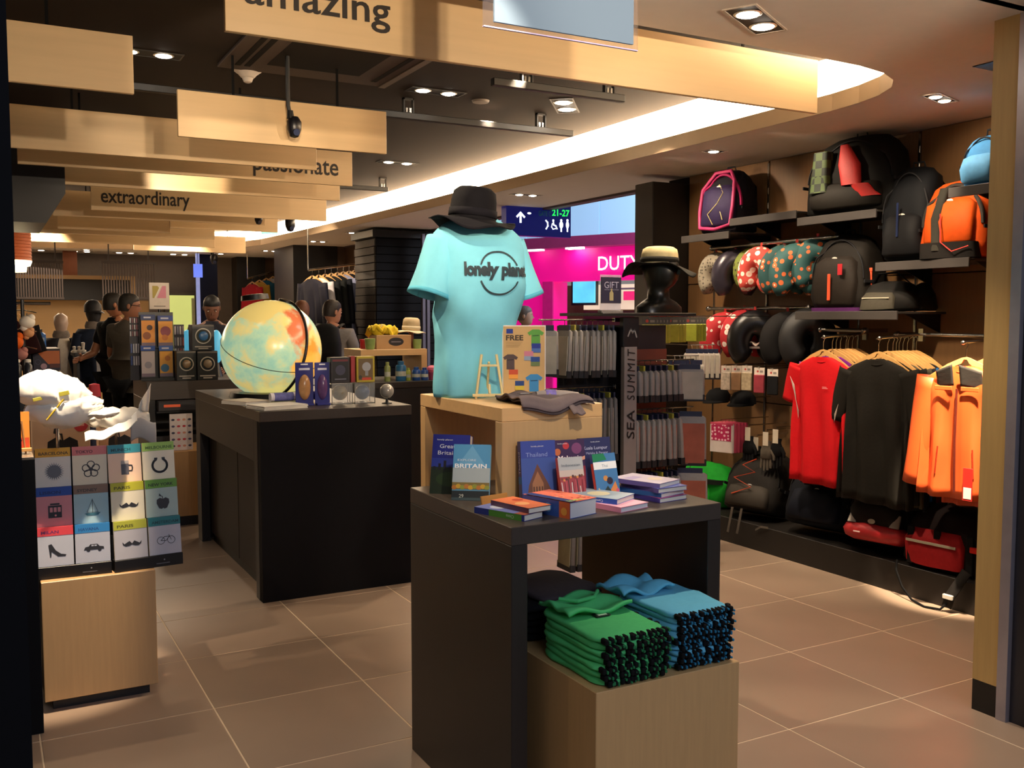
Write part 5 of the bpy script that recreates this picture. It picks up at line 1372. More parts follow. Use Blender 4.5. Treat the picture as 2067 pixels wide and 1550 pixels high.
MB().tube([Matrix.Rotation(R_(-46), 4, 'Z') @ Vector(p) for p in arc], .009, 8, M=TL).build('meridian_arm', bk, t, smooth=60)
MB().loft([(0, 0, rg + .0, .05, .05), (0, 0, rg + .012, .05, .05), (0, 0, rg + .02, .02, .02)], 20, M=TL).build('pivot', bk, t, smooth=30)
MB().loft([(0, 0, rg + .004, .085, .085), (0, 0, rg + .035, .08, .08), (0, 0, rg + .04, .04, .04)], 28, M=Matrix.Translation((-.06, 0, cz)) @ Matrix.Rotation(R_(-6), 4, 'Y')).build('top_cap', bk, t, smooth=30)
cd_ = Matrix.Rotation(R_(15), 4, 'Z') @ Vector((-c.x, -5.95, 0)).normalized(); rt_ = Vector((-cd_.y, cd_.x, 0)) 
nn_ = (Vector((0, 0, 1)) * .90 + cd_ * .36 + rt_ * .20).normalized(); e1 = nn_.cross(Vector((0, 1, 0))).normalized(); e2 = nn_.cross(e1)
MB().tube([(e1 * math.cos(2 * PI * k / 90) + e2 * math.sin(2 * PI * k / 90)) * (rg + .0008) for k in range(91)], .0022, 6, M=Matrix.Translation((0, 0, cz))).build('equator_line', mat('#2b2a22', .5), t, smooth=60)

def paper_stack(lab, x, y, z, rz, w, d, h, top, group=None):
    t = thing('magazine_stack', lab, 'magazines', (x, y, z), R_(rz), group)
    n = 4
    for k in range(n):
        MB().bbox(random.uniform(-.004, .004), w + random.uniform(-.004, .004), 0, d, h * k / n, h * (k + 1) / n - .0005, .0008).build('magazine', top if k == n - 1 else PAPER, t)
    return t
a = P(545, 828, Z=CT)
paper_stack('pile of white leaflets at the front corner of the globe counter', 1.275, 5.02, CT, 14, .26, .20, .022, mat('#d9d3cc', .6))
paper_stack('pile of pale maps left of the white leaflets on the globe counter', 1.262, 5.36, CT, 24, .17, .22, .022, mat('#bfb0a2', .6, var=.2))
t = thing('map_tube', 'rolled map with a printed white, blue and red label lying below the globe', 'map', (1.38, 5.30, CT + .0225), R_(4))
MB().tube([(0, 0, .024), (.27, 0, .024)], .024, 20).build('roll', mat('#e4dfe6', .3), t, smooth=60)
MB().tube([(.24, 0, .024), (.275, 0, .024)], .0246, 20).build('end_cap', mat('#2b2f86', .3), t, smooth=60)
MB().tube([(.02, 0, .024), (.13, 0, .024)], .0244, 20).build('label', mat('#6a6cab', .4, var=.6, scale=60), t, smooth=60)
MB().tube([(.15, 0, .024), (.20, 0, .024)], .0244, 20).build('red_label', mat('#b04a58', .4, var=.4, scale=60), t, smooth=60)
def clam_pack(lab, px0, px1, py0, py1, Y, back, bulge, bc, title=None):
    A = P(px0, py1, Y=Y); B = P(px1, py0, Y=Y); W = B.x - A.x; H = B.z - CT
    t = thing('blister_pack', lab, 'pack', (A.x, Y, CT))
    MB().bbox(0, W, 0, .004, 0, H, .001).build('card', mat(back, .4, var=.1), t)
    MB().ball((W * .5, 0, H * .42), W * .34, .03, H * .30, m=0).build('bubble', mat(bulge, .2, var=.35, scale=30), t, smooth=60)
    MB().bbox(W * .05, W * .95, -.03, .02, 0, .012, .002).build('foot', mat(back, .4), t)
    p = Pr(); p.rect(W * .2, W * .8, H * .82, H * .87, bc).rect(W * .3, W * .7, H * .94, H * .97, '#e8e8f0')
    p.build(t, frame((0, -.0006, 0), (1, 0, 0), (0, 0, 1)))
    return t
clam_pack('left navy blister pack with a small globe beside the big globe', 597, 632, 731, 812, 5.24, '#1f2478', '#b98a5c', '#d8d8e8')
clam_pack('right navy blister pack standing next to its twin', 636, 665, 731, 812, 5.22, '#20257c', '#6a4a7c', '#d8d8e8')
def box_pack(lab, px0, px1, py0, py1, Y, z0, c, inner, draw):
    A = P(px0, py1, Y=Y); B = P(px1, py0, Y=Y); W = B.x - A.x; H = B.z - z0
    t = thing('gift_box', lab, 'box', (A.x, Y, z0))
    MB().bbox(0, W, 0, .07, 0, H, .002).build('body', mat(c, .4), t)
    p = Pr(); p.rect(W * .1, W * .9, H * .08, H * .92, inner); draw(p, W, H); p.build(t, frame((0, -.0005, 0), (1, 0, 0), (0, 0, 1)))
    return t, A, B
def clear_globe(lab, px0, px1, Y, ball):
    A = P(px0, 815, Y=Y); B = P(px1, 772, Y=Y); W = B.x - A.x; H = B.z - CT
    t = thing('globe_box', lab, 'box', (A.x, Y, CT))
    fr = MB()
    for x in (0, W - .003):
        for y in (0, .085): fr.box(x, x + .003, y, y + .003, 0, H)
    fr.box(0, W, 0, .088, 0, .004).box(0, W, 0, .088, H - .003, H); fr.build('frame', mat('#8f8c88', .2, trans=.3), t)
    MB().box(.001, W - .001, .001, .002, .004, H - .003).build('window', mat('#d8dcdc', .05, alpha=.18), t)
    MB().ball((W * .5, .044, H * .52), min(W, H) * .36).build('small_globe', mat(ball, .25, var=.5, scale=26), t, smooth=60)
    MB().loft([(W * .5, .044, .004, .025, .025), (W * .5, .044, .012, .012, .012)], 14).build('stand', mat('#c9c4ba', .3), t)
    return H
Yb = 5.20
H1 = clear_globe('clear box with an old gold toned globe, below the black boxed one', 670, 712, Yb, '#9a8a68')
clear_globe('clear box with a blue toned globe, below the yellow box', 716, 757, Yb - .01, '#3c5a86')
z1 = CT + H1 + .0005
def dA(p, w, h): p.rect(w * .1, w * .9, h * .84, h * .92, '#6a2028').disc(w * .5, h * .5, w * .26, '#3a3a52').rect(w * .2, w * .8, h * .12, h * .17, '#6a6a78')
box_pack('small black box with a dark globe picture stacked on the gold globe box', 668, 706, 721, 772, Yb + .002, z1, '#2a2426', '#131318', dA)
def dB(p, w, h): p.disc(w * .55, h * .60, w * .24, '#9fa2a8').rect(w * .47, w * .64, h * .25, h * .45, '#8a8d92').rect(w * .3, w * .8, h * .08, h * .18, '#c8432f').disc(w * .2, h * .2, w * .10, '#3a3a34')
box_pack('yellow framed box with a grey lamp picture stacked on the blue globe box', 720, 756, 719, 772, Yb - .008, z1, '#b3a02a', '#6a5636', dB)
box_pack('narrow red box between the black and the yellow box', 708.5, 717, 719, 772, Yb + .004, z1, '#9a2a2c', '#a83236', lambda p, w, h: None)
q = P(781, 810, Y=5.12)
t = thing('mini_globe', 'tiny silver globe on a black stand at the right end of the counter', 'globe', (q.x, 5.12, CT))
MB().ball((0, 0, .072), .040, nu=24, nv=16).build('sphere', mat('#a8a39a', .22, .2, var=.3, scale=30), t, smooth=60)
MB().loft([(0, 0, 0, .030, .030), (0, 0, .006, .028, .028), (0, 0, .012, .008, .008), (0, 0, .03, .006, .006)], 18).build('stand', bk, t, smooth=30)
MB().tube([(.0 + .046 * math.sin(R_(a)), -.0, .072 - .046 * math.cos(R_(a))) for a in range(0, 150, 12)], .0035, 6).build('arm', bk, t, smooth=60)

# ================================================================== BACK LEFT COUNTER: MAP RACK, BOXED GLOBES
C2 = 1.01; YM = 7.85
t = thing('map_rack', 'black wire rack behind the map packs on the back counter', 'rack', (P(283, 760, Y=YM + .06).x, YM + .06, C2))
W = P(352, 760, Y=YM + .06).x - P(283, 760, Y=YM + .06).x; H = P(300, 630, Y=YM).z - C2
MB().box(0, W, 0, .01, 0, H).build('back_panel', bk, t)
MB().box(0, W, -.06, 0, 0, .02).box(0, W, -.06, 0, H * .48, H * .49).build('ledge', bk, t)
def map_pack(lab, px0, px1, py0, py1, band, body, blobs):
    z0 = C2 + .021 if py1 > 720 else C2 + H * .49 + .0005
    A = P(px0, py1, Y=YM); B = P(px1, py0, Y=YM); w_, h_ = B.x - A.x, B.z - z0
    t = thing('map_pack', lab, 'pack', (A.x, YM, z0), group=None)
    MB().bbox(0, w_, 0, .02, 0, h_, .001).build('pack', mat('#22222a', .4), t)
    p = Pr(); p.rect(w_ * .04, w_ * .96, h_ * .05, h_ * .82, body).rect(0, w_, h_ * .84, h_, band).rect(w_ * .2, w_ * .7, h_ * .89, h_ * .94, '#c4c8da')
    for (x, y, r, c) in blobs: p.disc(w_ * x, h_ * y, w_ * r, c)
    p.rect(w_ * .05, w_ * .95, h_ * .04, h_ * .14, '#7a6a7c'); p.build(t, frame((0, -.0005, 0), (1, 0, 0), (0, 0, 1)))
map_pack('orange map pack in the upper left of the map rack', 285, 313, 635, 692, '#2c3c70', '#d98f35', [(.4, .35, .28, '#8a4a22'), (.6, .6, .2, '#4a2f2a')])
map_pack('orange and violet map pack in the upper right of the map rack', 319, 349, 637, 692, '#2f4590', '#e09a3c', [(.5, .5, .34, '#8a3f4c'), (.45, .3, .2, '#c97a3a')])
map_pack('pale map pack with a blue top in the lower left of the map rack', 285, 313, 697, 755, '#2550a8', '#b8b0b4', [(.5, .4, .25, '#8f8f9c')])
map_pack('yellow and blue map pack in the lower right of the map rack', 322, 349, 697, 755, '#3a62b0', '#e3a33a', [(.4, .3, .3, '#2f6f9a'), (.6, .6, .2, '#c97a2c')])
# hook strips of small goods left and right of the maps
def strip(lab, px0, px1, py0, py1, cols, Yk, rows, ncol):
    A = P(px0, py1, Y=Yk); B = P(px1, py0, Y=Yk); w_, h_ = B.x - A.x, B.z - A.z
    t = thing('hanging_strip', lab, 'display', (A.x, Yk, C2)); z0 = A.z - C2
    MB().box(0, w_, .02, .026, 0, z0 + h_).build('panel', mat('#2e2a36', .5), t)
    for r in range(rows):
        for k in range(ncol):
            x = w_ * (k + .12) / ncol; z = z0 + h_ * (r + .1) / rows
            MB().bbox(x, x + w_ * .7 / ncol, 0, .018, z, z + h_ * .75 / rows, .001).build('item', mat(cols[(r * ncol + k) % len(cols)], .4), t)
    return t
strip('strip of small white and dark red packets left of the map packs', 262, 282, 640, 680, ['#c9c4cc', '#7a3440', '#cfc6c6', '#8a3a46', '#b9a9b0'], 7.95, 3, 5)
strip('strip of small white tubes over blue packets left of the map packs', 264, 282, 690, 740, ['#2a4a9a', '#b9b6c0', '#c4bfc6', '#9c98aa'], 7.94, 2, 4)
strip('strip of small clear and red trinkets between the maps and the boxed globes', 353, 372, 655, 745, ['#8a7a80', '#9a4a44', '#a89ca0', '#6a6a7c', '#b9b3b0'], 8.0, 4, 4)
def globe_carton(lab, px0, px1, py0, py1, Yk, z0, ballc):
    A = P(px0, py1, Y=Yk); B = P(px1, py0, Y=Yk); w_, h_ = B.x - A.x, B.z - z0
    t = thing('globe_carton', lab, 'box', (A.x, Yk, z0))
    MB().bbox(0, w_, 0, .14, 0, h_, .002).build('box', mat('#17161a', .35), t)
    MB().loft([(0, 0, 0, w_ * .36, w_ * .36), (0, 0, .004, w_ * .36, w_ * .36)], 28, M=frame((w_ * .5, -.0, h_ * .56), (1, 0, 0), (0, 0, 1))).build('ring', mat('#b8b2a8', .3), t)
    MB().loft([(0, 0, .0041, w_ * .31, w_ * .31), (0, 0, .005, w_ * .31, w_ * .31)], 28, M=frame((w_ * .5, 0, h_ * .56), (1, 0, 0), (0, 0, 1))).build('window', mat('#19191e', .2), t)
    MB().ball((w_ * .5, -.004, h_ * .56), w_ * .22, .012, w_ * .22).build('globe_face', mat(ballc, .3, var=.3, scale=40), t, smooth=60)
    for r_, c_ in (((w_ * .12, w_ * .88, h_ * .13, h_ * .17), '#a8a29a'), ((w_ * .28, w_ * .72, h_ * .06, h_ * .10), '#a8a29a'), ((w_ * .02, w_ * .98, h_ * .93, h_ * .99), '#6a655f')): Pr().rect(*r_, c_).build(t, frame((0, -.0005, 0), (1, 0, 0), (0, 0, 1)), 'caption_print')
    return t, h_
Yg = 7.74
_, hh = globe_carton('black carton with a bronze globe window, lower left of the three', 357, 396, 708, 766, Yg, C2, '#8a7358')
globe_carton('black carton with a brass globe window, lower right of the three', 399, 439, 708, 768, Yg - .02, C2, '#8c7c66')
globe_carton('black carton with a blue globe window, stacked on the other two', 388, 432, 655, 708, Yg + .01, C2 + hh + .001, '#3a6a9c')
for px, lab in ((378, 'light blue glowing lamp left of the stacked globe carton'), (437, 'light blue glowing lamp right of the stacked globe carton')):
    q = P(px, 700, Y=8.15)
    t = thing('blue_lamp', lab, 'lamp', (q.x, 8.15, C2)); zz = q.z - C2
    MB().loft([(0, 0, 0, .05, .05), (0, 0, zz - .13, .02, .02)], 16).build('base', bk, t)
    MB().ball((0, 0, zz), .055, rz=.14).build('shade', mat('#58b4d8', .4, emit=.3), t, smooth=60)
# items under counter 2
t = thing('toolbox', 'dark case with an orange strip on the shelf under the back counter', 'box', (1.30, 7.58, 0.78 - .0))
t.location = (P(320, 815, Y=7.58).x, 7.60, .79)
MB().bbox(0, .28, 0, .09, 0, .075, .004).build('case', mat('#2d2b2f', .4), t)
MB().bbox(.04, .16, -.003, 0, .03, .05, .001).build('strip', mat('#d85a32', .4, emit=.1), t)
MB().box(-.01, .30, .0, .1, -.012, 0).build('shelf_clip', bk, t)
t = thing('dot_poster', 'white card printed with rows of coloured dots, leaning on the small maple plinth', 'card', (1.165, 7.20, .542))
A = P(343, 886, Y=7.2); B = P(388, 834, Y=7.2); w_, h_ = B.x - A.x, B.z - .542
t.location.x = A.x
MB().bbox(0, w_, 0, .004, 0, h_, .0005).build('card', mat('#dccfcb', .5), t)
p = Pr(); dc = ['#3a3a52', '#c0303a', '#d0606a', '#55506a', '#c98a70', '#b93a44']
for r in range(5):
    for k in range(4): Pr().disc(w_ * (.15 + .24 * k), h_ * (.12 + .18 * r), w_ * .075, dc[(r * 3 + k * 2) % 6], w_ * .05).build(t, frame((0, -.0005, 0), (1, 0, 0), (0, 0, 1)), 'dot')
t = thing('black_stand', 'dark folding stand behind the dot card, under the back counter', 'stand', (1.12, 7.62, 0))
MB().box(0, .35, 0, .03, 0, .60).box(.02, .06, -.1, 0, .0, .55).build('body', mat('#17141a', .5), t)
MB().box(.02, .045, -.11, -.10, .3, .50).build('red_strip', mat('#8a3020', .5), t)
# framed poster with pink and gold shapes
A = P(302, 624, Y=9.0); B = P(341, 571, Y=9.0); w_, h_ = B.x - A.x, B.z - A.z
t = thing('framed_poster', 'white framed poster with an ochre and a pink triangle on a thin stand', 'poster', (A.x, 9.0, 0))
MB().bbox(0, w_, 0, .012, A.z, B.z, .002).build('board', mat('#d4c8bc', .5), t)
MB().cyl((w_ / 2, .02, 0), (w_ / 2, .02, A.z + .05), .012, 10).loft([(w_ / 2, .02, 0, .12, .12), (w_ / 2, .02, .012, .11, .11)], 20).build('stand', bk, t)
p = Pr(); p.poly([(w_ * .16, h_ * .88), (w_ * .42, h_ * .88), (w_ * .5, h_ * .80), (w_ * .24, h_ * .42), (w_ * .16, h_ * .42)], '#a8953a').poly([(w_ * .84, h_ * .88), (w_ * .84, h_ * .42), (w_ * .38, h_ * .42), (w_ * .66, h_ * .88)], '#cf7f94').line([(w_ * .3, h_ * .44), (w_ * .56, h_ * .86)], w_ * .05, '#e4dccf').rect(w_ * .22, w_ * .8, h_ * .10, h_ * .13, '#6a6058')
p.build(t, frame((0, -.0005, A.z), (1, 0, 0), (0, 0, 1)))

# ================================================================== REAR RISER: HAT, YELLOW SHIRTS, POTS, TINS
def vessel(name, lab, cat, px, py, Y, z0, prof, m, parts=(), group=None):
    q = P(px, py, Y=Y); t = thing(name, lab, cat, (q.x, Y, z0), group=group)
    MB().loft([(0, 0, z, r, r) for z, r in prof], 20).build('body', m, t, smooth=40)
    for nm, pr, mm in parts: MB().loft([(0, 0, z, r, r) for z, r in pr], 20).build(nm, mm, t, smooth=40)
    return t
q = P(828, 668, Y=7.35)
t = thing('fedora', 'cream straw hat on a stand at the right end of the maple riser', 'hat', (q.x, 7.33, RZ + .0))
MB().loft([(0, 0, 0, .05, .05), (0, 0, .01, .02, .02), (0, 0, q.z - RZ, .02, .02)], 14).build('stand', mat('#8a4a30', .5), t)
sun_hat(t, 0, q.z - RZ + .01, .072, .045, .10, mat('#cdb893', .8, var=.1, scale=60, bump=.3), mat('#d6c6a6', .8, var=.08), tilt=.05, wav=.1)
# kraft display carton with black oval
A = P(760, 703, Y=7.20); B = P(830, 676, Y=7.20)
t = thing('display_carton', 'kraft carton with a black oval label on the maple riser', 'box', (A.x, 7.20, RZ + .0005)); w_ = B.x - A.x; h_ = B.z - RZ
MB().bbox(0, w_, 0, .20, 0, h_, .002).build('body', mat('#b08a5c', .6), t)
p = Pr(); p.disc(w_ * .56, h_ * .52, w_ * .22, '#1c1a22', h_ * .30).rect(w_ * .42, w_ * .70, h_ * .47, h_ * .56, '#6a6470'); p.build(t, frame((0, -.0005, 0), (1, 0, 0), (0, 0, 1)))
t = thing('yellow_shirts', 'heap of crumpled yellow shirts on the maple riser carton', 'shirt', (A.x - .02, 7.22, RZ + h_ + .001))
random.seed(5)
for k in range(1):
    MB().grid(lambda u, v: Vector((.21 * u, .16 * v, .030 + .022 * math.sin(u * 13 + v * 3) + .018 * math.sin(v * 11 + u * 5) + .02 * mnoise.noise(Vector((u * 6, v * 6, 2))))), 36, 26).build('cloth', cloth('#cdb02a', .8, .1), t, smooth=60, solid=.03)
MB().bbox(.06, .10, .05, .06, .05, .11, .002, M=Matrix.Rotation(.3, 4, 'Y')).build('tag', mat('#c9c08a', .5), t)
gp = mat('#8aa05a', .4, var=.35, scale=18)
def cup(lab, px, Y, w_, h_): vessel('paper_cup', lab, 'cup', px, 700, Y, RZ + .0005, [(0, w_ * .38), (h_ * .2, w_ * .44), (h_, w_ * .5), (h_ + .001, w_ * .44)], gp)
cup('green and white tub at the left of the kraft carton', 747, 7.19, .085, .085)
cup('green and white tub at the right end of the maple riser', 842, 7.21, .075, .075)
vessel('red_tin', 'red tin on the left end of the maple riser', 'tin', 735, 700, 7.38, RZ + .0005, [(0, .032), (.06, .034), (.062, .038), (.075, .038), (.076, .01)], mat('#c02a34', .35))
q = P(716, 712, Y=7.0)
cols = [('#9aa03e', 'slim lime bottle'), ('#27649a', 'wide blue bottle'), ('#b8c24a', 'small lime bottle'), ('#1f4f9a', 'left blue basket tin'), ('#2a56a4', 'right blue basket tin'), ('#c23a5c', 'red and white pot')]
for px, c_, lab, r, h_ in ((782, '#8f9a5a', 'slim green patterned bottle before the maple riser', .024, .15), (809, '#2b6894', 'wide blue bottle with a blue cap before the maple riser', .042, .155), (824, '#aab44a', 'small lime bottle between the blue bottle and the blue tubs', .02, .10), (840, '#234f96', 'left blue tub on the rear black counter', .034, .105), (857, '#2a4c8c', 'right blue tub on the rear black counter', .030, .10)):
    vessel('bottle' if r < .03 or px == 809 else 'tub', lab, 'bottle' if px < 830 else 'tub', px, 760, 7.03, 1.0005, [(0, r * .95), (.006, r), (h_ * .72, r), (h_ * .8, r * .85), (h_ * .82, r * .6), (h_, r * .6), (h_ + .001, r * .3)], mat(c_, .3, var=.25, scale=30), (('label', [(h_ * .25, r * 1.01), (h_ * .5, r * 1.01)], mat('#b9bcae', .4, var=.3, scale=60)),))
vessel('pot', 'pot with red and white ribbons at the right end of the rear counter', 'pot', 872, 760, 7.05, 1.0005, [(0, .025), (.06, .032), (.062, .02)], mat('#7a2a4a', .4), (('ribbons', [(.06, .03), (.08, .045), (.10, .04), (.115, .015)], mat('#c85a74', .5, var=.5, scale=60)),))

# ================================================================== BAGS
def backpack(lab, x, y, z, w, d, h, c_body, c_front, c_trim=None, face='-X', rz=0, lean=0, pocket=(.12, .62), logo=True, extras=None, straps=True, taper=.78, cat='backpack', plaid=False, name='backpack'):
    """local: x width, -y front, z up"""
    base = {'-X': -PI / 2, '-Y': 0}[face] + R_(rz)
    M = Matrix.Translation((x, y, z)) @ Matrix.Rotation(base, 4, 'Z') @ Matrix.Rotation(-R_(lean), 4, 'X')
    t = thing(name, lab, cat, M=M)
    rx, ry = w / 2, d / 2; sd = hash(lab) % 97 * 0 + sum(map(ord, lab)) % 97
    def wr(p, a, u):
        n = mnoise.noise(Vector((p.x * 9 + sd, p.y * 9, p.z * 9)))
        n2 = mnoise.noise(Vector((p.x * 26, p.y * 26, p.z * 26 + sd))); return p + Vector((n * .016 + n2 * .006, n * .016 + n2 * .006, n * .006))
    MB().loft([(0, 0, .002, rx * .80, ry * .8, 4), (0, 0, h * .04, rx * .95, ry * .95, 4), (0, 0, h * .2, rx, ry, 4), (0, 0, h * .5, rx * .97, ry, 3.6), (0, .01, h * .75, rx * (taper + .12), ry * .85, 3.2), (0, .02, h * .9, rx * taper, ry * .62, 3), (0, .025, h * .97, rx * taper * .75, ry * .42, 2.6), (0, .03, h, rx * taper * .4, ry * .2), (0, .03, h * 1.001, .004, .004)], 36, fn=wr).build('body', cloth(c_body, .75, .18, 30, .3), t, smooth=80)
    p0, p1 = pocket; hh = h * (p1 - p0)
    MB().loft([(0, -ry * .72, h * p0, rx * .66, ry * .45, 4), (0, -ry * .78, h * p0 + hh * .08, rx * .76, ry * .5, 4), (0, -ry * .80, h * p0 + hh * .5, rx * .76, ry * .52, 4), (0, -ry * .74, h * p0 + hh * .88, rx * .68, ry * .46, 3.5), (0, -ry * .66, h * p1, rx * .45, ry * .3, 3), (0, -ry * .66, h * p1 + .001, .004, .004)], 30, fn=wr).build('front_pocket', cloth(c_front, .7, .18, 30, .3), t, smooth=80)
    tr = cloth(c_trim or '#1a1a1c', .7)
    # zip bead over the top, handle, shoulder straps, compression straps
    z_ = MB(); pts = []
    for k in range(17):
        a = PI * k / 16; pts.append((rx * .90 * math.cos(a), -ry * .62 + .0, h * .42 + h * .50 * math.sin(a)))
    z_.tube([(p[0] * (1 if p[2] < h * .7 else taper + .1), p[1] * (1.25 if p[2] < h * .7 else .95), p[2]) for p in pts], .005 if not c_trim else .011, 6); z_.build('zip', tr, t, smooth=60)
    MB().tube([(-.035, ry * .15, h * .985), (-.03, ry * .1, h + .025), (.03, ry * .1, h + .025), (.035, ry * .15, h * .985)], .006, 6, flat=.6).build('top_handle', cloth('#161618'), t, smooth=60)
    for sx in (-1, 1):
        MB().bbox(sx * rx * .98 - .004, sx * rx * .98 + .004, -ry * .9, ry * .5, h * .36, h * .36 + .018, .001).build('side_strap', cloth('#161618'), t)
        if straps: MB().tube([(sx * rx * .35, ry * .6, h * .93), (sx * rx * .55, ry * 1.15, h * .75), (sx * rx * .6, ry * 1.18, h * .4), (sx * rx * .75, ry * .9, h * .1)], [.022, .028, .022, .012], 8, flat=.35).build('shoulder_strap', cloth('#141416'), t, smooth=60)
    if logo:
        p = Pr(); fy = -ry * .80 * 1 - ry * .52 - .004
        lx, lz = rx * .0, h * (p1 - .02) if logo != 'low' else h * (p0 + .10)
        p.disc(0, 0, .018, '#c9c2b8', .009)
        p.build(t, frame((lx - .0, -ry * .66 - ry * .36 if logo != 'low' else fy, lz), (1, 0, 0), (0, 0, 1)), 'logo')
    if extras: extras(t, rx, ry, h)
    return t
def ex_pink(t, rx, ry, h):
    pk = cloth('#9a1550', .6)
    MB().tube([(-rx * .80, -ry * 1.1, h * .10), (-rx * .9, -ry * .95, h * .35), (-rx * .85, -ry * .8, h * .7), (-rx * .4, -ry * .5, h * .96), (rx * .3, -ry * .5, h * .97), (rx * .62, -ry * .85, h * .8), (rx * .72, -ry * 1.2, h * .4), (rx * .66, -ry * 1.3, h * .12), (0, -ry * 1.35, h * .06), (-rx * .8, -ry * 1.1, h * .10)], .013, 8).build('pink_piping', pk, t, smooth=60)
    MB().tube([(-.02, -ry * 1.34, h * .14), (-.06, -ry * 1.36, h * .3), (.02, -ry * 1.36, h * .46), (.05, -ry * 1.2, h * .62), (0, -ry * .95, h * .76), (-.05, -ry * 1.1, h * .62), (.03, -ry * 1.33, h * .40), (.06, -ry * 1.35, h * .2)], .0025, 6).build('bungee_cord', mat('#b7a866', .6), t, smooth=60)
backpack('black and violet backpack with pink piping, leftmost on the top shelves', 4.58, 5.20, 2.072, .36, .26, .44, '#15121a', '#241a38', '#8a1248', rz=14, extras=ex_pink, pocket=(.10, .74))
def ex_plaid(t, rx, ry, h):
    p = MB()
    MB().loft([(-rx * .52, -ry * 1.0, h * .28, rx * .2, ry * .34, 5), (-rx * .50, -ry * .98, h * .80, rx * .16, ry * .26, 5)], 20).build('plaid_panel', plaid_m, t, smooth=50)
    MB().loft([(rx * .18, -ry * 1.18, h * .34, rx * .20, ry * .16, 3), (rx * .10, -ry * 1.08, h * .60, rx * .22, ry * .2, 3), (-rx * .06, -ry * .9, h * .86, rx * .08, ry * .12, 3)], 18).build('red_panel', cloth('#b3211f', .6), t, smooth=50)
    MB().loft([(rx * .55, -ry * 1.1, h * .18, rx * .22, ry * .16, 3), (rx * .35, -ry * 1.18, h * .34, rx * .18, ry * .16, 3)], 18).build('red_panel', cloth('#b3211f', .6), t, smooth=50)
def plaid_mat():
    m = bpy.data.materials.new('green_plaid'); m.use_nodes = True; nt = m.node_tree; b = nt.nodes['Principled BSDF']
    tc = nt.nodes.new('ShaderNodeTexCoord'); s = nt.nodes.new('ShaderNodeTexChecker'); s.inputs['Scale'].default_value = 22
    s.inputs[1].default_value = lin('#3c4c24'); s.inputs[2].default_value = lin('#101a0e'); nt.links.new(tc.outputs['Object'], s.inputs[0]); nt.links.new(s.outputs[0], b.inputs['Base Color']); b.inputs['Roughness'].default_value = .7
    return m
plaid_m = plaid_mat()
backpack('large charcoal backpack with a green plaid panel and red patches on the top shelf', 4.56, 4.05, 2.103, .62, .28, .46, '#0f0e0c', '#16130f', None, rz=8, extras=ex_plaid, pocket=(.06, .40), taper=.70)
def ex_nav(t, rx, ry, h): MB().bbox(-.006, .006, -ry * 1.35, -ry * 1.30, h * .25, h * .6, .002).build('blue_strap', cloth('#141e3c'), t)
backpack('navy and charcoal hiking backpack beside the orange one', 4.58, 3.665, 1.803, .30, .30, .53, '#06080c', '#0c0c0e', None, rz=10, extras=ex_nav, pocket=(.05, .50))
def ex_or(t, rx, ry, h):
    MB().loft([(-rx * .26, -ry * 1.1, h * .10, rx * .15, ry * .30, 4), (-rx * .30, -ry * 1.08, h * .5, rx * .15, ry * .30, 4), (-rx * .20, -ry * .75, h * .88, rx * .15, ry * .26, 4)], 18).build('grey_panel', cloth('#2c2a24'), t, smooth=50)
    MB().tube([(-rx * .1, -ry * 1.42, h * .55), (-rx * .05, -ry * 1.48, h * .2), (rx * .3, -ry * 1.50, h * .08), (rx * .75, -ry * 1.4, h * .14)], .0035, 6).build('red_cord', mat('#c4342c', .5), t, smooth=60)
    MB().loft([(0, -ry * .9, .004, rx * .86, ry * .42, 4), (0, -ry * .95, h * .20, rx * .82, ry * .46, 4)], 28).build('base_panel', cloth('#1b1816'), t, smooth=50)
backpack('bright orange backpack with a dark central band on the middle shelf', 4.57, 3.36, 1.803, .36, .28, .42, '#b8430c', '#c24a10', '#2a2622', rz=8, extras=ex_or, pocket=(.18, .74))
t = backpack('light blue drybag style pouch at the far right, above the orange backpack', 4.36, 3.065, 2.133, .21, .20, .26, '#3f7fb4', '#5f9fd0', None, rz=0, pocket=(.08, .60), logo=None, taper=.85, cat='bag')
def ex_tnf(t, rx, ry, h):
    oz = mat('#d8502c', .5)
    MB().bbox(-.011, .011, -ry * 1.42, -ry * 1.38, h * .14, h * .48, .003).build('orange_zip_pull', oz, t)
    MB().bbox(rx * .86, rx * .98, -ry * .4, -ry * .32, h * .30, h * .52, .003).bbox(rx * .6, rx * 1.0, -ry * .42, -ry * .36, h * .50, h * .55, .003).build('orange_side_strap', oz, t)
    MB().bbox(rx * .30, rx * .46, -ry * 1.42, -ry * 1.38, h * .46, h * .60, .001).build('red_tag', mat('#b3222c', .5), t)
    MB().loft([(0, -ry * .2, .0, rx * .9, ry * 1.0, 4), (0, -ry * .2, h * .05, rx * .92, ry * 1.0, 4)], 24).build('violet_base', cloth('#4a1f52'), t, smooth=50)
backpack('taupe grey backpack with an orange zip pull, between the neck pillows and the satchel', 4.56, 4.12, 1.533, .40, .26, .46, '#17130f', '#231d18', None, rz=6, extras=ex_tnf, pocket=(.06, .70))
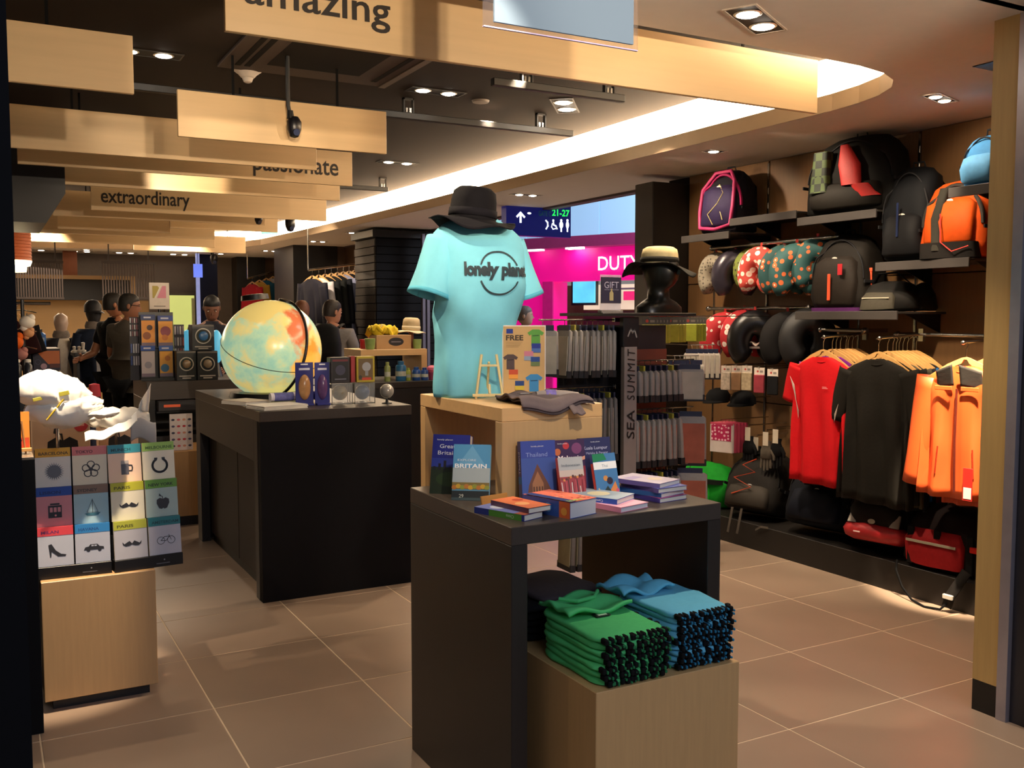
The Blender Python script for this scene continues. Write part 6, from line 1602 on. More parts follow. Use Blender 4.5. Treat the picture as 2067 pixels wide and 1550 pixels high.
# satchel
def satchel(lab, x, y, z, w, d, h, c1, c2, rz, strap=True):
    t = thing('shoulder_bag', lab, 'bag', M=Matrix.Translation((x, y, z)) @ Matrix.Rotation(-PI / 2 + R_(rz), 4, 'Z'))
    rx, ry = w / 2, d / 2
    def wr(p, a, u):
        n = mnoise.noise(Vector((p.x * 8, p.y * 9, p.z * 9 + x))); return p + Vector((n * .012, n * .014, n * .008))
    MB().loft([(0, 0, .002, rx * .85, ry * .8, 3.5), (0, 0, h * .1, rx, ry, 3.5), (0, 0, h * .6, rx * .95, ry * .9, 3.2), (0, 0, h * .9, rx * .75, ry * .6, 3), (0, 0, h, rx * .4, ry * .2), (0, 0, h * 1.001, .004, .004)], 32, fn=wr).build('body', cloth(c1, .75, .2, 30, .3), t, smooth=80)
    MB().loft([(-rx * .2, -ry * .86, h * .08, rx * .6, ry * .3, 4), (-rx * .2, -ry * .9, h * .45, rx * .6, ry * .32, 4), (-rx * .2, -ry * .8, h * .62, rx * .5, ry * .2, 3)], 24, fn=wr).build('front_pocket', cloth(c2, .7, .2), t, smooth=80)
    MB().bbox(-rx * .7, rx * .3, -ry * 1.24, -ry * 1.2, h * .42, h * .46, .001).build('zip', mat('#a89f8c', .4), t)
    if strap: MB().tube([(-rx * .8, 0, h * .8), (-rx * .4, -ry * .3, h * 1.25), (rx * .2, -ry * .2, h * 1.3), (rx * .8, 0, h * .8)], .012, 8, flat=.3).build('strap', cloth('#151517'), t, smooth=60)
    return t
satchel('grey and beige satchel beside the taupe backpack', 4.57, 3.80, 1.533, .34, .20, .17, '#141210', '#38342b', 8)
t = satchel('black bag with red stripes at the right end of the satchel shelf', 4.66, 3.665, 1.533, .10, .16, .16, '#17130f', '#241512', -6, strap=False)
MB().bbox(-.035, -.025, -.095, -.085, .03, .12, .001).bbox(-.012, -.002, -.095, -.085, .03, .12, .001).build('red_stripes', mat('#7a1a20', .5), t)

# bags on the low platform
PZ = .166
t = satchel('bright green duffel bag at the left end of the black platform', 4.52, 5.30, PZ, .46, .26, .30, '#1d9c2c', '#23b434', 12, strap=False)
MB().loft([(0, -.01, .17, .20, .14, 3), (0, -.01, .20, .19, .135, 3)], 28).build('black_band', cloth('#10150f'), t, smooth=50)
MB().bbox(-.14, -.11, -.155, -.145, .02, .26, .002).build('strap', cloth('#10150f'), t)
def ex_gr(t, rx, ry, h):
    MB().tube([(-rx * .45, -ry * 1.36, h * .2), (rx * .2, -ry * 1.40, h * .34), (-rx * .45, -ry * 1.4, h * .46), (rx * .25, -ry * 1.38, h * .58), (-rx * .3, -ry * 1.2, h * .68), (rx * .1, -ry * 1.1, h * .8)], .004, 6).build('orange_bungee', mat('#d8542c', .5), t, smooth=60)
    for k in (-.10, -.03):
        MB().bbox(k, k + .018, -ry * 1.1, -ry * 1.08, -.17, .0, .002).build('hanging_strap', cloth('#4c443c'), t)
backpack('silver grey backpack with an orange bungee pattern, leaning on the platform', 4.47, 4.77, PZ + .035, .42, .28, .42, '#1e1b18', '#37322c', None, rz=16, lean=18, extras=ex_gr, pocket=(.04, .40))
backpack('dark navy backpack on the platform under the red T-shirt', 4.49, 4.20, PZ + .035, .46, .30, .46, '#090c14', '#0d111c', None, rz=12, lean=16, pocket=(.06, .50))
def ex_rd(t, rx, ry, h):
    MB().loft([(0, -ry * .45, .004, rx * .70, ry * .70, 3), (0, -ry * .5, h * .04, rx * .92, ry * .88, 3), (0, -ry * .5, h * .12, rx * 1.0, ry * 1.0, 3), (0, -ry * .45, h * .19, rx * .96, ry * .92, 3), (0, -ry * .4, h * .24, rx * .7, ry * .7, 3)], 36).build('red_base', cloth('#a3161c', .55), t, smooth=60)
    for sx in (-1, 1): MB().loft([(sx * rx * .62, -ry * 1.22, h * .20, rx * .14, ry * .10, 3), (sx * rx * .66, -ry * 1.10, h * .36, rx * .07, ry * .08, 3)], 14).build('silver_patch', mat('#a8a198', .4), t, smooth=50)
    p = Pr(); p.disc(0, 0, .022, '#b7aa94', .014); p.build(t, frame((0, -ry * 1.36, h * .24), (1, 0, 0), (0, 0, 1)), 'emblem')
    p = Pr(); p.rect(-.03, .01, 0, .008, '#d8b8b4'); p.build(t, frame((-.05, -ry * 1.57, h * .08), (1, 0, 0), (0, 0, 1)), 'red_base_print')
backpack('black backpack with a red base and silver patches on the platform', 4.47, 3.72, PZ + .035, .40, .30, .46, '#171310', '#1e1916', None, rz=12, lean=16, extras=ex_rd, pocket=(.16, .60), logo=None)
t = satchel('red and black duffel bag at the right end of the platform', 4.50, 3.27, PZ, .56, .30, .34, '#1a0e0e', '#8f1418', 6, strap=False)
MB().loft([(0, 0, .20, .25, .13, 3), (0, 0, .27, .22, .10, 3), (0, 0, .30, .10, .05, 3)], 30).build('red_lid', cloth('#7f1418', .6), t, smooth=60)
for k in (-.20, -.05, .13): MB().bbox(k, k + .035, -.165, -.15, .02, .22, .002).build('strap', cloth('#0d0d0e'), t)
MB().bbox(.15, .24, -.17, -.155, .14, .17, .003).build('red_handle', cloth('#c0261e'), t)
# hanging strap with a white clip
t = thing('shoulder_strap', 'long black strap with a white clip hanging from the platform onto the floor', 'strap', (4.30, 3.18, 0))
ptsA = [(.0, .32, .19), (-.02, .31, .14), (-.03, .26, .06), (-.05, .18, .012), (-.08, .08, .006), (-.06, .0, .010), (-.05, -.03, .05)]
def ribbon(pts, wd, th=.002):
    m = MB(); n = len(pts); pts = [Vector(p) for p in pts]; vs = []
    for i, p in enumerate(pts):
        tt = (pts[min(i + 1, n - 1)] - pts[max(i - 1, 0)]).normalized(); s = tt.cross(Vector((-1, 0, .3))).normalized() * wd / 2
        vs += [p + s, p - s]
    m.add(vs, [(2 * i, 2 * i + 1, 2 * i + 3, 2 * i + 2) for i in range(n - 1)]); return m
ribbon(ptsA, .012).build('thin_strap', cloth('#0e0e0f'), t, solid=.003, smooth=60)
ribbon([(-.05, -.03, .03), (-.045, -.045, .09), (-.02, -.075, .16), (0, -.10, .22)], .055).build('wide_strap', cloth('#1d1a18'), t, solid=.006, smooth=60)
MB().bbox(-.062, -.045, -.065, -.01, .072, .095, .002).build('white_clip', mat('#d8d2c6', .4), t)
for y, lab in ((4.55, 'thin grey strap dangling from the platform edge under the navy backpack'),):
    t = thing('loose_strap', lab, 'strap', (4.312, y, .165)); ribbon([(.0, -.06, .004), (-.006, .0, .001), (-.006, .05, -.03)], .014).build('strap', cloth('#4a433b'), t, solid=.002)

# ================================================================== NECK PILLOWS
fl_red = dots('#b52028', '#e8dcd0', '#d8989a', 17, .34); fl_pink = dots('#c9463c', '#f2e6d6', '#efc3b0', 20, .40); fl_teal = dots('#1f4a4a', '#c4602f', '#e6dcc0', 19, .34)
leop = dots('#8f8574', '#4e473c', None, 42, .30); olive_f = dots('#6f7a2c', '#3a2d1a', None, 26, .35)
silky = mat('#35303a', .28, .2, var=.3, scale=5); blackp = mat('#141315', .35, var=.3, scale=6)
def neck_pillow(lab, x, y, z, m, yaw=0, roll=0, s=1.0, group=None):
    """U cushion hanging by its red tag; ring in local XZ plane, opening down; local -y is the front"""
    M = Matrix.Translation((x, y, z)) @ Matrix.Rotation(-PI / 2 + R_(yaw), 4, 'Z') @ Matrix.Rotation(R_(roll), 4, 'Y')
    t = thing('neck_pillow', lab, 'pillow', M=M, group=group)
    pts = []; rs = []
    for k in range(23):
        a = R_(-62 + (304) * k / 22); pts.append((.080 * s * math.cos(a), 0, -.155 * s + .100 * s * math.sin(a)))
        u = k / 22; rs.append(s * (.030 if k in (0, 22) else .058 + .008 * math.sin(u * PI)))
    MB().tube(pts, rs, 18, flat=1.0).build('cushion', m, t, smooth=80)
    rt = mat('#b8281e', .5)
    MB().loft([(0, 0, -.10 * s, .030 * s, .050 * s, 4), (0, 0, -.02 * s, .030 * s, .052 * s, 4), (0, 0, -.008 * s, .024 * s, .02 * s, 4)], 18).build('red_band', rt, t, smooth=50)
    MB().bbox(-.008, .008, -.001, .001, -.012 * s, .035, .0005).build('hang_loop', rt, t)
    p = Pr(); p.disc(0, 0, .008, '#e0897a'); p.build(t, frame((0, -.053 * s, -.055 * s), (1, 0, 0), (0, 0, 1)), 'tag_print')
    return t
z1 = 1.975
neck_pillow('beige speckled neck pillow, leftmost on the upper rod', 4.55, 5.30, z1 - .03, leop, 6, 0, 1.05)
neck_pillow('shiny dark grey neck pillow seen edge on, second on the upper rod', 4.55, 5.10, z1 - .02, silky, 58, 0, 1.15)
neck_pillow('olive patterned neck pillow partly hidden, third on the upper rod', 4.60, 4.98, z1 - .01, olive_f, 75, 0, 1.0)
neck_pillow('red and white floral neck pillow facing front on the upper rod', 4.52, 4.82, z1 - .02, fl_pink, 10, 6, 1.1)
neck_pillow('left teal floral neck pillow on the upper rod', 4.55, 4.64, z1 - .02, fl_teal, 45, 0, 1.15)
neck_pillow('middle teal floral neck pillow, the largest one on the upper rod', 4.52, 4.50, z1 - .02, fl_teal, 50, 0, 1.2)
neck_pillow('right teal floral neck pillow beside the taupe backpack', 4.58, 4.385, z1 + .01, fl_teal, 35, 0, 1.15)
z2 = 1.545
neck_pillow('left red floral neck pillow on the lower rod', 4.57, 5.22, z2 - .02, fl_red, 58, 0, 1.25)
neck_pillow('right red floral neck pillow on the lower rod', 4.62, 5.08, z2, fl_red, 70, 0, 1.2)
neck_pillow('glossy black neck pillow beside the red floral ones', 4.57, 4.92, z2 - .01, blackp, 50, 0, 1.30)
neck_pillow('dull charcoal neck pillow with a bright red edge on the lower rod', 4.57, 4.62, z2 - .02, mat('#141212', .8, var=.2), 62, 0, 1.25)
neck_pillow('black neck pillow at the right end of the lower rod', 4.60, 4.47, z2, mat('#100f11', .6), 60, 0, 1.3)

# small packaged goods between the rack and the wall
def card_pack(lab, x, y, z, w, h, d, c, top, group=None, rz=0, n=1, step=(.03, 0, 0)):
    out = None
    for k in range(n):
        loc = (x + step[0] * k, y + step[1] * k, z + step[2] * k)
        if out is None:
            t = thing('hanging_pack', lab, 'pack', loc, R_(rz), group)
            MB().bbox(-w / 2, w / 2, -d / 2, d / 2, -h, -.045, .004).build('goods', c, t)
            MB().bbox(-w / 2, w / 2, -.001, .001, -.05, 0, .0005).build('header_card', top, t)
            MB().tube([(0, 0, -.012), (0, 0, .006)], .0015, 6).build('hook', CHROME, t)
            p = Pr(); p.disc(-w * .15, -.024, w * .10, '#b8463e').rect(w * .05, w * .35, -.032, -.018, '#8a8078'); p.build(t, frame((0, -.0015, 0), (1, 0, 0), (0, 0, 1)))
            out = t
        else: copy_tree(out, loc)
    return out
wt = mat('#cfc2b4', .5); 
def wallpeg(x, y, z, lab, L=None):
    t = thing('wall_hook', lab, 'hook', (x, y, z)); MB().cyl((0, 0, 0), (4.798 - x, 0, 0), .004, 8).build('bar', CHROME, t)
# yellow toiletry pouches, three clusters
yl = mat('#a8a23c', .4, var=.3, scale=20); bl_ = mat('#4f7f9a', .4, var=.4)
for i, (px, lab, cm, n) in enumerate(((1335, 'yellow travel pouch in the left cluster above the silver packs', yl, 5), (1380, 'yellow travel pouch in the middle cluster above the silver packs', yl, 3), (1415, 'yellow green travel pouch in the right cluster above the silver packs', mat('#a9b13c', .4, var=.3), 4))):
    q = P(px, 640, Y=4.75 + .12 * i)
    card_pack(lab, q.x - .09, q.y, q.z, .095, .16, .02, cm, mat('#55524e', .5), lab.replace('pouch', 'pouches'), -52, n, (.030, .006, 0))
    t = thing('wall_hook', 'chrome hook of the %s yellow pouch cluster' % ('left', 'middle', 'right')[i], 'hook', (q.x - .1, q.y, q.z + .006))
    MB().cyl((0, 0, 0), (4.798 - q.x + .1, .01, 0), .003, 8).build('bar', CHROME, t)
for i, (px, py, lab, cm) in enumerate(((1466, 738, 'black and white patterned sock pack', mat('#b9aa98', .5, var=.7, scale=50)), (1487, 738, 'beige sock pack', mat('#b08a66', .5, var=.3)), (1508, 738, 'checked beige sock pack', mat('#a8977a', .5, var=.6, scale=45)), (1533, 742, 'dark red sock pack', mat('#8a2f3a', .5, var=.5)), (1560, 745, 'black sock pack at the right', BLACKC))):
    q = P(px, py, X=4.42)
    card_pack(lab + ' in the row under the neck pillows', q.x, q.y, q.z, .070, .165, .02, cm, wt, None, -62)
    wallpeg(4.40, q.y, q.z + .006, 'chrome hook carrying the %s' % lab)
for k, (px, lab) in enumerate(((1475, 'left pale plastic packet lying above the sock packs'), (1545, 'right pale plastic packet lying above the sock packs'))):
    q = P(px, 735, X=4.62); t = thing('plastic_packet', lab, 'packet', (4.60, q.y, 1.30 + .0), R_(90))
    def pkf(u, v): return Vector((-.12 + .24 * u, -.10 + .18 * v, .02 + .014 * math.sin(u * 17) * math.sin(v * 11)))
    MB().grid(pkf, 30, 20).build('film', mat('#b09c94', .25, var=.2, scale=20), t, smooth=60, solid=.006)
    MB().bbox(-.11, .11, -.09, .09, -.012, .003, .003).build('tray', mat('#6a5c58', .5), t)
    MB().cyl((0, -.10, -.006), (0, -.19, -.006), .005, 8).build('bracket', CHROME, t)
# caps, boxes, gloves
for px, py, lab in ((1450, 800, 'left black cap below the sock packs'), (1500, 806, 'right black cap below the sock packs')):
    q = P(px, py, X=4.55)
    t = thing('cap', lab, 'cap', (q.x, q.y, q.z - .03), R_(-70))
    MB().loft([(0, 0, 0, .085, .10), (0, 0, .04, .082, .096), (0, 0, .075, .06, .07), (0, 0, .09, .02, .02), (0, 0, .091, .003, .003)], 24).build('crown', BLACKC, t, smooth=60)
    MB().grid(lambda u, v: Vector((.085 * math.cos(PI + PI * u) * (1 - .1 * v), -.10 * abs(math.sin(PI * u)) ** .7 - .07 * v * math.sin(PI * u), .004 - .012 * v)), 16, 4).build('visor', BLACKC, t, smooth=60, solid=.004)
    wallpeg(q.x + .02, q.y, q.z + .01, 'peg carrying the ' + lab.split(' below')[0])
q = P(1462, 880, X=4.40)
for k in range(5):
    lab = 'pink patterned boxed pack, front one of its row' if k == 0 else 'red edged boxed pack behind the pink patterned front one'
    t = thing('boxed_pack', lab, 'box', (4.38 + .030 * k, q.y, q.z), R_(-70), None if k == 0 else 'boxed packs behind the pink patterned one')
    MB().bbox(-.085, .085, -.012, .012, -.11, .09, .002).build('box', mat('#cfc3bc', .5) if k == 0 else mat('#a83a52', .5), t)
    if k == 0:
        MB().box(-.075, .075, -.0135, -.0125, -.03, .08).build('print_panel', dots('#b0184f', '#e8b9c6', None, 40, .32), t)
    MB().bbox(-.085, .085, -.0122, .0122, .078, .092, .001).build('top_edge', mat('#c0405c', .5), t)
    MB().tube([(0, 0, .09), (0, 0, .11)], .0015, 6).build('hook', CHROME, t)
wallpeg(4.37, q.y, q.z + .112, 'chrome hook carrying the pink patterned boxes')
def glove(lab, px, py, X, c, tag_=True):
    q = P(px, py, X=X); t = thing('glove', lab, 'glove', M=Matrix.Translation((X, q.y, q.z)) @ Matrix.Rotation(-PI / 2 + .25, 4, 'Z'))
    m = MB().loft([(0, 0, 0, .032, .014, 3), (0, 0, -.03, .03, .014, 3), (0, 0, -.06, .042, .018, 3), (0, 0, -.11, .044, .018, 3), (0, 0, -.118, .03, .012, 3)], 18)
    for k, (fx, L) in enumerate(((-.033, .06), (-.011, .075), (.011, .07), (.032, .055))): m.tube([(fx, 0, -.105), (fx * 1.08, -.003, -.12 - L * .6), (fx * 1.1, -.006, -.12 - L)], [.011, .010, .007], 8)
    m.tube([(.036, -.004, -.055), (.06, -.01, -.09), (.062, -.012, -.12)], [.012, .011, .008], 8); m.build('glove_body', c, t, smooth=60)
    MB().bbox(-.02, .02, -.018, -.016, -.03, .06, .0005).build('white_tag', mat('#c9beaa', .5), t)
    MB().tube([(0, 0, 0), (0, 0, .07)], .0015, 6).build('hook', CHROME, t)
    wallpeg(X, q.y, q.z + .072, 'hook carrying the ' + lab.split(',')[0])
glove('left black glove, with a tall white tag', 1512, 880, 4.46, BLACKC)
glove('grey knitted glove, with a white card above it', 1548, 890, 4.44, cloth('#5a5248', .9, .3, 40))
glove('right black glove, behind the red T-shirt hem', 1568, 885, 4.46, BLACKC)
glove('middle black glove, half hidden', 1528, 900, 4.52, cloth('#1a1816'))

# ================================================================== HANGING CLOTHES
def hanger(t, w=.40):
    m = MB()
    m.prism([(-w / 2, -.085), (-w * .25, -.038), (-.02, -.008), (-.008, .012), (.008, .012), (.02, -.008), (w * .25, -.038), (w / 2, -.085), (w / 2, -.072), (w * .25, -.012), (.02, .02), (0, .024), (-.02, .02), (-w * .25, -.012), (-w / 2, -.072)], -.005, .005, M=frame((0, 0, 0), (1, 0, 0), (0, 0, 1)))
    m.build('hanger_bar', HANGW, t, smooth=60)
    MB().tube([(0, 0, .012), (0, 0, .065), (.010, 0, .085), (0, 0, .100), (-.018, 0, .09)], .0022, 6).build('hanger_hook', CHROME, t, smooth=60)
def garment(lab, x, y, z, c, L=.72, w=.44, sleeve=.22, rz=0, group=None, collar=None, name='t_shirt', cat='shirt', thick=.035, extras=None, seed=0, long=False, amp=1.0):
    """hangs with its front facing -x; z is the hook point on the arm"""
    t = thing(name, lab, cat, M=Matrix.Translation((x, y, z - .095)) @ Matrix.Rotation(-PI / 2 + rz, 4, 'Z'), group=group)
    hanger(t, w * .84)
    S = [(0, 0, -L - .03, w * .50, thick * 1.1), (0, 0, -L * .6, w * .47, thick), (0, 0, -L * .30, w * .46, thick), (0, 0, -.14, w * .47, thick), (0, 0, -.085, w * .45, thick * .9), (0, 0, -.055, w * .34, thick * .8), (0, 0, -.030, w * .20, thick * .7), (0, 0, -.022, w * .15, thick * .7)]
    fine = []
    for a, b in zip(S, S[1:]):
        n = 6 if abs(a[2] - b[2]) > .08 else 2
        for k in range(n):
            u = k / n; fine.append([a[i] + (b[i] - a[i]) * u for i in range(5)] + [2.6])
    fine.append(list(S[-1]) + [2.6])
    def fn(p, a, u):
        k = min(1, max(0, (-p.z - .1) / .3)); s = math.sin(a * 9 + seed + p.z * 2.5) * .020 * k + math.sin(a * 17 + seed * 2 + p.z * 3) * .007 * k
        s += mnoise.noise(Vector((p.x * 10, p.z * 5, seed))) * .008
        return p + Vector((s * .3 * (1 if p.x > 0 else -1), s * (1 if p.y > 0 else -1), (math.sin(a * 2 + seed) * .006 if u < .05 else 0)))
    MB().loft(fine, 56, fn=fn, capb=False, capt=False).build('torso', c, t, smooth=80, solid=.002)
    for sx in (-1, 1):
        SL = .56 if long else sleeve
        def sf(i, j, sx=sx):
            a = 2 * PI * i; o = Vector((sx * w * .42, 0, -.10)); ax = Vector((sx * (.14 if long else .30), 0, -1)).normalized(); u_ = Vector((0, 1, 0)); v_ = ax.cross(u_)
            r = .070 - .010 * j + .003 * math.sin(a * 4 + j * 6 + seed)
            return o + ax * (SL * j - .02) + u_ * math.cos(a) * thick * .9 + v_ * math.sin(a) * r
        MB().grid(sf, 24, 10).build('sleeve', c, t, smooth=80, solid=.002)
    MB().tube([(w * .15 * math.cos(q), thick * .75 * math.sin(q), -.024 - (.028 if math.sin(q) < 0 else .006) * abs(math.sin(q))) for q in [2 * PI * k / 20 for k in range(21)]], .005, 6).build('collar', collar or c, t, smooth=60)
    if extras: extras(t, w, L, thick)
    return t
def face_arm(y, z, x0, lab):
    t = thing('clothes_arm', lab, 'rail', (x0, y, z)); MB().cyl((0, 0, 0), (4.62 - x0, 0, .02), .007, 8).build('bar', CHROME, t, smooth=True)
    MB().ball((0, 0, 0), .012).build('end_ball', CHROME, t, smooth=True); MB().box(4.60 - x0, 4.62 - x0, -.015, .015, -.02, .05).build('bracket', CHROME, t)
AZ = 1.385
red_c = cloth('#c3121a', .7, .08)
def ex_red(t, w, L, th):
    for sx in (-1, 1):
        p = MB(); p.grid(lambda u, v: Vector((sx * (w * (.40 - .10 * u + .08 * v * (1 - u)) ), -th * (.82 + .5 * u * .5) - .012, -.19 - .20 * u + .05 * v)), 8, 5); p.build('grey_panel', mat('#a8968a', .6), t, smooth=60, solid=.002)
    p = Pr(); p.rect(-.02, .02, 0, .004, '#d88a8a').rect(-.02, .012, .007, .011, '#d88a8a'); p.build(t, frame((.06, -th - .014, -.20), (1, 0, 0), (0, 0, 1)), 'chest_print')
    MB().grid(lambda u, v: Vector((-.05 + .10 * u, .012, -.03 - .035 * v * math.sin(u * PI))), 10, 4).build('inner_neck', mat('#a89a90', .6), t)
fy = P(1678, 715, X=4.33).y
face_arm(fy, AZ, 4.27, 'chrome arm carrying the red T-shirt and the shirts behind it')
garment('red T-shirt with grey side panels, front one on its arm', 4.265, fy, AZ, red_c, L=.73, w=.44, seed=1, extras=ex_red, rz=.04)
CL1 = ['#7a1f86', '#141418', '#15181f', '#a32a30', '#1f63a8', '#16161a', '#101014']
NM1 = ['violet T-shirt directly behind the red one', 'first black T-shirt behind the violet one', 'dark slate T-shirt in the row behind the red one', 'dark red T-shirt behind the red row, only its shoulder showing', 'blue T-shirt behind the dark red shoulder', 'black T-shirt near the wall on the red shirt arm', 'last black T-shirt on the red shirt arm']
for k, c_ in enumerate(CL1):
    garment(NM1[k], 4.305 + .034 * (k + 1), fy + random.uniform(-.008, .008), AZ + .002, cloth(c_, .7), L=.74 + .02 * (k % 3), w=.45, seed=k + 3, thick=.011, rz=random.uniform(-.01, .01), amp=.2)
fy2 = P(1790, 720, X=4.33).y
face_arm(fy2, AZ, 4.27, 'chrome arm carrying the black T-shirt and the dark shirts behind it')
garment('charcoal black T-shirt, front one on its arm, between the red shirt and the orange jacket', 4.265, fy2, AZ, cloth('#17140f', .75, .2), L=.78, w=.46, seed=12, rz=.04, long=False, sleeve=.30)
CL2 = ['#17150f', '#4a4638', '#16181f', '#17568f', '#101114', '#7a1219', '#121214', '#141414']
NM2 = ['second dark T-shirt on the black shirt arm', 'olive grey shirt on the black shirt arm', 'navy shirt on the black shirt arm', 'shirt with a bright blue shoulder on the black shirt arm', 'black shirt between the blue and the dark red shoulders', 'dark red shirt on the black shirt arm', 'black shirt near the wall on the black shirt arm', 'last black shirt on the black shirt arm']
for k, c_ in enumerate(CL2):
    garment(NM2[k], 4.305 + .032 * (k + 1), fy2 + random.uniform(-.008, .008), AZ + .002, cloth(c_, .7), L=.76 + .02 * (k % 3), w=.45, seed=k + 23, thick=.011, rz=random.uniform(-.01, .01), amp=.2)
fy3 = P(1962, 722, X=4.28).y
face_arm(fy3, AZ - .01, 4.21, 'chrome arm carrying the orange jacket')
oj = cloth('#dc5a24', .5, .10, 8)
def ex_jk(t, w, L, th):
    gr_ = cloth('#3c3834', .7)
    for sx in (-1, 1):
        MB().grid(lambda u, v: Vector((sx * (.018 + .10 * u), -.042 - .03 * (1 - u) - .02 * v, -.115 - .015 * u + (.105 - .02 * u) * v + .0)), 8, 8).build('collar_flap', gr_, t, smooth=60, solid=.005)
        MB().bbox(sx * .022 if sx > 0 else -.115, .115 if sx > 0 else -.022, -.080, -.074, -.140, -.118, .003).build('orange_yoke', oj, t)
        MB().tube([(sx * .09, -th - .020, -.42), (sx * .10, -th - .022, -.56)], .004, 6).build('pocket_zip', cloth('#9a2c10'), t)
    MB().tube([(0, -th - .018, -.13), (0, -th - .022, -.4), (.004, -th - .020, -L)], .006, 6).build('front_zip', cloth('#5a1c10'), t)
    MB().bbox(-.085, -.035, -th - .034, -th - .032, -L - .03, -L + .13, .001, M=Matrix.Translation((.14, 0, 0))).build('red_tag', mat('#b8261c', .5), t)
    MB().bbox(-.080, -.040, -th - .0355, -th - .0342, -L - .02, -L + .035, .0005, M=Matrix.Translation((.14, 0, 0))).build('white_tag', mat('#e4ded4', .5), t)
    MB().bbox(-.03, .03, -.035, -.033, -.085, -.078, .001).build('neck_label', mat('#ddd2b8', .5), t)
garment('orange rain jacket with a grey collar and a red price tag, at the right end', 4.235, fy3, AZ - .01, oj, L=.64, w=.44, seed=40, name='jacket', cat='jacket', thick=.055, extras=ex_jk, long=True, rz=.10, amp=1.7)
garment('second orange jacket behind the front one', 4.34, fy3 - .06, AZ - .008, cloth('#b8401a', .6), L=.70, w=.46, seed=41, name='jacket', cat='jacket', thick=.016, amp=.3, long=True, rz=.0)
garment('dark jacket hanging behind the orange ones', 4.41, fy3 - .05, AZ - .008, cloth('#1a1412', .6), L=.72, w=.46, seed=42, name='jacket', cat='jacket', thick=.016, amp=.3, long=True, rz=.0)
garment('red lined dark jacket nearest the wall behind the orange ones', 4.46, fy3 - .03, AZ - .008, cloth('#2a1210', .6), L=.74, w=.46, seed=43, name='jacket', cat='jacket', thick=.016, amp=.3, long=True, rz=.0)
# far clothes in the bay before the stone pier: front faces -y here, seen partly from the side
def far_row(px0, px1, pyt, cols, Yr, L, lab, zt=None):
    A = P(px0, pyt, Y=Yr); B = P(px1, pyt - 14, Y=Yr + 1.2)
    t = thing('hanging_rod', 'chrome rod with the %s' % lab, 'rod', A)
    d = (B - A); MB().cyl((0, 0, 0), d, .014, 8).cyl(d, (d.x, d.y, 2.58 - A.z), .01, 8).cyl((0, 0, 0), (0, 0, 2.58 - A.z), .01, 8).build('bar', CHROME, t)
    n = len(cols)
    for k, (c_, nm) in enumerate(cols):
        q = A + d * ((k + .6) / n)
        garment(nm, q.x, q.y, q.z, cloth(c_, .7), L=L, w=.50, seed=k * 2 + 5, thick=.05, long=True, rz=R_(20), name='coat', cat='coat')
far_row(622, 742, 545, [('#23222c', 'dark grey coat at the left end of the far coat rod'), ('#c9c6cc', 'white shirt among the dark coats on the far rod'), ('#15171a', 'first black coat right of the white shirt'), ('#1a1c1c', 'second black coat right of the white shirt'), ('#11131c', 'navy suit coat under a pale collar on the far rod'), ('#8f94b4', 'pale blue shirt on the far rod'), ('#14161f', 'black coat between the pale blue and the pink garments'), ('#a0717a', 'pink cardigan on the far rod'), ('#6a4c50', 'mauve coat beside the pink cardigan'), ('#4a3026', 'brown coat at the right end of the far rod')], 11.6, 1.15, 'far coats')
far_row(500, 556, 562, [('#a01c26', 'red garment on the farthest rod'), ('#b88a2a', 'mustard garment on the farthest rod'), ('#1f5670', 'teal garment on the farthest rod'), ('#b9b2ac', 'patterned pale garment on the farthest rod')], 16.2, .8, 'farthest clothes')

# ================================================================== PEOPLE AND DRESSED MANNEQUINS
def skin_mesh(name, pts, edges, rad, m, parent, root=0, sub=2, smooth=True):
    me = bpy.data.meshes.new(name); me.from_pydata([tuple(p) for p in pts], edges, [])
    o = bpy.data.objects.new(name, me); COL.objects.link(o)
    sm = o.modifiers.new('s', 'SKIN'); sm.use_smooth_shade = True
    for i, v in enumerate(me.skin_vertices[0].data):
        r = rad[i]; v.radius = r if isinstance(r, (tuple, list)) else (r, r); v.use_root = (i == root)
    ss = o.modifiers.new('u', 'SUBSURF'); ss.levels = sub; ss.render_levels = sub
    dg = bpy.context.evaluated_depsgraph_get(); ev = o.evaluated_get(dg)
    nm = bpy.data.meshes.new_from_object(ev); bpy.data.objects.remove(o, do_unlink=True)
    nm.materials.clear(); nm.materials.append(m); nm.polygons.foreach_set('use_smooth', [True] * len(nm.polygons))
    q = bpy.data.objects.new(name, nm); COL.objects.link(q); q.parent = parent
    return q
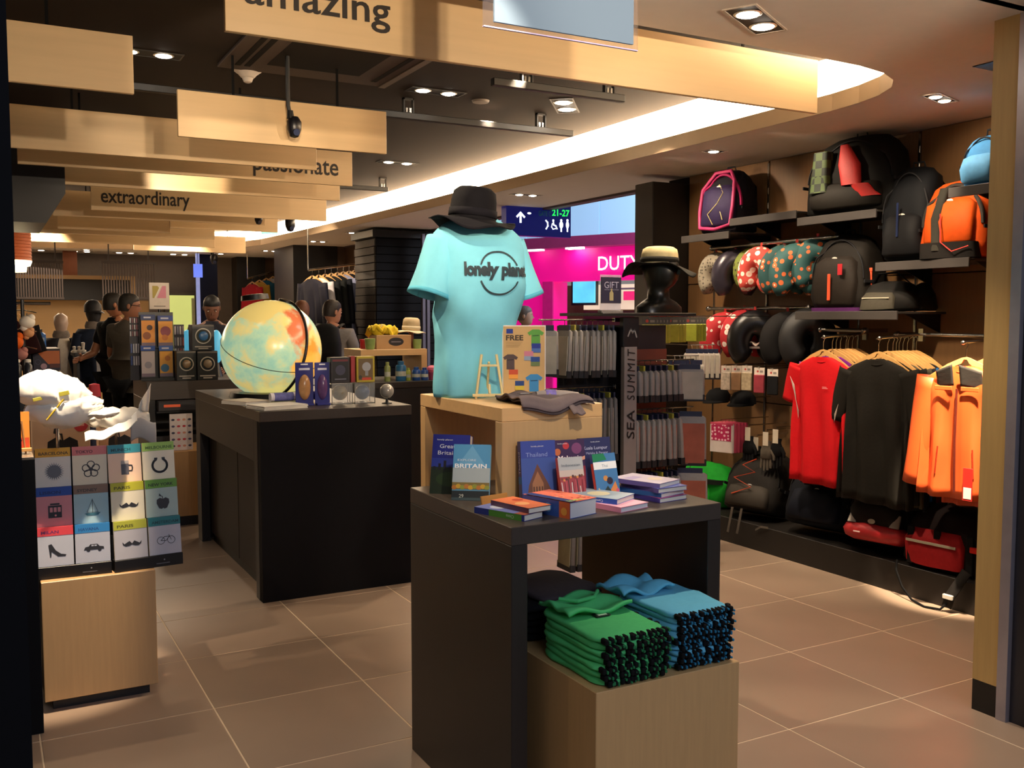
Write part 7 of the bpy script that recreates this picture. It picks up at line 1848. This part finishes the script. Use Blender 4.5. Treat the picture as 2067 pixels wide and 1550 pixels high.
def person(lab, x, y, rz, Ht, skin, hair_c, shirt_c, trouser_c, arms=None, head_tilt=0, head_turn=0, sleeve='short', glasses=False, stoop=0):
    """local: faces -y; z up; feet on the floor"""
    t = thing('person', lab, 'person', (x, y, 0), R_(rz)); k = Ht / 1.75
    sk = mat(skin, .55, var=.06)
    P_ = {}
    hip = Vector((0, 0, .93)); ch = Vector((0, -.02 - stoop * .1, 1.25)); nk = Vector((0, -.01 - stoop * .2, 1.47)); 
    pts = [(0, 0, .95), (0, -.01 - stoop * .05, 1.10), (0, -.015 - stoop * .1, 1.30), (0, -.01 - stoop * .14, 1.44), (0, -.02 - stoop * .2, 1.53)]
    rad = [(.15, .11), (.135, .10), (.155, .11), (.075, .07), (.055, .055)]
    ed = [(0, 1), (1, 2), (2, 3), (3, 4)]
    def add(p, r, par):
        pts.append(tuple(p)); rad.append(r); ed.append((par, len(pts) - 1)); return len(pts) - 1
    armd = arms or {}
    hands = []
    for sx in (-1, 1):
        h = add((sx * .10, 0, .88), (.095, .095), 0); kn = add((sx * .11, -.01, .50), (.058, .06), h); an = add((sx * .115, .02, .09), (.038, .04), kn); add((sx * .125, -.11, .04), (.035, .03), an)
        sh = add((sx * .17, -.01 - stoop * .12, 1.41), (.062, .06), 3)
        el, wr_ = armd.get(sx, ((sx * .25, .03, 1.13), (sx * .25, -.06, .88)))
        e = add(el, (.042, .042), sh); w_ = add(wr_, (.028, .026), e)
        d = (Vector(wr_) - Vector(el)).normalized(); hd = add(Vector(wr_) + d * .06, (.036, .02), w_); hands.append((Vector(wr_), d, sx))
    pts = [tuple(Vector(p) * k) for p in pts]; rad = [(a * k, b * k) for a, b in rad]
    skin_mesh('body', pts, ed, rad, sk, t, 0, 2)
    fm = MB()
    for wr_, d, sx in hands:
        side = d.cross(Vector((0, 1, 0))).normalized() if abs(d.y) < .9 else Vector((1, 0, 0))
        for j in range(4):
            b = (wr_ + d * .085 + side * (.026 - .017 * j)) * k; L = (.065, .075, .07, .055)[j] * k
            fm.tube([b, b + d * L * .5 * 1.0 + Vector((0, -.006, 0)), b + d * L * .9 + Vector((0, -.02, 0))], [.0095, .009, .006], 6)
        b = (wr_ + d * .04 + side * .034) * k; fm.tube([b, b + side * .025 + d * .02, b + side * .03 + d * .05], [.011, .010, .007], 6)
    fm.build('fingers', sk, t, smooth=60)
    hc = Vector(pts[4]) + Vector((0, -.005, .105 * k)); HM = Matrix.Translation(hc) @ Matrix.Rotation(R_(head_turn), 4, 'Z') @ Matrix.Rotation(R_(head_tilt), 4, 'X')
    def hf(p, a, u):
        return p
    m = MB().loft([(0, .0, -.115, .045, .045), (0, -.02, -.10, .052, .06), (0, -.012, -.07, .062, .082), (0, -.005, -.02, .071, .092), (0, 0, .03, .076, .097), (0, .005, .075, .068, .088), (0, .008, .105, .042, .055), (0, .008, .116, .005, .006)], 24, M=HM @ Matrix.Scale(k, 4))
    m.add([(-.012, -.088, -.03), (.012, -.088, -.03), (0, -.118, -.028), (0, -.095, .012)], [(0, 1, 2), (0, 2, 3), (1, 3, 2)], 0, HM @ Matrix.Scale(k, 4))
    m.build('head', sk, t, smooth=60)
    e = MB()
    for sx in (-1, 1): e.ball((sx * .03, -.086, .004), .011, .007, .0045, 10, 6, M=HM @ Matrix.Scale(k, 4))
    e.build('eyes', mat('#e4ddd4', .3), t, smooth=True)
    e = MB()
    for sx in (-1, 1): e.ball((sx * .03, -.0925, .004), .0055, .003, .0055, 8, 6, M=HM @ Matrix.Scale(k, 4)).bbox(sx * .03 - .016, sx * .03 + .016, -.096, -.088, .020, .025, .001, M=HM @ Matrix.Scale(k, 4))
    e.build('pupils_and_brows', mat('#1c120c', .5), t)
    MB().bbox(-.022, .022, -.094, -.086, -.062, -.054, .002, M=HM @ Matrix.Scale(k, 4)).build('mouth', mat('#8a4a40', .5), t)
    e = MB()
    for sx in (-1, 1): e.ball((sx * .077, .01, -.005), .008, .018, .028, 10, 8, M=HM @ Matrix.Scale(k, 4))
    e.build('ears', sk, t, smooth=60)
    hm = MB()
    def hn(p, a, u): n = mnoise.noise(Vector((p.x * 40, p.y * 40, p.z * 40))) * .004; return p + Vector((n, n, n))
    hm.loft([(0, .030, -.055, .066, .070), (0, .024, -.02, .078, .082), (0, .016, .02, .082, .092), (0, .008, .055, .081, .098), (0, .006, .09, .068, .088), (0, .006, .118, .04, .052), (0, .006, .126, .005, .005)], 26, M=HM @ Matrix.Scale(k, 4), fn=None)
    hm.build('hair', mat(hair_c, .6, var=.4, scale=60, bump=.5), t, smooth=60)
    # clothes: shell slightly outside the body
    sp_ = [pts[0], pts[1], pts[2], pts[3]]; sr = [(.175 * k, .135 * k), (.165 * k, .13 * k), (.19 * k, .14 * k), (.105 * k, .098 * k)]; se = [(0, 1), (1, 2), (2, 3)]
    sp_ = [(p[0], p[1], p[2]) for p in sp_]; sp_.insert(0, (0, 0, .86 * k)); sr.insert(0, (.165 * k, .125 * k)); se = [(0, 1), (1, 2), (2, 3), (3, 4)]
    for sx in (-1, 1):
        el, wr_ = armd.get(sx, ((sx * .25, .03, 1.13), (sx * .25, -.06, .88)))
        shp = Vector((sx * .17, -.01 - stoop * .12, 1.41)) * k; el = Vector(el) * k; wr2 = Vector(wr_) * k
        sp_.append(tuple(shp)); sr.append((.088 * k, .085 * k)); se.append((4, len(sp_) - 1)); a = len(sp_) - 1
        if sleeve == 'short': sp_.append(tuple(shp.lerp(el, .72))); sr.append((.062 * k, .060 * k)); se.append((a, len(sp_) - 1))
        else:
            sp_.append(tuple(el)); sr.append((.056 * k, .056 * k)); se.append((a, len(sp_) - 1)); b = len(sp_) - 1
            sp_.append(tuple(wr2)); sr.append((.040 * k, .038 * k)); se.append((b, len(sp_) - 1))
    skin_mesh('shirt', sp_, se, sr, cloth(shirt_c, .8), t, 1, 2)
    MB().loft([(0, -.015 - stoop * .12, 1.33, .195, .115, 2.4), (0, -.012 - stoop * .13, 1.41, .20, .11, 2.3), (0, -.012 - stoop * .14, 1.455, .15, .095), (0, -.015 - stoop * .16, 1.485, .08, .075), (0, -.02 - stoop * .17, 1.505, .062, .06)], 26, M=Matrix.Scale(k, 4), capt=False, capb=False).build('shirt_yoke', cloth(shirt_c, .8), t, smooth=70)
    tp = [(0, 0, .93 * k)]; tr_ = [(.165 * k, .125 * k)]; te = []
    for sx in (-1, 1):
        for j, (p, r) in enumerate((((sx * .10, 0, .86), .108), ((sx * .11, -.01, .50), .075), ((sx * .115, .02, .10), .062))):
            tp.append(tuple(Vector(p) * k)); tr_.append((r * k, r * k)); te.append((0 if j == 0 else len(tp) - 2, len(tp) - 1))
    skin_mesh('trousers', tp, te, tr_, cloth(trouser_c, .8), t, 0, 2)
    sh = MB()
    for sx in (-1, 1): sh.loft([(sx * .12 * k, -.06 * k, 0, .048, .13, 3), (sx * .12 * k, -.06 * k, .03, .05, .135, 3), (sx * .12 * k, -.02 * k, .07, .042, .08, 3), (sx * .118 * k, .01 * k, .10, .04, .05)], 18)
    sh.build('shoes', mat('#17120f', .5), t, smooth=60)
    if glasses:
        MB().tube([Vector((.075, 0, .008)), Vector((.07, -.09, .008)), Vector((-.07, -.09, .008)), Vector((-.075, 0, .008))], .003, 6, M=HM @ Matrix.Scale(k, 4)).build('glasses', mat('#111111', .4), t)
    return t, HM, k
q = P(258, 640, Y=9.9)
person('man in a dark grey shirt seen from behind, at the back counter', q.x, 9.9, 180 - 28 - 20, 1.72, '#8a5a42', '#0f0c0b', '#4a443e', '#111216', {-1: ((-.24, -.02, 1.13), (-.16, -.26, 1.02)), 1: ((.24, -.02, 1.13), (.16, -.26, 1.02))}, head_turn=-48, head_tilt=4, glasses=True)
q = P(233, 640, Y=10.6)
person('person in a black T-shirt half hidden behind the man in grey, bare left arm hanging', q.x, 10.55, -60, 1.74, '#a06a4c', '#15100d', '#0e0f13', '#1a1a1e', {1: ((.26, .02, 1.13), (.22, -.05, .86)), -1: ((-.24, -.10, 1.14), (-.14, -.30, 1.10))}, head_turn=160)
q = P(428, 660, Y=9.6)
person('dark haired man bowing his head at the counter, left of the big globe', q.x, 9.6, -10, 1.70, '#7a5240', '#0c0a0c', '#22242e', '#15161c', {-1: ((-.24, -.10, 1.14), (-.12, -.32, 1.06)), 1: ((.24, -.10, 1.14), (.12, -.32, 1.06))}, head_tilt=26, stoop=.2)
q = P(668, 650, Y=8.95)
t, HM, k = person('man in a light grey shirt with a black rucksack, turned away to the right', q.x, 8.95, 148, 1.66, '#a8745a', '#241a14', '#8d8886', '#2a2a30', {-1: ((-.25, -.12, 1.16), (-.12, -.38, 1.12)), 1: ((.25, -.10, 1.14), (.12, -.36, 1.08))}, head_turn=-40, head_tilt=8, stoop=.2)
rs = MB().loft([(0, .24, .98, .13, .08, 3.5), (0, .255, 1.05, .15, .10, 3.5), (0, .24, 1.25, .15, .10, 3.5), (0, .21, 1.40, .12, .07, 3), (0, .20, 1.44, .05, .03)], 26)
for sx in (-1, 1): rs.tube([(sx * .10, .13, 1.40), (sx * .12, .02, 1.50 * .955), (sx * .12, -.145, 1.34), (sx * .14, -.06, 1.12), (sx * .14, .12, 1.05)], .022, 8, flat=.4)
r_ = rs.build('rucksack', cloth('#131315', .7), None, smooth=60, loc=t.location, rot=t.rotation_euler)
tag(r_, 'black rucksack on the back of the man in the light grey shirt', 'rucksack')
q = P(606, 640, Y=10.6)
person('person with light brown hair just behind the top right of the globe', q.x, 10.6, 20, 1.68, '#9a6a50', '#6a4028', '#3a3434', '#20202a', head_turn=170)
q = P(1055, 640, Y=9.5)
person('person with grey hair passing in front of the magenta shop, only the head visible', q.x, 9.5, 60, 1.62, '#a88a78', '#5a5450', '#3a3a40', '#22222a')

def dressed_mannequin(lab, px, pyh, Y, torso, jacket, head, rz=0, H=None, hat=None):
    q = P(px, pyh, Y=Y); t = thing('dressed_mannequin', lab, 'mannequin', (q.x, Y, 0), R_(rz)); z0 = q.z - .32
    MB().cyl((0, 0, 0), (0, 0, z0 - .45), .02, 12).loft([(0, 0, 0, .16, .16), (0, 0, .012, .15, .15)], 24).build('stand', bk, t)
    MB().loft([(0, 0, z0 - .52, .14, .11), (0, 0, z0 - .35, .12, .10), (0, 0, z0 - .12, .15, .115), (0, 0, z0, .14, .09), (0, 0, z0 + .05, .08, .06), (0, 0, z0 + .10, .05, .05)], 28).build('shirt', cloth(torso, .8), t, smooth=60)
    MB().loft([(0, -.01, z0 + .06, .05, .05), (0, -.015, z0 + .12, .055, .07), (0, -.01, z0 + .2, .075, .095), (0, 0, z0 + .28, .07, .09), (0, 0, z0 + .32, .02, .03)], 22).build('head', mat(head, .4, var=.3, scale=12), t, smooth=60)
    j = MB()
    def jf(u, v):
        a = R_(-70) + R_(320) * u; r = 1.06 + .03 * math.sin(a * 5)
        s = (.205, .135) if v > .4 else (.205 + .03 * (.4 - v), .14)
        return Vector((math.cos(a) * s[0] * r * (1 - .30 * max(0, v - .88) / .12), math.sin(a) * s[1] * r, z0 - .60 + .635 * v))
    j.grid(jf, 30, 14); j.build('jacket', cloth(jacket, .8), t, smooth=60, solid=.012)
    for sx in (-1, 1): MB().tube([(sx * .18, 0, z0 - .02), (sx * .25, .01, z0 - .28), (sx * .24, -.05, z0 - .52)], [.06, .055, .045], 12).build('jacket_sleeve', cloth(jacket, .8), t, smooth=60)
    MB().loft([(0, 0, z0 + .03, .085, .075), (0, -.005, z0 + .07, .095, .085), (0, -.005, z0 + .12, .075, .075)], 22).build('scarf', mat('#7a7068', .8, var=.4, scale=30), t, smooth=60)
    if hat: MB().loft([(0, 0, z0 + .22, .085, .105), (0, 0, z0 + .30, .085, .10), (0, 0, z0 + .35, .05, .06), (0, 0, z0 + .36, .005, .005)], 24).grid(lambda u, v: Vector((.08 * math.cos(PI + PI * u), -.10 * math.sin(PI * u) - .08 * v * math.sin(PI * u), z0 + .24 - .03 * v)), 14, 4).build('cap', mat(hat, .6, var=.6, scale=14), t, smooth=60)
    return t
dressed_mannequin('mannequin in a white top and charcoal cardigan with a scarf, near the khaki wall', 122, 632, 12.2, '#cfc4b4', '#2b2a30', '#b09a8c', 10)
dressed_mannequin('mannequin in a navy jacket with a black patterned cap, left of the man in grey', 187, 612, 11.6, '#b9b3ae', '#1c2436', '#2a2a2e', 30, hat='#26262a')

# far left shelf of goods
def stand_unit(lab, px0, px1, pyt, Y, m):
    A = P(px0, pyt, Y=Y); B = P(px1, pyt, Y=Y)
    t = thing('display_stand', lab, 'stand', (A.x, Y, 0)); w_ = B.x - A.x
    MB().bbox(0, w_, 0, .4, 0, A.z - .03, .003).build('body', m, t)
    MB().bbox(-.01, w_ + .01, -.01, .41, A.z - .03, A.z, .003).build('top', mat('#3a322c', .5), t)
    return t, A, w_
ta, A, w_ = stand_unit('dark display stand with the blue travel canister', 62, 118, 704, 8.2, mat('#17151c', .5))
q = P(79, 700, Y=8.25)
t = thing('canister', 'blue travel canister with a black lid on the far left stand', 'canister', (q.x, 8.3, A.z + .0005))
hh = P(79, 668, Y=8.3).z - A.z
MB().loft([(0, 0, 0, .052, .04, 4), (0, 0, hh * .8, .052, .04, 4), (0, 0, hh * .92, .035, .03, 3)], 20).build('body', mat('#2060a8', .35, var=.15), t, smooth=40)
MB().loft([(0, 0, hh * .92, .028, .028), (0, 0, hh * 1.1, .028, .028)], 16).build('lid', bk, t, smooth=40)
MB().bbox(-.04, .04, -.046, -.041, hh * .4, hh * .62, .001).build('label', mat('#9fb4cc', .4), t)
a = P(68, 748, Y=8.18); b = P(121, 706, Y=8.18)
t = thing('poster', 'navy and orange desert poster on the front of the far left stand', 'poster', (a.x, 8.18, a.z)); w_, h_ = b.x - a.x, b.z - a.z
MB().box(0, w_, 0, .012, 0, h_).build('board', mat('#1a1c38', .5), t)
p = Pr(); p.poly([(w_ * .10, h_ * .96), (w_ * .98, h_ * .96), (w_ * .98, h_ * .3), (w_ * .55, h_ * .3)], '#c06a34').rect(w_ * .6, w_ * .98, h_ * .12, h_ * .32, '#5a2a28').disc(w_ * .38, h_ * .2, w_ * .12, '#a88a9c'); p.line([(w_ * .17 + w_ * .10 * math.cos(q_), h_ * .42 + w_ * .10 * math.sin(q_)) for q_ in [2 * PI * i / 14 for i in range(14)]], w_ * .012, '#5a5c7a', True)
p.build(t, frame((0, -.001, 0), (1, 0, 0), (0, 0, 1)))
# garments and bags at the far left edge
for px, c_, lab in ((22, '#2a1114', 'dark red jacket at the far left edge'), (34, '#15151a', 'black jacket beside the dark red one at the far left edge')):
    q = P(px, 612, Y=7.8); garment(lab, q.x, 7.9 if px < 30 else 7.98, q.z, cloth(c_), L=.36, w=.20, thick=.02, seed=px, rz=R_(80), sleeve=.2, name='jacket', cat='jacket')
q0 = P(10, 610, Y=7.95)
t = thing('hanging_rod', 'rod carrying the jackets at the far left edge', 'rod', (q0.x - .3, 7.95, P(28, 612, Y=7.9).z)); MB().cyl((0, 0, 0), (.6, 0, 0), .012, 10).cyl((.02, 0, 0), (.02, 0, -1.55), .012, 10).build('bar', CHROME, t)
for px, py, r, c_, nm, lab in ((28, 690, .06, '#e0641e', 'orange_toy', 'bright orange ball shaped toy at the far left edge'), (42, 715, .045, '#b07a74', 'pink_toy', 'pinkish soft toy below the orange one'), (55, 650, .05, '#e8e2d8', 'white_cap', 'white cap on a short pole at the far left'), (58, 672, .035, '#d09a70', 'tan_toy', 'tan soft toy under the white cap')):
    q = P(px, py, Y=7.4); t = thing(nm, lab, 'toy' if 'toy' in nm else 'cap', (q.x, 7.4, q.z))
    MB().ball((0, 0, 0), r, r, r * .9).ball((r * .5, -.01, r * .6), r * .5).ball((-r * .4, 0, -r * .8), r * .5).build('body', mat(c_, .7, var=.2), t, smooth=60)
    MB().cyl((0, .02, r * .5), (0, .02, r * 1.2), .004, 6).build('loop', bk, t)
t = thing('pole_rack', 'slim black pole rack with the toys at the far left edge', 'rack', (P(48, 700, Y=7.5).x, 7.5, 0))
MB().cyl((0, 0, .02), (0, 0, 1.62), .012, 10).loft([(0, 0, 0, .15, .15), (0, 0, .02, .14, .14)], 20).build('pole', bk, t)
for z in (1.30, 1.42, 1.55): MB().tube([(-.16, -.1, z - .02), (0, 0, z), (.08, -.1, z - .02)], .004, 6).build('arm', CHROME, t)
t = thing('display_stand', 'low dark stand with small bright bottles at the far left edge', 'stand', (P(20, 760, Y=6.2).x, 6.2, 0))
zt = P(40, 765, Y=6.2).z; MB().bbox(0, .14, 0, .3, 0, zt, .003).build('body', mat('#151218', .5), t)
for k, (px, lab) in enumerate(((35, 'left dark bottle on the low far left stand'), (57, 'right dark bottle with a bright cap on the low far left stand'))):
    q = P(px, 740, Y=6.3); vessel('bottle', lab, 'bottle', px, 740, 6.3, zt + .0005, [(0, .022), (.07, .023), (.08, .015), (.09, .015)], mat('#2a2a30', .3), (('cap', [(.0905, .016), (.108, .015), (.109, .005)], mat('#e8e0d0', .3)),))
t = thing('display_table', 'black table with bright accessories behind the mannequins', 'table', (P(150, 712, Y=10.8).x, 10.8, 0))
zt = P(160, 712, Y=10.8).z; MB().bbox(0, .55, 0, .5, zt - .04, zt, .003).build('top', bk, t)
for sx in (.02, .50): MB().bbox(sx, sx + .03, .02, .48, 0, zt - .04, .002).build('leg', bk, t)
for k, (px, c_, lab) in enumerate(((150, '#d8cfc0', 'first white trinket on the black table'), (160, '#c9b8a8', 'second white trinket on the black table'), (168, '#e0d8cc', 'third white trinket, taller, on the black table'))):
    vessel('trinket', lab, 'ornament', px, 706, 10.9, zt + .0005, [(0, .025), (.02, .03), (.03, .012), (.06 + .04 * (k == 2), .018), (.065 + .04 * (k == 2), .004)], mat(c_, .4))
t = thing('red_bag', 'small red and blue bag standing on the floor left of the man in grey', 'bag', (P(191, 800, Y=9.6).x, 9.6, .55 - .55))
zt = P(191, 800, Y=9.6).z
MB().loft([(0, 0, 0, .06, .05, 4), (0, 0, zt - .1, .06, .05, 4), (0, 0, zt, .05, .03, 4)], 18).build('body', mat('#2a2c4c', .5), t, smooth=50)
MB().loft([(0, 0, zt, .055, .045, 4), (0, 0, zt + .11, .045, .035, 4), (0, 0, zt + .12, .01, .01)], 18).build('red_top', mat('#b8283a', .5), t, smooth=50)


# ================================================================== SUB-PARTS: pieces that belong to a part
NEST = {'hanger_hook': 'hanger_bar', 'label_print': 'label', 'cover_print': 'cover', 'spine_print': 'cover', 'header_edge': 'cover', 'tag_print': 'red_band', 'hang_loop': 'red_band',
        'bulb': 'reflector', 'white_tag': 'red_tag', 'logo': 'front_pocket', 'emblem': 'front_pocket', 'red_base_print': 'red_base', 'bungee_cord': 'front_pocket', 'orange_bungee': 'front_pocket',
        'orange_zip_pull': 'front_pocket', 'chest_print': 'shirt_body', 'collar': 'shirt_body', 'band': 'crown', 'eyes': 'head', 'mouth': 'head', 'ears': 'head', 'pupils_and_brows': 'head', 'hair': 'head', 'glasses': 'head',
        'fingers': 'body', 'label': 'pack', 'header_card': 'pack', 'globe_face': 'window', 'screen': 'screen_frame', 'equator_line': 'sphere', 'red_label': 'roll', 'end_cap': 'roll', 'inner_neck': 'torso'}
IDM = Matrix.Identity(4)
for o in [o for o in bpy.data.objects if o.parent is None and o.children]:
    ch = list(o.children)
    for c_ in ch:
        b_ = c_.name.split('.')[0]
        if b_ in NEST and not c_.children:
            tg = [q for q in ch if q.name.split('.')[0] == NEST[b_] and q is not c_ and q.matrix_basis == IDM]
            if b_ == 'bulb' and tg: tg = [min(tg, key=lambda q: (q.data.vertices[0].co - c_.data.vertices[0].co).length)]
            if tg: c_.parent = tg[0]
